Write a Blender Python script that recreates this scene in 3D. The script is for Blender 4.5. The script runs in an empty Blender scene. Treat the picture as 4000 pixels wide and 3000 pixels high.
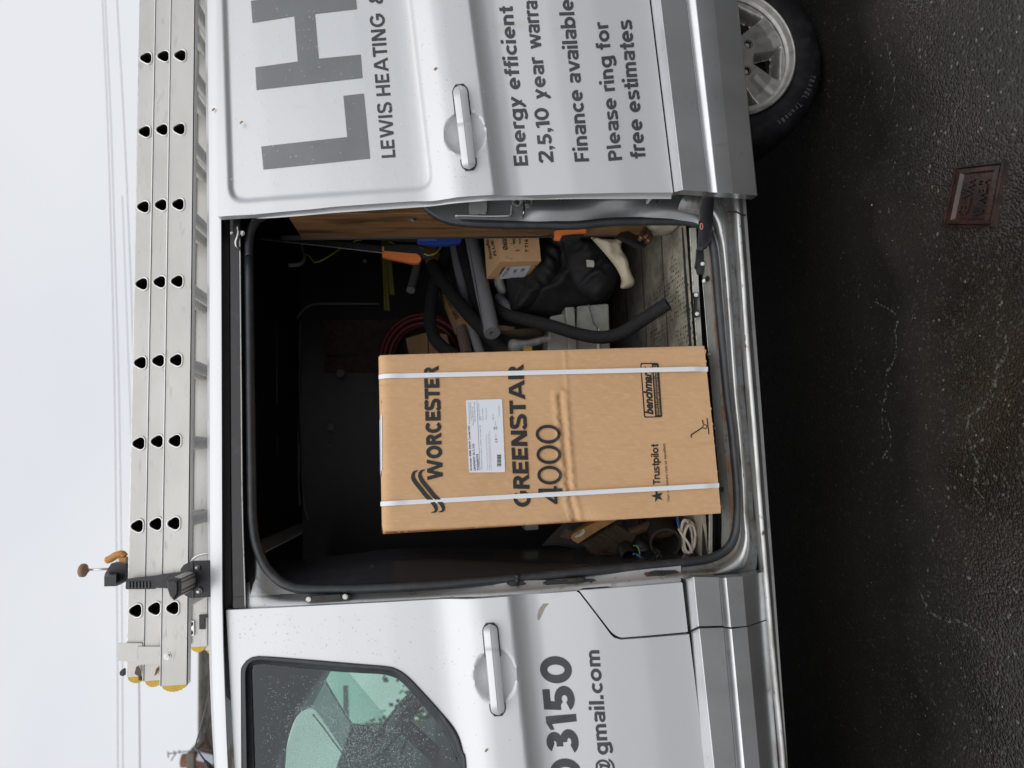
import bpy, bmesh, math, random
import numpy as np
from mathutils import Vector, Matrix
from mathutils.geometry import delaunay_2d_cdt
sc = bpy.context.scene
COL = sc.collection
# ------------------------------------------------------------------ camera
YAW, PITCH, ROLL, FPX, DIST, HGT = 5.977, 5.710, 1.754, 2773.0, 2.0843, 1.3195
_y, _p, _r = [math.radians(a) for a in (YAW, PITCH, ROLL)]
CF = np.array([math.sin(_y)*math.cos(_p), math.cos(_y)*math.cos(_p), -math.sin(_p)])
_r0 = np.array([math.cos(_y), -math.sin(_y), 0.0])
_u0 = np.cross(_r0, CF)
CR = _r0*math.cos(_r) - _u0*math.sin(_r)
CU = _r0*math.sin(_r) + _u0*math.cos(_r)
CC = np.array([0.0, -DIST, HGT])
cam_d = bpy.data.cameras.new('camera')
cam = bpy.data.objects.new('camera', cam_d)
COL.objects.link(cam)
cx, cy, cz = -CU, CR, -CF          # the phone was held so that the picture's left is up
cam.matrix_world = Matrix(((cx[0], cy[0], cz[0], CC[0]), (cx[1], cy[1], cz[1], CC[1]), (cx[2], cy[2], cz[2], CC[2]), (0, 0, 0, 1)))
cam_d.sensor_width = 36; cam_d.lens = FPX/4000*36
cam_d.clip_start = 0.05; cam_d.clip_end = 2000
cam_d.dof.use_dof = True; cam_d.dof.focus_distance = 2.25; cam_d.dof.aperture_fstop = 2.5
sc.camera = cam
# ------------------------------------------------------------------ sky and sun
SUN_EL, SUN_AZ = 50.0, 192.0
wd = bpy.data.worlds.new('World'); sc.world = wd; wd.use_nodes = True
nt = wd.node_tree; nt.nodes.clear()
def wn(t, **k):
    n = nt.nodes.new(t)
    for a, b in k.items(): setattr(n, a, b)
    return n
sky = wn('ShaderNodeTexSky', sky_type='NISHITA'); sky.sun_disc = False
sky.sun_elevation = math.radians(SUN_EL); sky.sun_rotation = math.radians(SUN_AZ)
b1 = wn('ShaderNodeBackground'); b1.inputs[1].default_value = 0.1
nt.links.new(sky.outputs[0], b1.inputs[0])
tc = wn('ShaderNodeTexCoord'); mp = wn('ShaderNodeMapping'); mp.inputs['Scale'].default_value = (1, 1, 2.2)
nz = wn('ShaderNodeTexNoise'); nz.inputs['Scale'].default_value = 1.6; nz.inputs['Detail'].default_value = 4; nz.inputs['Roughness'].default_value = .45
nt.links.new(tc.outputs['Generated'], mp.inputs[0]); nt.links.new(mp.outputs[0], nz.inputs['Vector'])
rp = wn('ShaderNodeValToRGB')
rp.color_ramp.elements[0].position = .3; rp.color_ramp.elements[0].color = (.755, .78, .835, 1)
rp.color_ramp.elements[1].position = .68; rp.color_ramp.elements[1].color = (.855, .87, .90, 1)
nt.links.new(nz.outputs[0], rp.inputs[0])
b2 = wn('ShaderNodeBackground'); b2.inputs[1].default_value = 1.0
nt.links.new(rp.outputs[0], b2.inputs[0])
mx = wn('ShaderNodeMixShader'); mx.inputs[0].default_value = .93
nt.links.new(b1.outputs[0], mx.inputs[1]); nt.links.new(b2.outputs[0], mx.inputs[2])
wo = wn('ShaderNodeOutputWorld'); nt.links.new(mx.outputs[0], wo.inputs[0])
sd = bpy.data.lights.new('sun', 'SUN'); sd.energy = 1.75; sd.angle = math.radians(84); sd.color = (1, .97, .93)
so = bpy.data.objects.new('sun', sd); COL.objects.link(so)
az = math.radians(SUN_AZ); el = math.radians(SUN_EL)
sdir = Vector((math.sin(az)*math.cos(el), math.cos(az)*math.cos(el), math.sin(el)))
so.rotation_euler = sdir.to_track_quat('Z', 'Y').to_euler()
so.location = (0, -3, 6)
sc.view_settings.view_transform = 'Standard'; sc.view_settings.look = 'None'
sc.view_settings.exposure = 0; sc.view_settings.gamma = 1
try: sc.view_settings.use_curve_mapping = False
except Exception: pass
sc.cycles.max_bounces = 8; sc.cycles.transparent_max_bounces = 12
# ------------------------------------------------------------------ measuring: a point of the photograph at a known depth, height or surface
def ray(px, py): return CF + CR*(1500-py)/FPX + CU*(2000-px)/FPX
def W(px, py, y=0.0, z=None, x=None):
    d = ray(px, py)
    t = (x-CC[0])/d[0] if x is not None else ((z-CC[2])/d[2] if z is not None else (y-CC[1])/d[1])
    return Vector(CC + d*t)
def proj(P):                                     # world -> photograph, arrays
    d = np.asarray(P, float) - CC
    zz = d @ CF
    return 2000-FPX*(d @ CU)/zz, 1500-FPX*(d @ CR)/zz
# side profile of the van: inward offset y at height t above the belt crease
_kn = [(-1.2, .06), (-.9, .03), (-.75, .006), (-.55, 0), (-.38, .002), (-.24, .010), (-.15, .020), (-.08, .028), (-.045, .026), (-.02, .016), (-.004, .003), (.0, .0),
       (.04, .003), (.09, .007), (.12, .013), (.145, .026), (.165, .038), (.19, .047), (.22, .051), (.35, .060), (.5, .074), (.65, .090), (.78, .108), (.83, .118), (.9, .14), (1.0, .19)]
_tt = np.arange(-1.2, 1.0, .002)
_yy = np.interp(_tt, [a for a, b in _kn], [b for a, b in _kn])
def _sm(y, n):
    k = np.hanning(n+2)[1:-1]; k /= k.sum()
    return np.convolve(np.pad(y, n//2, mode='edge'), k, mode='valid')[:len(y)]
_y1, _y2 = _sm(_yy, 21), _sm(_yy, 3)
_w = np.clip(np.abs(_tt)/.03, 0, 1)
_ys = _y1*_w + _y2*(1-_w)
def zc_f(X): return 1.143 + .068*(X+.395)
def zc_s(X): return 1.148 + .088*(X-.773)
def prof(X, Z, zc=zc_f): return np.interp(np.asarray(Z)-zc(np.asarray(X)), _tt, _ys)
def ON(px, py, off=0.0, zc=zc_f):                # a point of the photograph on the van's side, off = inward
    y = off
    for _ in range(12):
        p = W(px, py, y); y = float(prof(p.x, p.z, zc)) + off
    return W(px, py, y)
SLO = -.085
def ONS(px, py, off=0.0): return ON(px, py, SLO+off, zc_s)
# ------------------------------------------------------------------ materials
def mat(name, base=(.5, .5, .5), rough=.5, metal=0.0, noise=None, bump=None, coat=0, spec=None, trans=0, ior=None, alpha=1, sheen=0, dirt=None):
    """noise=(scale, colour2, contrast lo, hi, stretch xyz) ; bump=(scale, strength, dist) list ; dirt=(colour, scale, lo, hi)"""
    m = bpy.data.materials.new(name); m.use_nodes = True
    n = m.node_tree; L = n.links; bs = n.nodes['Principled BSDF']
    bs.inputs['Base Color'].default_value = (*base, 1); bs.inputs['Roughness'].default_value = rough
    bs.inputs['Metallic'].default_value = metal
    if coat: bs.inputs['Coat Weight'].default_value = coat; bs.inputs['Coat Roughness'].default_value = .06
    if spec is not None: bs.inputs['Specular IOR Level'].default_value = spec
    if trans: bs.inputs['Transmission Weight'].default_value = trans
    if ior: bs.inputs['IOR'].default_value = ior
    if alpha < 1: bs.inputs['Alpha'].default_value = alpha
    if sheen: bs.inputs['Sheen Weight'].default_value = sheen
    g = n.nodes.new('ShaderNodeNewGeometry')
    cur = None
    def layer(c2, scale, lo, hi, st=(1, 1, 1), detail=6, prev=None):
        mpn = n.nodes.new('ShaderNodeMapping'); mpn.inputs['Scale'].default_value = st
        L.new(g.outputs['Position'], mpn.inputs[0])
        t = n.nodes.new('ShaderNodeTexNoise'); t.inputs['Scale'].default_value = scale; t.inputs['Detail'].default_value = detail
        L.new(mpn.outputs[0], t.inputs['Vector'])
        r = n.nodes.new('ShaderNodeMapRange'); r.inputs[1].default_value = lo; r.inputs[2].default_value = hi
        L.new(t.outputs[0], r.inputs[0])
        mxn = n.nodes.new('ShaderNodeMix'); mxn.data_type = 'RGBA'
        L.new(r.outputs[0], mxn.inputs[0])
        if prev is None: mxn.inputs[6].default_value = (*base, 1)
        else: L.new(prev, mxn.inputs[6])
        mxn.inputs[7].default_value = (*c2, 1)
        return mxn.outputs[2], r.outputs[0]
    if noise:
        for q in (noise if isinstance(noise, list) else [noise]):
            cur, _ = layer(q[1], q[0], q[2], q[3], q[4] if len(q) > 4 else (1, 1, 1), prev=cur)
    if cur is not None: L.new(cur, bs.inputs['Base Color'])
    if bump:
        prev = None
        for q in (bump if isinstance(bump, list) else [bump]):
            mpn = n.nodes.new('ShaderNodeMapping'); mpn.inputs['Scale'].default_value = q[3] if len(q) > 3 else (1, 1, 1)
            L.new(g.outputs['Position'], mpn.inputs[0])
            t = n.nodes.new('ShaderNodeTexNoise'); t.inputs['Scale'].default_value = q[0]; t.inputs['Detail'].default_value = 5
            L.new(mpn.outputs[0], t.inputs['Vector'])
            b = n.nodes.new('ShaderNodeBump'); b.inputs['Strength'].default_value = q[1]; b.inputs['Distance'].default_value = q[2]
            L.new(t.outputs[0], b.inputs['Height'])
            if prev: L.new(prev, b.inputs['Normal'])
            prev = b.outputs[0]
        L.new(prev, bs.inputs['Normal'])
    m['bs'] = 1
    return m
def rgh_noise(m, scale, lo, hi, st=(1, 1, 1)):
    n = m.node_tree; L = n.links; bs = n.nodes['Principled BSDF']
    g = n.nodes.new('ShaderNodeNewGeometry'); mpn = n.nodes.new('ShaderNodeMapping'); mpn.inputs['Scale'].default_value = st
    L.new(g.outputs['Position'], mpn.inputs[0])
    t = n.nodes.new('ShaderNodeTexNoise'); t.inputs['Scale'].default_value = scale; t.inputs['Detail'].default_value = 6
    L.new(mpn.outputs[0], t.inputs['Vector'])
    r = n.nodes.new('ShaderNodeMapRange'); r.inputs[1].default_value = .35; r.inputs[2].default_value = .65
    r.inputs[3].default_value = lo; r.inputs[4].default_value = hi
    L.new(t.outputs[0], r.inputs[0]); L.new(r.outputs[0], bs.inputs['Roughness'])
M = {}
M['paint'] = mat('silver_paint', (.60, .615, .63), .40, .45, noise=[(3.0, (.61, .625, .64), .45, .7), (9.0, (.50, .49, .46), .68, .86, (1, 1, .35))], coat=.15)
M['paint2'] = mat('silver_paint_dull', (.17, .17, .172), .42, .4, noise=[(14, (.11, .105, .095), .5, .75), (60, (.10, .085, .065), .66, .8)], coat=.1)
M['jamb2'] = mat('pillar_paint', (.40, .41, .42), .36, .75, noise=[(6, (.33, .335, .34), .45, .75)])
M['jamb'] = mat('jamb_paint', (.56, .57, .575), .38, .5, noise=[(6, (.42, .42, .41), .45, .75), (40, (.16, .15, .12), .6, .8)])
M['sillmetal'] = mat('worn_sill_metal', (.46, .47, .47), .33, .8, noise=[(14, (.22, .20, .17), .5, .72, (.5, 2, 2)), (55, (.10, .06, .035), .62, .72, (.6, 1.5, 1.5))])
M['sillgroove'] = mat('dirty_groove_metal', (.16, .165, .17), .55, .3, noise=[(18, (.12, .085, .055), .5, .7), (70, (.06, .05, .04), .55, .75)])
M['trim'] = mat('grey_side_trim', (.60, .61, .625), .30, .92, noise=[(8, (.52, .53, .54), .4, .7, (1, 1, .5)), (30, (.48, .46, .43), .62, .85)])
M['rubber'] = mat('seal_rubber', (.022, .024, .028), .42, 0, noise=(30, (.05, .05, .05), .5, .85), bump=(60, .15, .002))
M['blackgloss'] = mat('black_track_paint', (.007, .0075, .010), .38, 0, noise=(25, (.035, .035, .038), .55, .8), coat=.2)
M['liner'] = mat('black_lining', (.020, .020, .026), .42, 0, noise=[(9, (.028, .028, .034), .4, .8), (60, (.25, .25, .27), .72, .79)], bump=(8, .1, .01))
M['bulkhead'] = mat('black_bulkhead_plastic', (.026, .027, .032), .27, 0, coat=.25, noise=[(40, (.09, .09, .10), .66, .78, (1, .4, .25))], bump=(6, .12, .012))
M['blackplastic'] = mat('black_plastic', (.018, .019, .023), .45, 0, noise=(30, (.05, .05, .055), .6, .8))
M['blackdull'] = mat('matt_black_foam', (.0085, .009, .0115), .85, 0, noise=(80, (.016, .016, .019), .4, .7), bump=(180, .25, .001))
M['greyfoam'] = mat('grey_foam', (.25, .255, .275), .8, 0, noise=[(500, (.13, .135, .15), .45, .6), (60, (.20, .20, .215), .4, .7)], bump=(260, .3, .001))
M['fabric'] = mat('black_fabric', (.006, .0062, .0085), .75, 0, noise=(5, (.010, .010, .013), .4, .7), bump=[(7, .5, .02), (300, .2, .0008)])
M['cream'] = mat('cream_cloth', (.50, .45, .34), .85, 0, noise=(14, (.30, .26, .18), .45, .75), bump=[(12, .6, .01), (260, .2, .0008)])
M['wood'] = mat('plywood', (.26, .145, .065), .45, 0, noise=[(5, (.20, .10, .04), .40, .62, (1, 4, .35)), (30, (.12, .06, .025), .52, .68, (1, 5, .2)), (3, (.07, .04, .02), .55, .66, (1, 5, 1))], coat=.15)
M['card'] = mat('brown_cardboard', (.60, .372, .198), .8, 0, noise=[(3, (.55, .335, .175), .35, .7), (160, (.64, .41, .23), .5, .8, (1, 1, .25)), (45, (.54, .315, .152), .55, .85, (1.6, 1, .3))], bump=[(120, .05, .001, (3, 1, .1)), (9, .12, .004)])
M['card2'] = mat('brown_cardboard_dark', (.36, .215, .105), .8, 0, noise=[(20, (.29, .165, .08), .4, .75)], bump=(20, .1, .003))
M['cardedge'] = mat('cardboard_edge', (.52, .34, .18), .85, 0, noise=(90, (.30, .18, .09), .4, .7))
M['ink'] = mat('black_print', (.018, .017, .016), .6)
M['vinyl'] = mat('dark_grey_vinyl', (.042, .044, .048), .38, noise=(12, (.055, .057, .062), .4, .7))
M['vinylg'] = mat('mid_grey_vinyl', (.155, .165, .175), .35, .1, noise=(10, (.175, .185, .195), .4, .7), coat=.2)
M['strap'] = mat('white_strap', (.74, .77, .80), .4)
M['paper'] = mat('white_label_paper', (.72, .75, .82), .6)
M['inkg'] = mat('grey_print', (.16, .17, .20), .6)
M['alu'] = mat('ladder_aluminium', (.60, .59, .565), .46, .35, noise=[(7, (.53, .52, .49), .4, .72, (.6, 1, 1)), (34, (.40, .385, .35), .6, .8, (.5, 1, 2))], bump=(40, .08, .001, (.2, 1, 1)))
M['alu2'] = mat('bright_aluminium_edge', (.74, .73, .71), .3, .7, noise=(40, (.55, .54, .5), .5, .75))
M['aludark'] = mat('rung_inside', (.035, .034, .033), .6, .3)
M['yellow'] = mat('yellow_plastic', (.62, .40, .035), .5, 0, noise=(60, (.45, .28, .03), .5, .75))
M['orange'] = mat('orange_plastic', (.80, .22, .055), .45, 0, noise=(50, (.60, .17, .045), .55, .8))
M['amber'] = mat('amber_plastic', (.55, .25, .055), .5, 0, noise=(40, (.38, .17, .05), .45, .8))
M['blue'] = mat('blue_plastic', (.018, .055, .30), .42, 0, noise=(40, (.03, .07, .34), .5, .8))
M['steel'] = mat('steel', (.45, .45, .46), .3, 1, noise=(40, (.25, .24, .23), .5, .8))
M['darksteel'] = mat('dark_steel', (.05, .05, .053), .4, .6, noise=(60, (.02, .02, .02), .5, .8))
M['bolt'] = mat('zinc_bolt', (.5, .5, .48), .35, 1, noise=(90, (.22, .19, .15), .5, .75))
M['tyre'] = mat('tyre_rubber', (.004, .004, .005), .6, 0, spec=.16, noise=(30, (.012, .012, .0135), .45, .75), bump=(120, .3, .001))
M['rim'] = mat('alloy_silver', (.31, .305, .29), .36, .65, noise=[(30, (.20, .185, .16), .45, .75), (160, (.12, .10, .08), .66, .8)])
M['dark'] = mat('under_body_black', (.006, .006, .006), .8)
M['brown_card'] = mat('hardboard', (.13, .095, .075), .8, noise=(40, (.08, .06, .048), .4, .7))
M['redhose'] = mat('red_hose', (.17, .022, .025), .45, noise=(30, (.11, .017, .019), .4, .7))
M['yrod'] = mat('yellow_rod', (.19, .17, .03), .6)
M['gy'] = mat('green_yellow_wire', (.16, .26, .03), .45, noise=(120, (.35, .34, .03), .48, .52))
M['case'] = mat('pale_grey_case', (.30, .31, .28), .5, noise=(25, (.20, .205, .18), .45, .75))
M['bristle'] = mat('brown_bristle', (.060, .040, .026), .8, noise=(300, (.10, .07, .045), .4, .65))
M['brushwood'] = mat('varnished_yellow_wood', (.30, .155, .035), .4, noise=(30, (.17, .085, .022), .4, .7, (.4, 1, 1)), coat=.3)
M['stick'] = mat('old_broom_handle', (.14, .085, .055), .75, noise=(50, (.07, .045, .03), .4, .7))
M['cable'] = mat('white_cable', (.62, .58, .50), .45)
M['redp'] = mat('red_plastic', (.10, .010, .012), .4)
M['dirtyblack'] = mat('dirty_black_plastic', (.02, .019, .018), .6, noise=[(30, (.045, .035, .025), .5, .75), (120, (.09, .085, .07), .66, .76)], bump=(50, .5, .003))
M['copper'] = mat('old_copper', (.16, .085, .05), .5, .6, noise=(60, (.07, .045, .03), .4, .7))
M['clear'] = mat('clear_plastic_film', (.65, .66, .66), .25, 0, alpha=.28, noise=(20, (.4, .4, .4), .4, .7), bump=(25, .8, .01))
M['rust'] = mat('rusty_metal', (.12, .062, .032), .8, .2, noise=[(40, (.06, .035, .022), .4, .65), (110, (.19, .10, .05), .6, .8)])
M['castiron'] = mat('rusty_cast_iron', (.042, .022, .017), .22, .25, noise=[(22, (.018, .013, .012), .4, .65), (90, (.085, .042, .02), .62, .8)], bump=[(160, .35, .002), (30, .2, .003)])
M['stone'] = mat('pale_pebble', (.40, .36, .28), .7)
M['water'] = mat('water_drop', (1, 1, 1), .03, 0, trans=1, ior=1.33)
M['leaf'] = mat('dead_leaf', (.30, .14, .03), .7)
M['mud'] = mat('dried_mud', (.34, .30, .23), .85, noise=(200, (.45, .41, .34), .4, .7), alpha=.75)
M['seatgrey'] = mat('grey_headlining', (.42, .45, .46), .8, noise=(3, (.34, .37, .38), .35, .7))
M['dash'] = mat('dark_dashboard', (.02, .024, .026), .55, noise=(20, (.05, .06, .06), .5, .8))
M['render'] = mat('white_render', (.80, .80, .78), .85, noise=(1.2, (.70, .70, .68), .4, .7))
M['brick'] = mat('red_brick', (.19, .085, .055), .85, noise=[(6, (.12, .06, .045), .4, .7)])
M['rooftile'] = mat('weathered_roof_tile', (.13, .115, .10), .85, noise=[(1.5, (.09, .08, .072), .4, .7), (4, (.17, .115, .07), .62, .8)])
M['lead'] = mat('lead_flashing', (.38, .41, .45), .5, .2)
M['wire'] = mat('cable_black', (.10, .105, .12), .6)
M['hedge'] = mat('hedge_leaf', (.055, .10, .03), .8, noise=(6, (.09, .15, .04), .4, .7))
M['timber'] = mat('brown_timber_cladding', (.10, .075, .05), .8)
M['sticker'] = mat('orange_sticker', (.75, .20, .10), .5)
M['felt'] = mat('grey_paper', (.32, .33, .36), .7)
M['caulk'] = mat('rubbed_edge', (.5, .49, .42), .6, noise=(80, (.2, .17, .12), .5, .7))
# tinted glass
gm = bpy.data.materials.new('tinted_glass'); gm.use_nodes = True
n = gm.node_tree; n.nodes.clear()
tr = n.nodes.new('ShaderNodeBsdfTransparent'); tr.inputs[0].default_value = (.70, .90, .84, 1)
gl = n.nodes.new('ShaderNodeBsdfGlossy'); gl.inputs['Roughness'].default_value = .02; gl.inputs[0].default_value = (.9, .95, 1, 1)
fr = n.nodes.new('ShaderNodeFresnel'); fr.inputs[0].default_value = 1.5
m1 = n.nodes.new('ShaderNodeMixShader'); oo = n.nodes.new('ShaderNodeOutputMaterial')
mth = n.nodes.new('ShaderNodeMath'); mth.operation = 'MULTIPLY_ADD'; mth.inputs[1].default_value = 1.0; mth.inputs[2].default_value = .0
n.links.new(fr.outputs[0], mth.inputs[0]); n.links.new(mth.outputs[0], m1.inputs[0])
n.links.new(tr.outputs[0], m1.inputs[1]); n.links.new(gl.outputs[0], m1.inputs[2]); n.links.new(m1.outputs[0], oo.inputs[0])
M['glass'] = gm
# wet asphalt
am = mat('wet_asphalt', (.022, .0205, .018), .3)
n = am.node_tree; L = n.links; bs = n.nodes['Principled BSDF']
g = n.nodes.new('ShaderNodeNewGeometry')
def noi(sc_, det=4, ro=.5):
    t = n.nodes.new('ShaderNodeTexNoise'); t.inputs['Scale'].default_value = sc_; t.inputs['Detail'].default_value = det; t.inputs['Roughness'].default_value = ro
    L.new(g.outputs['Position'], t.inputs['Vector']); return t.outputs[0]
def mr(src, a, b, c=0, d=1):
    r = n.nodes.new('ShaderNodeMapRange'); r.inputs[1].default_value = a; r.inputs[2].default_value = b; r.inputs[3].default_value = c; r.inputs[4].default_value = d
    L.new(src, r.inputs[0]); return r.outputs[0]
def mixc(f, a, b):
    x = n.nodes.new('ShaderNodeMix'); x.data_type = 'RGBA'; L.new(f, x.inputs[0])
    if isinstance(a, tuple): x.inputs[6].default_value = (*a, 1)
    else: L.new(a, x.inputs[6])
    if isinstance(b, tuple): x.inputs[7].default_value = (*b, 1)
    else: L.new(b, x.inputs[7])
    return x.outputs[2]
v = n.nodes.new('ShaderNodeTexVoronoi'); v.inputs['Scale'].default_value = 150; L.new(g.outputs['Position'], v.inputs['Vector'])
v2 = n.nodes.new('ShaderNodeTexVoronoi'); v2.inputs['Scale'].default_value = 62; L.new(g.outputs['Position'], v2.inputs['Vector'])
c0 = mixc(mr(noi(2.2), .4, .65), (.0105, .0088, .007), (.022, .0175, .0135))
spk = n.nodes.new('ShaderNodeMath'); spk.operation = 'GREATER_THAN'; spk.inputs[1].default_value = .90
sx = n.nodes.new('ShaderNodeSeparateColor'); L.new(v.outputs['Color'], sx.inputs[0]); L.new(sx.outputs[0], spk.inputs[0])
c1 = mixc(spk.outputs[0], c0, (.036, .033, .029))
spk2 = n.nodes.new('ShaderNodeMath'); spk2.operation = 'GREATER_THAN'; spk2.inputs[1].default_value = .994
L.new(sx.outputs[1], spk2.inputs[0])
c2 = mixc(spk2.outputs[0], c1, (.11, .105, .09))
L.new(c2, bs.inputs['Base Color'])
L.new(mr(noi(5), .35, .65, .10, .22), bs.inputs['Roughness'])
bs.inputs['Specular IOR Level'].default_value = .5
def bmp(src, st, ds, prev=None, inv=False):
    b = n.nodes.new('ShaderNodeBump'); b.inputs['Strength'].default_value = st; b.inputs['Distance'].default_value = ds; b.invert = inv
    L.new(src, b.inputs['Height'])
    if prev: L.new(prev, b.inputs['Normal'])
    return b.outputs[0]
B = bmp(noi(3), .2, .02)
B = bmp(noi(60), .25, .0012, B)
B = bmp(v.outputs['Distance'], 1.0, .0017, B, True)
L.new(B, bs.inputs['Normal'])
# shade beside the van put into the colour: darker and less glossy towards it
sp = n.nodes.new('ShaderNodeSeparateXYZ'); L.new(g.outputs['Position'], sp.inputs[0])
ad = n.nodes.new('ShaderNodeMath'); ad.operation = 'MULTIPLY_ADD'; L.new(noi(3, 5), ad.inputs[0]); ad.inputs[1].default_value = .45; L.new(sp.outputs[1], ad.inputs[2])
van_shade = mr(ad.outputs[0], -.20, .12)
L.new(mixc(mr(van_shade, 0, 1, 0, .72), c2, (.0035, .0032, .0028)), bs.inputs['Base Color'])
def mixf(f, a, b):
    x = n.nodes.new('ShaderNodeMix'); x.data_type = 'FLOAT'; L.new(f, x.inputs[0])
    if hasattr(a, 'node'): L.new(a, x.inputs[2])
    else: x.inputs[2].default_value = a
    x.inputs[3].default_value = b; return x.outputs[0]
L.new(mixf(van_shade, mr(noi(5), .35, .65, .12, .25), .75), bs.inputs['Roughness'])
L.new(mixf(van_shade, .62, .12), bs.inputs['Specular IOR Level'])
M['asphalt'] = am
# worn van floor: pale worn board with remains of a black hexagon grip coat
fm = mat('worn_load_floor', (.15, .14, .115), .7)
n = fm.node_tree; L = n.links; bs = n.nodes['Principled BSDF']; g = n.nodes.new('ShaderNodeNewGeometry')
c0 = mixc(mr(noi(9, 8, .65), .35, .65), (.17, .16, .135), (.46, .43, .34))
c0 = mixc(mr(noi(40, 6, .7), .56, .72), c0, (.17, .12, .08))
c0 = mixc(mr(noi(3.3, 5), .55, .68), c0, (.30, .30, .29))
vh = n.nodes.new('ShaderNodeTexVoronoi'); vh.inputs['Scale'].default_value = 60; vh.inputs['Randomness'].default_value = .18; L.new(g.outputs['Position'], vh.inputs['Vector'])
hx = mr(vh.outputs['Distance'], .36, .40, 1, 0)
def blob(c, r):
    vm = n.nodes.new('ShaderNodeVectorMath'); vm.operation = 'DISTANCE'; L.new(g.outputs['Position'], vm.inputs[0]); vm.inputs[1].default_value = c
    nn = n.nodes.new('ShaderNodeMath'); nn.operation = 'MULTIPLY_ADD'; L.new(noi(16, 4, .6), nn.inputs[0]); nn.inputs[1].default_value = -.22; L.new(vm.outputs['Value'], nn.inputs[2])
    return mr(nn.outputs[0], r-.11, r-.10, 1, 0)
pt = None
for cc_, rr_ in (((.50, .235, .49), .085), ((.545, .43, .49), .10), ((.40, .21, .49), .07), ((.62, .30, .49), .05), ((.44, .55, .49), .06)):
    bq = blob(cc_, rr_)
    if pt is None: pt = bq
    else:
        mm = n.nodes.new('ShaderNodeMath'); mm.operation = 'MAXIMUM'; L.new(pt, mm.inputs[0]); L.new(bq, mm.inputs[1]); pt = mm.outputs[0]
mu = n.nodes.new('ShaderNodeMath'); mu.operation = 'MULTIPLY'; L.new(hx, mu.inputs[0]); L.new(pt, mu.inputs[1])
c0 = mixc(mu.outputs[0], c0, (.012, .012, .011))
L.new(c0, bs.inputs['Base Color'])
L.new(bmp(noi(60), .4, .002), bs.inputs['Normal'])
M['floor'] = fm
# ------------------------------------------------------------------ object helpers
ORG = {}
def tag(o, label=None, cat=None, group=None, kind=None):
    if label: o['label'] = label
    if cat: o['category'] = cat
    if group: o['group'] = group
    if kind: o['kind'] = kind
    return o
def thing(name, label, cat, loc, group=None):
    o = bpy.data.objects.new(name, None); COL.objects.link(o)
    o.empty_display_size = .05
    o.location = loc; ORG[o.name] = Vector(loc)
    return tag(o, label, cat, group)
def mk(name, V, F, m, parent=None, smooth=True, mats=None, fm=None, kind=None):
    V = np.asarray(V, float)
    mn, mxx = V.min(0), V.max(0)
    org = Vector(((mn[0]+mxx[0])/2, (mn[1]+mxx[1])/2, mn[2]))
    me = bpy.data.meshes.new(name)
    me.from_pydata((V-np.array(org)).tolist(), [], F)
    me.materials.append(m if not isinstance(m, str) else M[m])
    if mats:
        for q in mats: me.materials.append(M[q])
        me.polygons.foreach_set('material_index', fm)
    me.polygons.foreach_set('use_smooth', [smooth]*len(me.polygons))
    me.update()
    o = bpy.data.objects.new(name, me); COL.objects.link(o)
    o.location = org; ORG[o.name] = org
    if parent is not None:
        o.parent = parent; o.location = org - ORG[parent.name]
    if kind: o['kind'] = kind
    return o
def dup(o, parent, off):
    c = o.copy(); COL.objects.link(c)
    if parent is not None:
        c.parent = parent
        ORG[c.name] = ORG[o.name] + off
        c.location = ORG[c.name] - ORG[parent.name]
    else:
        ORG[c.name] = ORG[o.name] + off; c.location = ORG[c.name]
    return c
class MB:                                     # collects shapes into one mesh
    def __init__(s): s.V = []; s.F = []
    def add(s, V, F):
        k = len(s.V); s.V += [tuple(v) for v in V]; s.F += [tuple(i+k for i in f) for f in F]; return s
    def build(s, name, m, parent=None, smooth=False, kind=None): return mk(name, s.V, s.F, m, parent, smooth, kind=kind)
def catmull(P, n=8, closed=False):
    P = [np.array(p, float) for p in P]; out = []
    N = len(P)
    if N < 3: return [Vector(P[0]+(P[1]-P[0])*i/n) for i in range(n+1)]
    R = range(N if closed else N-1)
    for i in R:
        p0 = P[i-1] if (i > 0 or closed) else 2*P[0]-P[1]
        p1, p2 = P[i], P[(i+1) % N]
        p3 = P[(i+2) % N] if (i+2 < N or closed) else 2*P[-1]-P[-2]
        for k in range(n):
            t = k/n
            out.append(.5*((2*p1)+(-p0+p2)*t+(2*p0-5*p1+4*p2-p3)*t*t+(-p0+3*p1-3*p2+p3)*t**3))
    if not closed: out.append(P[-1])
    return out
def tubeVF(pts, r, seg=10, closed=False, cap=True, flat=1.0, up=None):
    pts = [Vector(p) for p in pts]; N = len(pts)
    rr = r if hasattr(r, '__len__') else [r]*N
    T = []
    for i in range(N):
        a = pts[i-1] if (i > 0 or closed) else pts[i]; b = pts[(i+1) % N] if (i < N-1 or closed) else pts[i]
        T.append((b-a).normalized() if (b-a).length > 1e-9 else Vector((1, 0, 0)))
    nrm = Vector(up) if up else Vector((0, 0, 1))
    if abs(nrm.dot(T[0])) > .9: nrm = Vector((0, 1, 0))
    V = []; F = []
    for i in range(N):
        nrm = (nrm - T[i]*nrm.dot(T[i])).normalized(); bi = T[i].cross(nrm)
        for k in range(seg):
            a = 2*math.pi*k/seg
            V.append(pts[i] + nrm*math.cos(a)*rr[i]*flat + bi*math.sin(a)*rr[i])
    for i in range(N if closed else N-1):
        j = (i+1) % N
        for k in range(seg):
            k2 = (k+1) % seg
            F.append((i*seg+k, i*seg+k2, j*seg+k2, j*seg+k))
    if cap and not closed:
        F.append(tuple(range(seg))[::-1]); F.append(tuple((N-1)*seg+k for k in range(seg)))
    return V, F
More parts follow.
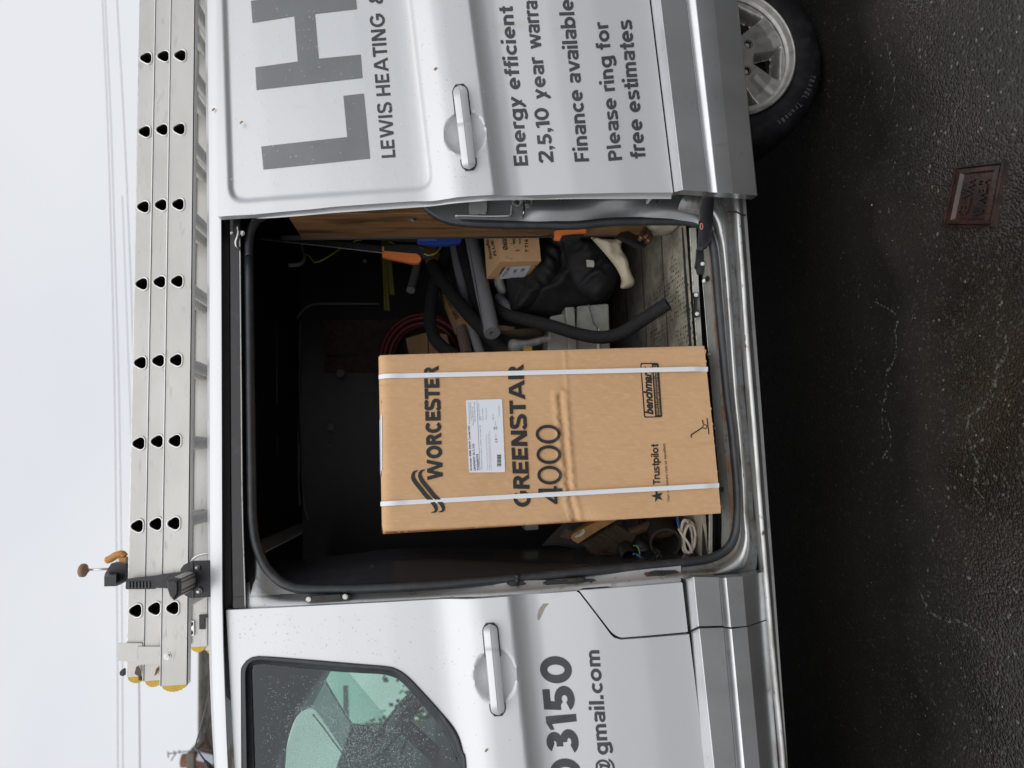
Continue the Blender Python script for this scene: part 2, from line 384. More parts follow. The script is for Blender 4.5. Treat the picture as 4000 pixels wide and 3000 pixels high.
def tube(name, pts, r, m, parent=None, n=8, seg=10, closed=False, kind=None, raw=False, flat=1.0, up=None):
    P = pts if raw else catmull(pts, n, closed)
    V, F = tubeVF(P, r, seg, closed, flat=flat, up=up)
    o = mk(name, V, F, m, parent, True, kind=kind)
    return o
def hollow(name, pts, r, ri, m, parent=None, n=8, seg=14, depth=.10):
    """a pipe whose last end is open: outer skin, annulus, bore"""
    P = [Vector(p) for p in catmull(pts, n)]
    V, F = tubeVF(P, r, seg, cap=False)
    F.append(tuple(range(seg))[::-1])
    N = len(P); last = (N-1)*seg
    T = (P[-1]-P[-2]).normalized(); c = P[-1]
    k0 = len(V)
    for k in range(seg): V.append(c + (Vector(V[last+k])-c)*(ri/r))
    for k in range(seg): V.append(Vector(V[k0+k]) - T*depth)
    for k in range(seg):
        k2 = (k+1) % seg
        F.append((last+k, last+k2, k0+k2, k0+k)); F.append((k0+k, k0+k2, k0+seg+k2, k0+seg+k))
    F.append(tuple(k0+seg+k for k in range(seg)))
    o = mk(name, V, F, m, parent, True)
    try: 
        me = o.data; me.set_sharp_from_angle(angle=math.radians(50))
    except Exception: pass
    return o
def loftVF(rows, closed=False):
    nr, nc = len(rows), len(rows[0]); V = [p for r in rows for p in r]; F = []
    for i in range(nr-1):
        for j in range(nc if closed else nc-1):
            j2 = (j+1) % nc
            F.append((i*nc+j, i*nc+j2, (i+1)*nc+j2, (i+1)*nc+j))
    return V, F
def loft(name, rows, m, parent=None, smooth=True, closed=False, sharp=30, kind=None):
    V, F = loftVF(rows, closed)
    o = mk(name, V, F, m, parent, smooth, kind=kind)
    if smooth and sharp:
        try: o.data.set_sharp_from_angle(angle=math.radians(sharp))
        except Exception: pass
    return o
def boxVF(c, s, R=None, bev=0.0):
    """box centre c, size s, rotation matrix R, bevelled by bmesh"""
    bm = bmesh.new(); bmesh.ops.create_cube(bm, size=1)
    for v in bm.verts: v.co = Vector((v.co.x*s[0], v.co.y*s[1], v.co.z*s[2]))
    if bev > 0: bmesh.ops.bevel(bm, geom=list(bm.edges), offset=bev, segments=2, profile=.5, affect='EDGES')
    if R is not None: bmesh.ops.transform(bm, matrix=R.to_4x4(), verts=bm.verts)
    V = [v.co + Vector(c) for v in bm.verts]; bm.verts.index_update()
    F = [tuple(v.index for v in f.verts) for f in bm.faces]; bm.free()
    return V, F
def rot(ax, deg): return Matrix.Rotation(math.radians(deg), 3, ax)
def box(name, c, s, m, parent=None, R=None, bev=0.0, smooth=False):
    V, F = boxVF(c, s, R, bev); return mk(name, V, F, m, parent, smooth)
def hexbolt(name, c, d, r, h, m, parent, seg=6):
    d = Vector(d).normalized(); c = Vector(c)
    mb = MB(); V, F = tubeVF([c, c+d*h*.35], r*1.45, 14); mb.add(V, F)
    V, F = tubeVF([c+d*h*.36, c+d*h], r, seg); mb.add(V, F)
    return mb.build(name, m, parent)
def inpoly(P, poly):
    x, y = P[:, 0], P[:, 1]; c = np.zeros(len(P), bool); n_ = len(poly)
    for i in range(n_):
        x1, y1 = poly[i-1]; x2, y2 = poly[i]
        k = ((y1 > y) != (y2 > y))
        with np.errstate(divide='ignore', invalid='ignore'):
            xi = (x2-x1)*(y-y1)/((y2-y1) if y2 != y1 else 1e-12)+x1
        c ^= (k & (x < xi))
    return c
def sdist(P, poly, closed=True):
    """distance from points to a polyline"""
    d = np.full(len(P), 1e9); n_ = len(poly)
    for i in range(0 if closed else 1, n_):
        a = np.array(poly[i-1], float); b = np.array(poly[i], float); ab = b-a
        t = np.clip(((P-a) @ ab)/max(ab @ ab, 1e-12), 0, 1)
        d = np.minimum(d, np.hypot(*(P-(a+t[:, None]*ab)).T))
    return d
def resamp(poly, step, closed=True):
    out = []; n_ = len(poly)
    for i in range(n_ if closed else n_-1):
        a = np.array(poly[i], float); b = np.array(poly[(i+1) % n_], float)
        k = max(1, int(math.ceil(np.hypot(*(b-a))/step)))
        out += [tuple(a+(b-a)*j/k) for j in range(k)]
    if not closed: out.append(tuple(poly[-1]))
    return out
def rnd_poly(pts, r, k=5):
    """rounds polygon corners; r number or list"""
    out = []; n_ = len(pts); rr = r if hasattr(r, '__len__') else [r]*n_
    for i in range(n_):
        a, b, c = [np.array(q, float) for q in (pts[i-1], pts[i], pts[(i+1) % n_])]
        R_ = rr[i]
        if R_ <= 0: out.append(tuple(b)); continue
        u = (a-b); v_ = (c-b); R_ = min(R_, np.hypot(*u)*.48, np.hypot(*v_)*.48)
        u = u/np.hypot(*u)*R_; v_ = v_/np.hypot(*v_)*R_
        for j in range(k+1):
            t = j/k; out.append(tuple((b+u)*(1-t)**2+2*b*t*(1-t)+(b+v_)*t*t))
    return out
def sheetVF(outer, holes, step, stz=None):
    """triangulated plane region in 2D with an inner lattice"""
    stz = stz or step
    polys = [resamp(outer, max(step, stz)*1.0)] + [resamp(h, min(step, stz)*1.0) for h in holes]
    P = []; E = []
    for q in polys:
        k = len(P); P += q; E += [(k+i, k+(i+1) % len(q)) for i in range(len(q))]
    A = np.array(outer); mn, mx_ = A.min(0), A.max(0)
    gx, gz = np.meshgrid(np.arange(mn[0], mx_[0], step), np.arange(mn[1], mx_[1], stz))
    gx = gx + (np.arange(gx.shape[0]) % 2)[:, None]*step*.5
    G = np.c_[gx.ravel(), gz.ravel()]
    k = inpoly(G, outer)
    for h in holes: k &= ~inpoly(G, h)
    G = G[k]
    if len(G):
        sca = np.array([1/step, 1/stz])
        dd = np.full(len(G), 9.)
        for q in polys: dd = np.minimum(dd, sdist(G*sca, [(a*sca[0], b*sca[1]) for a, b in q]))
        G = G[dd > .45]
    P2 = [Vector((float(a), float(b))) for a, b in P] + [Vector((float(a), float(b))) for a, b in G]
    vs, es, fs, *_ = delaunay_2d_cdt(P2, E, [], 0, 1e-7, False)
    VV = np.array([(v_[0], v_[1]) for v_ in vs])
    F = np.array([f for f in fs if len(f) == 3])
    cen = VV[F].mean(1); k = inpoly(cen, outer)
    for h in holes: k &= ~inpoly(cen, h)
    return VV, F[k]
def sheet(name, outer, holes, step, yfun, m, parent=None, thick=0, stz=None, sharp=None, exact=False):
    """side-on sheet: outer and holes are (X, Z) polygons, yfun gives the depth; rim of given thickness all round"""
    VV, F = sheetVF(outer, holes, step, stz)
    Y = yfun(VV[:, 0], VV[:, 1])
    V = [tuple(q) for q in np.c_[VV[:, 0], Y, VV[:, 1]]]; FF = []
    a, b, c = VV[F[:, 0]], VV[F[:, 1]], VV[F[:, 2]]
    s = (b[:, 0]-a[:, 0])*(c[:, 1]-a[:, 1])-(b[:, 1]-a[:, 1])*(c[:, 0]-a[:, 0])
    for f, q in zip(F.tolist(), s): FF.append(tuple(f) if q > 0 else (f[0], f[2], f[1]))
    if thick:
        cnt = {}
        for f in FF:
            for i in range(3): cnt.setdefault(tuple(sorted((f[i], f[(i+1) % 3]))), []).append((f[i], f[(i+1) % 3]))
        be = [q[0] for q in cnt.values() if len(q) == 1]
        idx = {}
        k0 = len(V)
        for e in be:
            for i in e:
                if i not in idx:
                    idx[i] = len(V); p = V[i]; V.append(p); V.append((p[0], p[1]+thick, p[2]))
        for i, j in be: FF.append((idx[j], idx[i], idx[i]+1, idx[j]+1))
        k1 = len(V); nf = len(F)
        V += [(p[0], p[1]+thick, p[2]) for p in V[:k0]]
        for f in FF[:nf]: FF.append(tuple(q+k1 for q in f[::-1]))
    o = mk(name, V, FF, m, parent, True)
    if sharp:
        try: o.data.set_sharp_from_angle(angle=math.radians(sharp))
        except Exception: pass
    if not exact: return o
    # exact surface normals on the front, so slivers at the rim do not show
    me = o.data; h = 4e-4; n0 = len(VV)
    gx = (yfun(VV[:, 0]+h, VV[:, 1])-yfun(VV[:, 0]-h, VV[:, 1]))/(2*h)
    gz = (yfun(VV[:, 0], VV[:, 1]+h)-yfun(VV[:, 0], VV[:, 1]-h))/(2*h)
    N_ = np.c_[gx, -np.ones(n0), gz]; N_ /= np.linalg.norm(N_, axis=1)[:, None]
    lv = np.zeros(len(me.loops), int); me.loops.foreach_get('vertex_index', lv)
    cn = np.zeros(len(me.loops)*3, 'f'); me.corner_normals.foreach_get('vector', cn); cn = cn.reshape(-1, 3)
    k = lv < n0; cn[k] = N_[lv[k]]
    me.normals_split_custom_set(cn.tolist())
    return o
def XZ(pts, fn): return [(p.x, p.z) for p in (fn(*q) for q in pts)]
# text
_probe = bpy.data.curves.new('probe', 'FONT'); _probe.body = 'H'
_po = bpy.data.objects.new('probe', _probe); COL.objects.link(_po); bpy.context.view_layer.update()
_me = bpy.data.meshes.new_from_object(_po.evaluated_get(bpy.context.evaluated_depsgraph_get()))
CAPH = max(v_.co.y for v_ in _me.vertices); bpy.data.objects.remove(_po); bpy.data.curves.remove(_probe); bpy.data.meshes.remove(_me)
_tcache = {}; _tw = {}
def textVF(body, bold=0.0, shear=0.0, res=3, space=1.0):
    key = (body, bold, shear, res, space)
    if key in _tcache: return _tcache[key]
    cu = bpy.data.curves.new('txt', 'FONT'); cu.body = body; cu.offset = bold; cu.shear = shear; cu.resolution_u = res; cu.space_character = space
    o = bpy.data.objects.new('txt', cu); COL.objects.link(o); bpy.context.view_layer.update()
    me = bpy.data.meshes.new_from_object(o.evaluated_get(bpy.context.evaluated_depsgraph_get()))
    V = np.array([v_.co[:2] for v_ in me.vertices]); F = [tuple(p.vertices) for p in me.polygons]
    bpy.data.objects.remove(o); bpy.data.curves.remove(cu); bpy.data.meshes.remove(me)
    x0, x1 = V[:, 0].min(), V[:, 0].max()
    U = np.c_[(V[:, 0]-x0)/(x1-x0), (V[:, 1]+bold)/(CAPH+2*bold)]
    _tcache[key] = (U, F); _tw[key] = x1-x0; return U, F
def lettering(body, bl, br, tl, surf, m='vinyl', parent=None, bold=.02, tr_=None, name='lettering', shear=0.0, res=3, off=-.0012, mb=None, space=1.0):
    """body set so that its baseline runs bl -> br and its capitals reach tl (points of the photograph), laid on surf"""
    U, F = textVF(body, bold, shear, res, space)
    bl, br, tl = [np.array(q, float) for q in (bl, br, tl)]
    tr2 = np.array(tr_, float) if tr_ is not None else br+(tl-bl)
    V = []
    for u, v_ in U:
        q = bl*(1-u)*(1-v_)+br*u*(1-v_)+tl*(1-u)*v_+tr2*u*v_
        V.append(surf(q[0], q[1], off))
    if mb is not None: mb.add(V, F); return None
    if ' ' in body and name == 'lettering':        # one object a word
        wd = _tw[(body, bold, shear, res, space)]
        iv = sorted((min(U[i, 0] for i in f), max(U[i, 0] for i in f), k) for k, f in enumerate(F))
        groups = [[]]; end = iv[0][1]
        for a, b, k in iv:
            if (a-end)*wd > .15: groups.append([])
            groups[-1].append(k); end = max(end, b)
        for gr in groups:
            used = sorted({i for k in gr for i in F[k]}); ix = {q: j for j, q in enumerate(used)}
            o = mk(name, [V[i] for i in used], [tuple(ix[i] for i in F[k]) for k in gr], m, parent, False)
        return o
    return mk(name, V, F, m, parent, False)
def drape(pts, surf, name, m, parent, off=-.0012, step=14):
    VV, F = sheetVF([tuple(map(float, p)) for p in pts], [], step)
    return mk(name, [surf(a, b, off) for a, b in VV], [tuple(f) for f in F.tolist()], m, parent, False)
def patch(pts, surf, name, m, parent, off=-.0012, mb=None):
    """flat polygon printed on a surface, points of the photograph"""
    V = [surf(a, b, off) for a, b in pts]
    if mb is not None: mb.add(V, [tuple(range(len(V)))]); return None
    return mk(name, V, [tuple(range(len(V)))], m, parent, False)
# ------------------------------------------------------------------ a small sans-serif drawn from strokes
def _line(a, b, s, ext=0.0):
    a = np.array(a, float); b = np.array(b, float); t = (b-a)/np.hypot(*(b-a)); n2 = np.array([-t[1], t[0]])*s/2; a = a-t*ext; b = b+t*ext
    return ([tuple(a+n2), tuple(b+n2), tuple(b-n2), tuple(a-n2)], None)
def _rect(x0, y0, x1, y1): return ([(x0, y0), (x1, y0), (x1, y1), (x0, y1)], None)
def _diag(xa, ya, xb, yb, s):          # slanted stroke cut level at both ends; x is the left edge
    t = s*math.hypot(xb-xa, yb-ya)/abs(yb-ya)*.97
    return ([(xa, ya), (xa+t, ya), (xb+t, yb), (xb, yb)], None)
def _arc(cx, cy, rx, ry, a0, a1, s, n=22):
    k = max(4, int(n*abs(a1-a0)/180)); A = [math.radians(a0+(a1-a0)*i/k) for i in range(k+1)]
    o = [(cx+rx*math.cos(a), cy+ry*math.sin(a)) for a in A]; i_ = [(cx+(rx-s)*math.cos(a), cy+(ry-s)*math.sin(a)) for a in A]
    if abs(a1-a0) >= 360: return (o[:-1], i_[:-1])
    return (o+i_[::-1], None)
def _path(P, s, n=7):
    Q = [np.array(q[:2]) for q in catmull([(a, b, 0) for a, b in P], n)]; L_ = []; R_ = []
    for i, q in enumerate(Q):
        t = Q[min(i+1, len(Q)-1)]-Q[max(i-1, 0)]; t = t/np.hypot(*t); m_ = np.array([-t[1], t[0]])*s/2
        L_.append(tuple(q+m_)); R_.append(tuple(q-m_))
    return (L_+R_[::-1], None)
def glyph(c, s, nar=1.0):
    h = s/2; X = .735; D = -.26
    r2 = X/2
    if c == 'L': return [_rect(0, 0, s, 1), _rect(0, 0, .56, s)], .56
    if c == 'E': return [_rect(0, 0, s, 1), _rect(0, 0, .62, s), _rect(0, .5-h, .57, .5+h), _rect(0, 1-s, .62, 1)], .62
    if c == 'F': return [_rect(0, 0, s, 1), _rect(0, .47-h, .54, .47+h), _rect(0, 1-s, .60, 1)], .60
    if c == 'H': return [_rect(0, 0, s, 1), _rect(.76-s, 0, .76, 1), _rect(0, .5-h, .76, .5+h)], .76
    if c == 'I': return [_rect(0, 0, s, 1)], s
    if c == 'T': return [_rect(0, 1-s, .70, 1), _rect(.35-h, 0, .35+h, 1)], .70
    if c == 'A': return [_diag(0, 0, .34, 1, s), _diag(.80-s*.06, 0, .40-s*.0, 1, s), _rect(.2, .20, .72, .20+s*.92)], .80+s
    if c == 'N': return [_rect(0, 0, s, 1), _rect(.80-s, 0, .80, 1), _diag(.80-s*1.25, 0, 0, 1, s*1.05)], .80
    if c == 'W': return [_diag(.22, 0, 0, 1, s), _diag(.24, 0, .50, 1, s*.9), _diag(.84, 0, .52, 1, s*.9), _diag(.86, 0, 1.12, 1, s)], 1.14+s
    if c == 'O': w = .98*nar; return [_arc(w/2, .5, w/2, .52, 0, 360, s, 30)], w
    if c == '0': w = .76; return [_arc(w/2, .5, w/2, .51, 0, 360, s, 30)], w
    if c == 'C': w = .94*nar; return [_arc(w/2, .5, w/2, .52, 42, 318, s, 30)], w*.93
    if c == 'G': w = .96*nar; return [_arc(w/2, .5, w/2, .52, 42, 345, s, 30), _rect(w*.52, .40, w-.01, .40+s*.95), _rect(w-s*.98, .25, w-.01, .5)], w
    if c == 'S': return [_path([(.62, .80), (.53, .92), (.35, 1-h+.02), (.14, .91), (h*.95, .73), (.17, .57), (.36, .50), (.55, .43), (.68-h*.2, .27), (.57, .09), (.35, h-.02), (.14, .08), (.02, .22)], s)], .68
    if c in 'RP':
        g = [_rect(0, 0, s, 1), _rect(0, 1-s, .36, 1), _rect(0, .40, .36, .40+s), _arc(.36, .70, .30, .30, -90, 90, s)]
        if c == 'R': g.append(_diag(.66-s*.55, 0, .30, .44, s*1.0))
        return g, .70 if c == 'R' else .66
    if c == 'B': return [_rect(0, 0, s, 1), _rect(0, 1-s, .36, 1), _rect(0, .5-h, .36, .5+h), _rect(0, 0, .38, s), _arc(.36, .75, .26, .25, -90, 90, s), _arc(.38, .27, .29, .27, -90, 90, s)], .67
    if c == '1': return [_rect(.20, 0, .20+s, 1), ([(.20, 1), (.22+s*.5, 1), (.22+s*.3, 1-s*1.05), (0, .80-s*.25), (0, .80+s*.55)], None)], .20+s
    if c == '2': return [_path([(.04, .74), (.13, .91), (.33, 1-h+.01), (.54, .90), (.57, .70), (.45, .50), (.12, .16), (.02, h*.8)], s), _rect(0, 0, .64, s)], .64
    if c == '3': return [_arc(.32, .745, .275, .262, -92, 152, s, 26), _arc(.32, .285, .335, .298, -154, 92, s, 26), _rect(.20, .485, .34, .485+s*.9)], .66
    if c == '5': return [_rect(.09, 1-s, .60, 1), _diag(.055, .45, .09, 1, s*.95), _arc(.335, .315, .335, .325, -152, 136, s, 26)], .68
    if c == '4': return [_rect(.50, 0, .50+s, 1), _rect(0, .22, .72, .22+s), _line((.03, .26), (.52, .98), s)], .72
    if c == ',': return [([(.02, 0), (.0, s*1.1), (s*1.15, s*1.1), (s*1.15, .02), (s*.55, -.18), (.04, -.18), (s*.5, 0)], None)], s*1.2
    if c == '.': return [_rect(0, 0, s*1.15, s*1.15)], s*1.15
    if c == 'n': return [_rect(0, 0, s, X), _arc(.31, X-.30, .31, .31, 0, 150, s), _rect(.62-s, 0, .62, X-.28)], .62
    if c == 'm': return [_rect(0, 0, s, X), _arc(.29, X-.28, .29, .29, 0, 150, s), _rect(.58-s, 0, .58, X-.26), _arc(.87-s, X-.28, .29, .29, 0, 150, s), _rect(1.16-2*s, 0, 1.16-s, X-.26)], 1.16-s
    if c == 'r': return [_rect(0, 0, s, X), _path([(h, X-.30), (.14, X-.13), (.28, X-.06), (.43, X-h*.8)], s)], .43
    if c == 'u': return [_rect(0, .28, s, X), _arc(.31, .30, .31, .31, 180, 330, s), _rect(.62-s, 0, .62, X)], .62
    if c == 'i': return [_rect(0, 0, s, X), _arc(h, 1.0-h*.1, h*1.15, h*1.15, 0, 360, h*1.1)], s
    if c == 'l': return [_rect(0, 0, s, 1.04)], s
    if c == 't': return [_rect(.13, .2, .13+s, .96), _rect(0, X-s*.9, .42, X), _path([(.13+h, .26), (.17+h*.6, .10), (.30, h*.9), (.42, h*.95)], s)], .42
    if c == 'f': return [_rect(.12, 0, .12+s, .80), _rect(0, X-s*.9, .42, X), _path([(.12+h, .74), (.15+h*.7, .92), (.28, 1.045-h), (.44, 1.045-h)], s)], .44
    if c == 'o': return [_arc(.37, r2, .37, r2+.01, 0, 360, s, 26)], .74
    if c == 'c': return [_arc(.37, r2, .37, r2+.01, 45, 315, s, 26)], .66
    if c == 'e': return [_arc(.36, r2, .36, r2+.01, 0, 312, s, 26), _rect(.06, r2-s*.42, .715, r2+s*.42)], .72
    if c == 'a': return [_path([(.05, .60), (.16, X-h*.75), (.32, X-h+.01), (.50, .62), (.56-h*.1, .46)], s), _rect(.61-s, 0, .61, .47), _arc(.30, .215, .30, .225, 0, 360, s*.86)], .61
    if c in 'gq': return [_arc(.36, r2, .36, r2+.01, 0, 360, s, 26), _rect(.72-s, .0, .72, X), _path([(.72-h, .04), (.68-h*.5, -.14), (.50, D+h*.7), (.30, D+h*.3), (.10, D+.12)], s)], .72
    if c in 'bp':
        g = [_arc(.36, r2, .36, r2+.01, 0, 360, s, 26)]; g.append(_rect(0, 0, s, 1.04) if c == 'b' else _rect(0, D, s, X)); return g, .72
    if c == 'v': return [_diag(.25, 0, 0, X, s), _diag(.27, 0, .54, X, s)], .56+s*.8
    if c == 'y': return [_diag(.25, 0.0, 0, X, s), _line((.10, D+h), (.585, X), s*.98), _rect(.01, D, .14, D+s)], .62+h*.8
    if c == 'w': return [_diag(.20, 0, 0, X, s), _diag(.20, 0, .40, X, s*.9), _diag(.68, 0, .40, X, s*.9), _diag(.68, 0, .88, X, s)], .90+s*.8
    if c == 's': return [_path([(.50, X-.15), (.42, X-h*.8), (.28, X-h+.01), (.12, X-.10), (.09, X-.20), (.16, r2+.05), (.30, r2), (.45, r2-.06), (.51, .20), (.42, .06+h*.2), (.27, h-.01), (.12, .06), (.01, .14)], s*.93)], .55
    return None, .32
_gl = {}
def glyphVF(c, s, nar=1.0):
    if (c, s, nar) in _gl: return _gl[(c, s, nar)]
    prim, w = glyph(c, s, nar)
    if not prim: _gl[(c, s, nar)] = (None, None, w); return _gl[(c, s, nar)]
    P = []; E = []
    for o, i_ in prim:
        for q in ([o] if i_ is None else [o, i_]):
            k = len(P); P += [Vector((float(a), float(b))) for a, b in q]; E += [(k+j, k+(j+1) % len(q)) for j in range(len(q))]
    vs, es, fs, *_ = delaunay_2d_cdt(P, E, [], 0, 1e-6, False)
    VV = np.array([(v_[0], v_[1]) for v_ in vs]); F = np.array([f for f in fs if len(f) == 3]); cen = VV[F].mean(1); k = np.zeros(len(F), bool)
    for o, i_ in prim:
        m_ = inpoly(cen, o)
        if i_ is not None: m_ &= ~inpoly(cen, i_)
        k |= m_
    F = F[k]; used = np.unique(F); ix = np.zeros(len(VV), int); ix[used] = np.arange(len(used))
    _gl[(c, s, nar)] = (VV[used], ix[F], w); return _gl[(c, s, nar)]
def sansVF(body, s=.17, gap=.11, nar=1.0, sp=.34):
    x = 0; V = []; F = []; n0 = 0
    for c in body:
        if c == ' ': x += sp; continue
        VV, FF, w = glyphVF(c, s, nar)
        V.append(VV+np.array([x, 0])); F += [tuple(int(q)+n0 for q in f) for f in FF]; n0 += len(VV)
        g_ = gap*(.45 if c in 'TAWVLvwyrcft,' else 1); x += w+g_
    V = np.concatenate(V); x0, x1 = V[:, 0].min(), V[:, 0].max()
    return np.c_[(V[:, 0]-x0)/(x1-x0), V[:, 1]], F, x1-x0
def sans(body, bl, br, tl, surf, m='vinyl', parent=None, s=.17, tr_=None, name='lettering', off=-.0012, gap=.11, nar=1.0, sp=.34):
    U, F, wd = sansVF(body, s, gap, nar, sp)
    bl, br, tl = [np.array(q, float) for q in (bl, br, tl)]
    tr2 = np.array(tr_, float) if tr_ is not None else br+(tl-bl)
    V = [surf(*(bl*(1-u)*(1-v_)+br*u*(1-v_)+tl*(1-u)*v_+tr2*u*v_), off) for u, v_ in U]
    cen = sorted((min(U[i][0] for i in f), max(U[i][0] for i in f), k) for k, f in enumerate(F))
    groups = [[]]; end = cen[0][1]
    for a, b, k in cen:
        if (a-end)*wd > sp*.75: groups.append([])
        groups[-1].append(k); end = max(end, b)
    for gr in groups:
        used = sorted({i for k in gr for i in F[k]}); ix = {q: j for j, q in enumerate(used)}
        o = mk(name, [V[i] for i in used], [tuple(ix[i] for i in F[k]) for k in gr], m, parent, False)
    return o
M['wrapfilm'] = mat('film_wrapped_pipe', (.14, .11, .10), .18, noise=(60, (.24, .21, .20), .6, .7), bump=(40, .6, .004))
M['scuff_sheen'] = mat('pale_scuff_rib_sheen', (.3, .3, .33), .9)
M['edge_glint'] = mat('edge_glint_paint', (.86, .86, .85), .35, .2)
M['paper2'] = mat('grubby_white_tag', (.45, .44, .40), .7)
M['blue2'] = mat('light_blue_plastic', (.07, .13, .42), .4)
M['hookgrey'] = mat('galvanised_hook', (.30, .30, .31), .5, .4)
M['gcore'] = mat('green_core', (.10, .32, .06), .4)
M['bcore'] = mat('blue_core', (.05, .15, .42), .4)
M['mortar'] = mat('chimney_mortar', (.16, .14, .12), .9)
M['skywire'] = mat('grey_overhead_cable', (.52, .53, .56), .7)
M['seatlight'] = mat('pale_cab_lining', (.20, .22, .22), .8)
M['tyreletter'] = mat('tyre_raised_letters', (.045, .045, .048), .5)
# ------------------------------------------------------------------ ground
def ground():
    V = [(-60, -40, 0), (60, -40, 0), (60, 90, 0), (-60, 90, 0)]
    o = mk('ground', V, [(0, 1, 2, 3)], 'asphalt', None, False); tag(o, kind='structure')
    rnd = random.Random(5)
    def crack(pts, w):
        P = catmull([W(a, b, z=.0) for a, b in pts], 9)
        L_ = []; R_ = []
        for i, p in enumerate(P):
            q = P[min(i+1, len(P)-1)]-P[max(i-1, 0)]; q = np.array([-q[1], q[0]]); q /= (np.hypot(*q)+1e-9)
            ww = w*(.35+rnd.random())*math.sin(math.pi*(i+.6)/(len(P)+.3))**.5
            j = rnd.uniform(-.0015, .0015)
            L_.append((p[0]+q[0]*(ww+j), p[1]+q[1]*(ww+j), .0022)); R_.append((p[0]-q[0]*(ww-j), p[1]-q[1]*(ww-j), .0022))
        loft('crack', [L_, R_], 'cracklime', o, False)
    crack([(3420, 1180), (3480, 1210), (3510, 1245), (3500, 1300), (3505, 1360), (3490, 1420), (3460, 1470), (3470, 1515), (3455, 1560), (3447, 1620), (3452, 1680)], .0060)
    crack([(3472, 1650), (3482, 1700), (3480, 1745), (3450, 1790), (3475, 1785)], .0045)
    crack([(3870, 1230), (3925, 1290), (3935, 1380), (3895, 1440), (3890, 1500), (3860, 1570), (3800, 1620), (3780, 1680), (3800, 1760), (3825, 1830), (3810, 1900), (3860, 1960)], .0075)
    crack([(3420, 20), (3440, 120), (3480, 210), (3500, 330), (3480, 420)], .0055)
    crack([(3590, 2300), (3640, 2390), (3700, 2420), (3800, 2450), (3870, 2540), (3900, 2640)], .0060)
    mb = MB()
    for i in range(260):
        x, y = rnd.uniform(-1.0, 1.4), rnd.uniform(-.85, .15)
        s = rnd.uniform(.0007, .0014)*(2.2 if rnd.random() < .03 else 1); a = rnd.uniform(0, 3)
        c, q = math.cos(a)*s, math.sin(a)*s
        mb.add([(x+c, y+q, .001), (x-q*.8, y+c*.8, .001), (x-c, y-q*1.1, .001), (x+q, y-c, .001), (x+c*.2, y, .001+s*.8)], [(0, 1, 4), (1, 2, 4), (2, 3, 4), (3, 0, 4)])
    mb.build('loose_grit', 'stone', o, kind='stuff')
    return o
M['cracklime_'] = mat('lime_stained_crack', (.05, .05, .044), .6, noise=[(60, (.012, .011, .009), .42, .55), (9, (.085, .082, .06), .5, .7)])
M['cracklime'] = mat('lime_stained_crack', (.10, .10, .088), .5)
_m = M['cracklime'].node_tree; _g = _m.nodes.new('ShaderNodeNewGeometry'); _t = _m.nodes.new('ShaderNodeTexNoise'); _t.inputs['Scale'].default_value = 90; _t.inputs['Detail'].default_value = 5
_r = _m.nodes.new('ShaderNodeMapRange'); _r.inputs[1].default_value = .46; _r.inputs[2].default_value = .62; _r.inputs[4].default_value = .75
_m.links.new(_g.outputs['Position'], _t.inputs['Vector']); _m.links.new(_t.outputs[0], _r.inputs[0]); _m.links.new(_r.outputs[0], _m.nodes['Principled BSDF'].inputs['Alpha'])
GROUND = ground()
# ------------------------------------------------------------------ the van
VAN = thing('van', 'silver panel van with its side door slid open and lettering on both doors', 'van', (.6, .95, 0))
NOC = lambda q: q
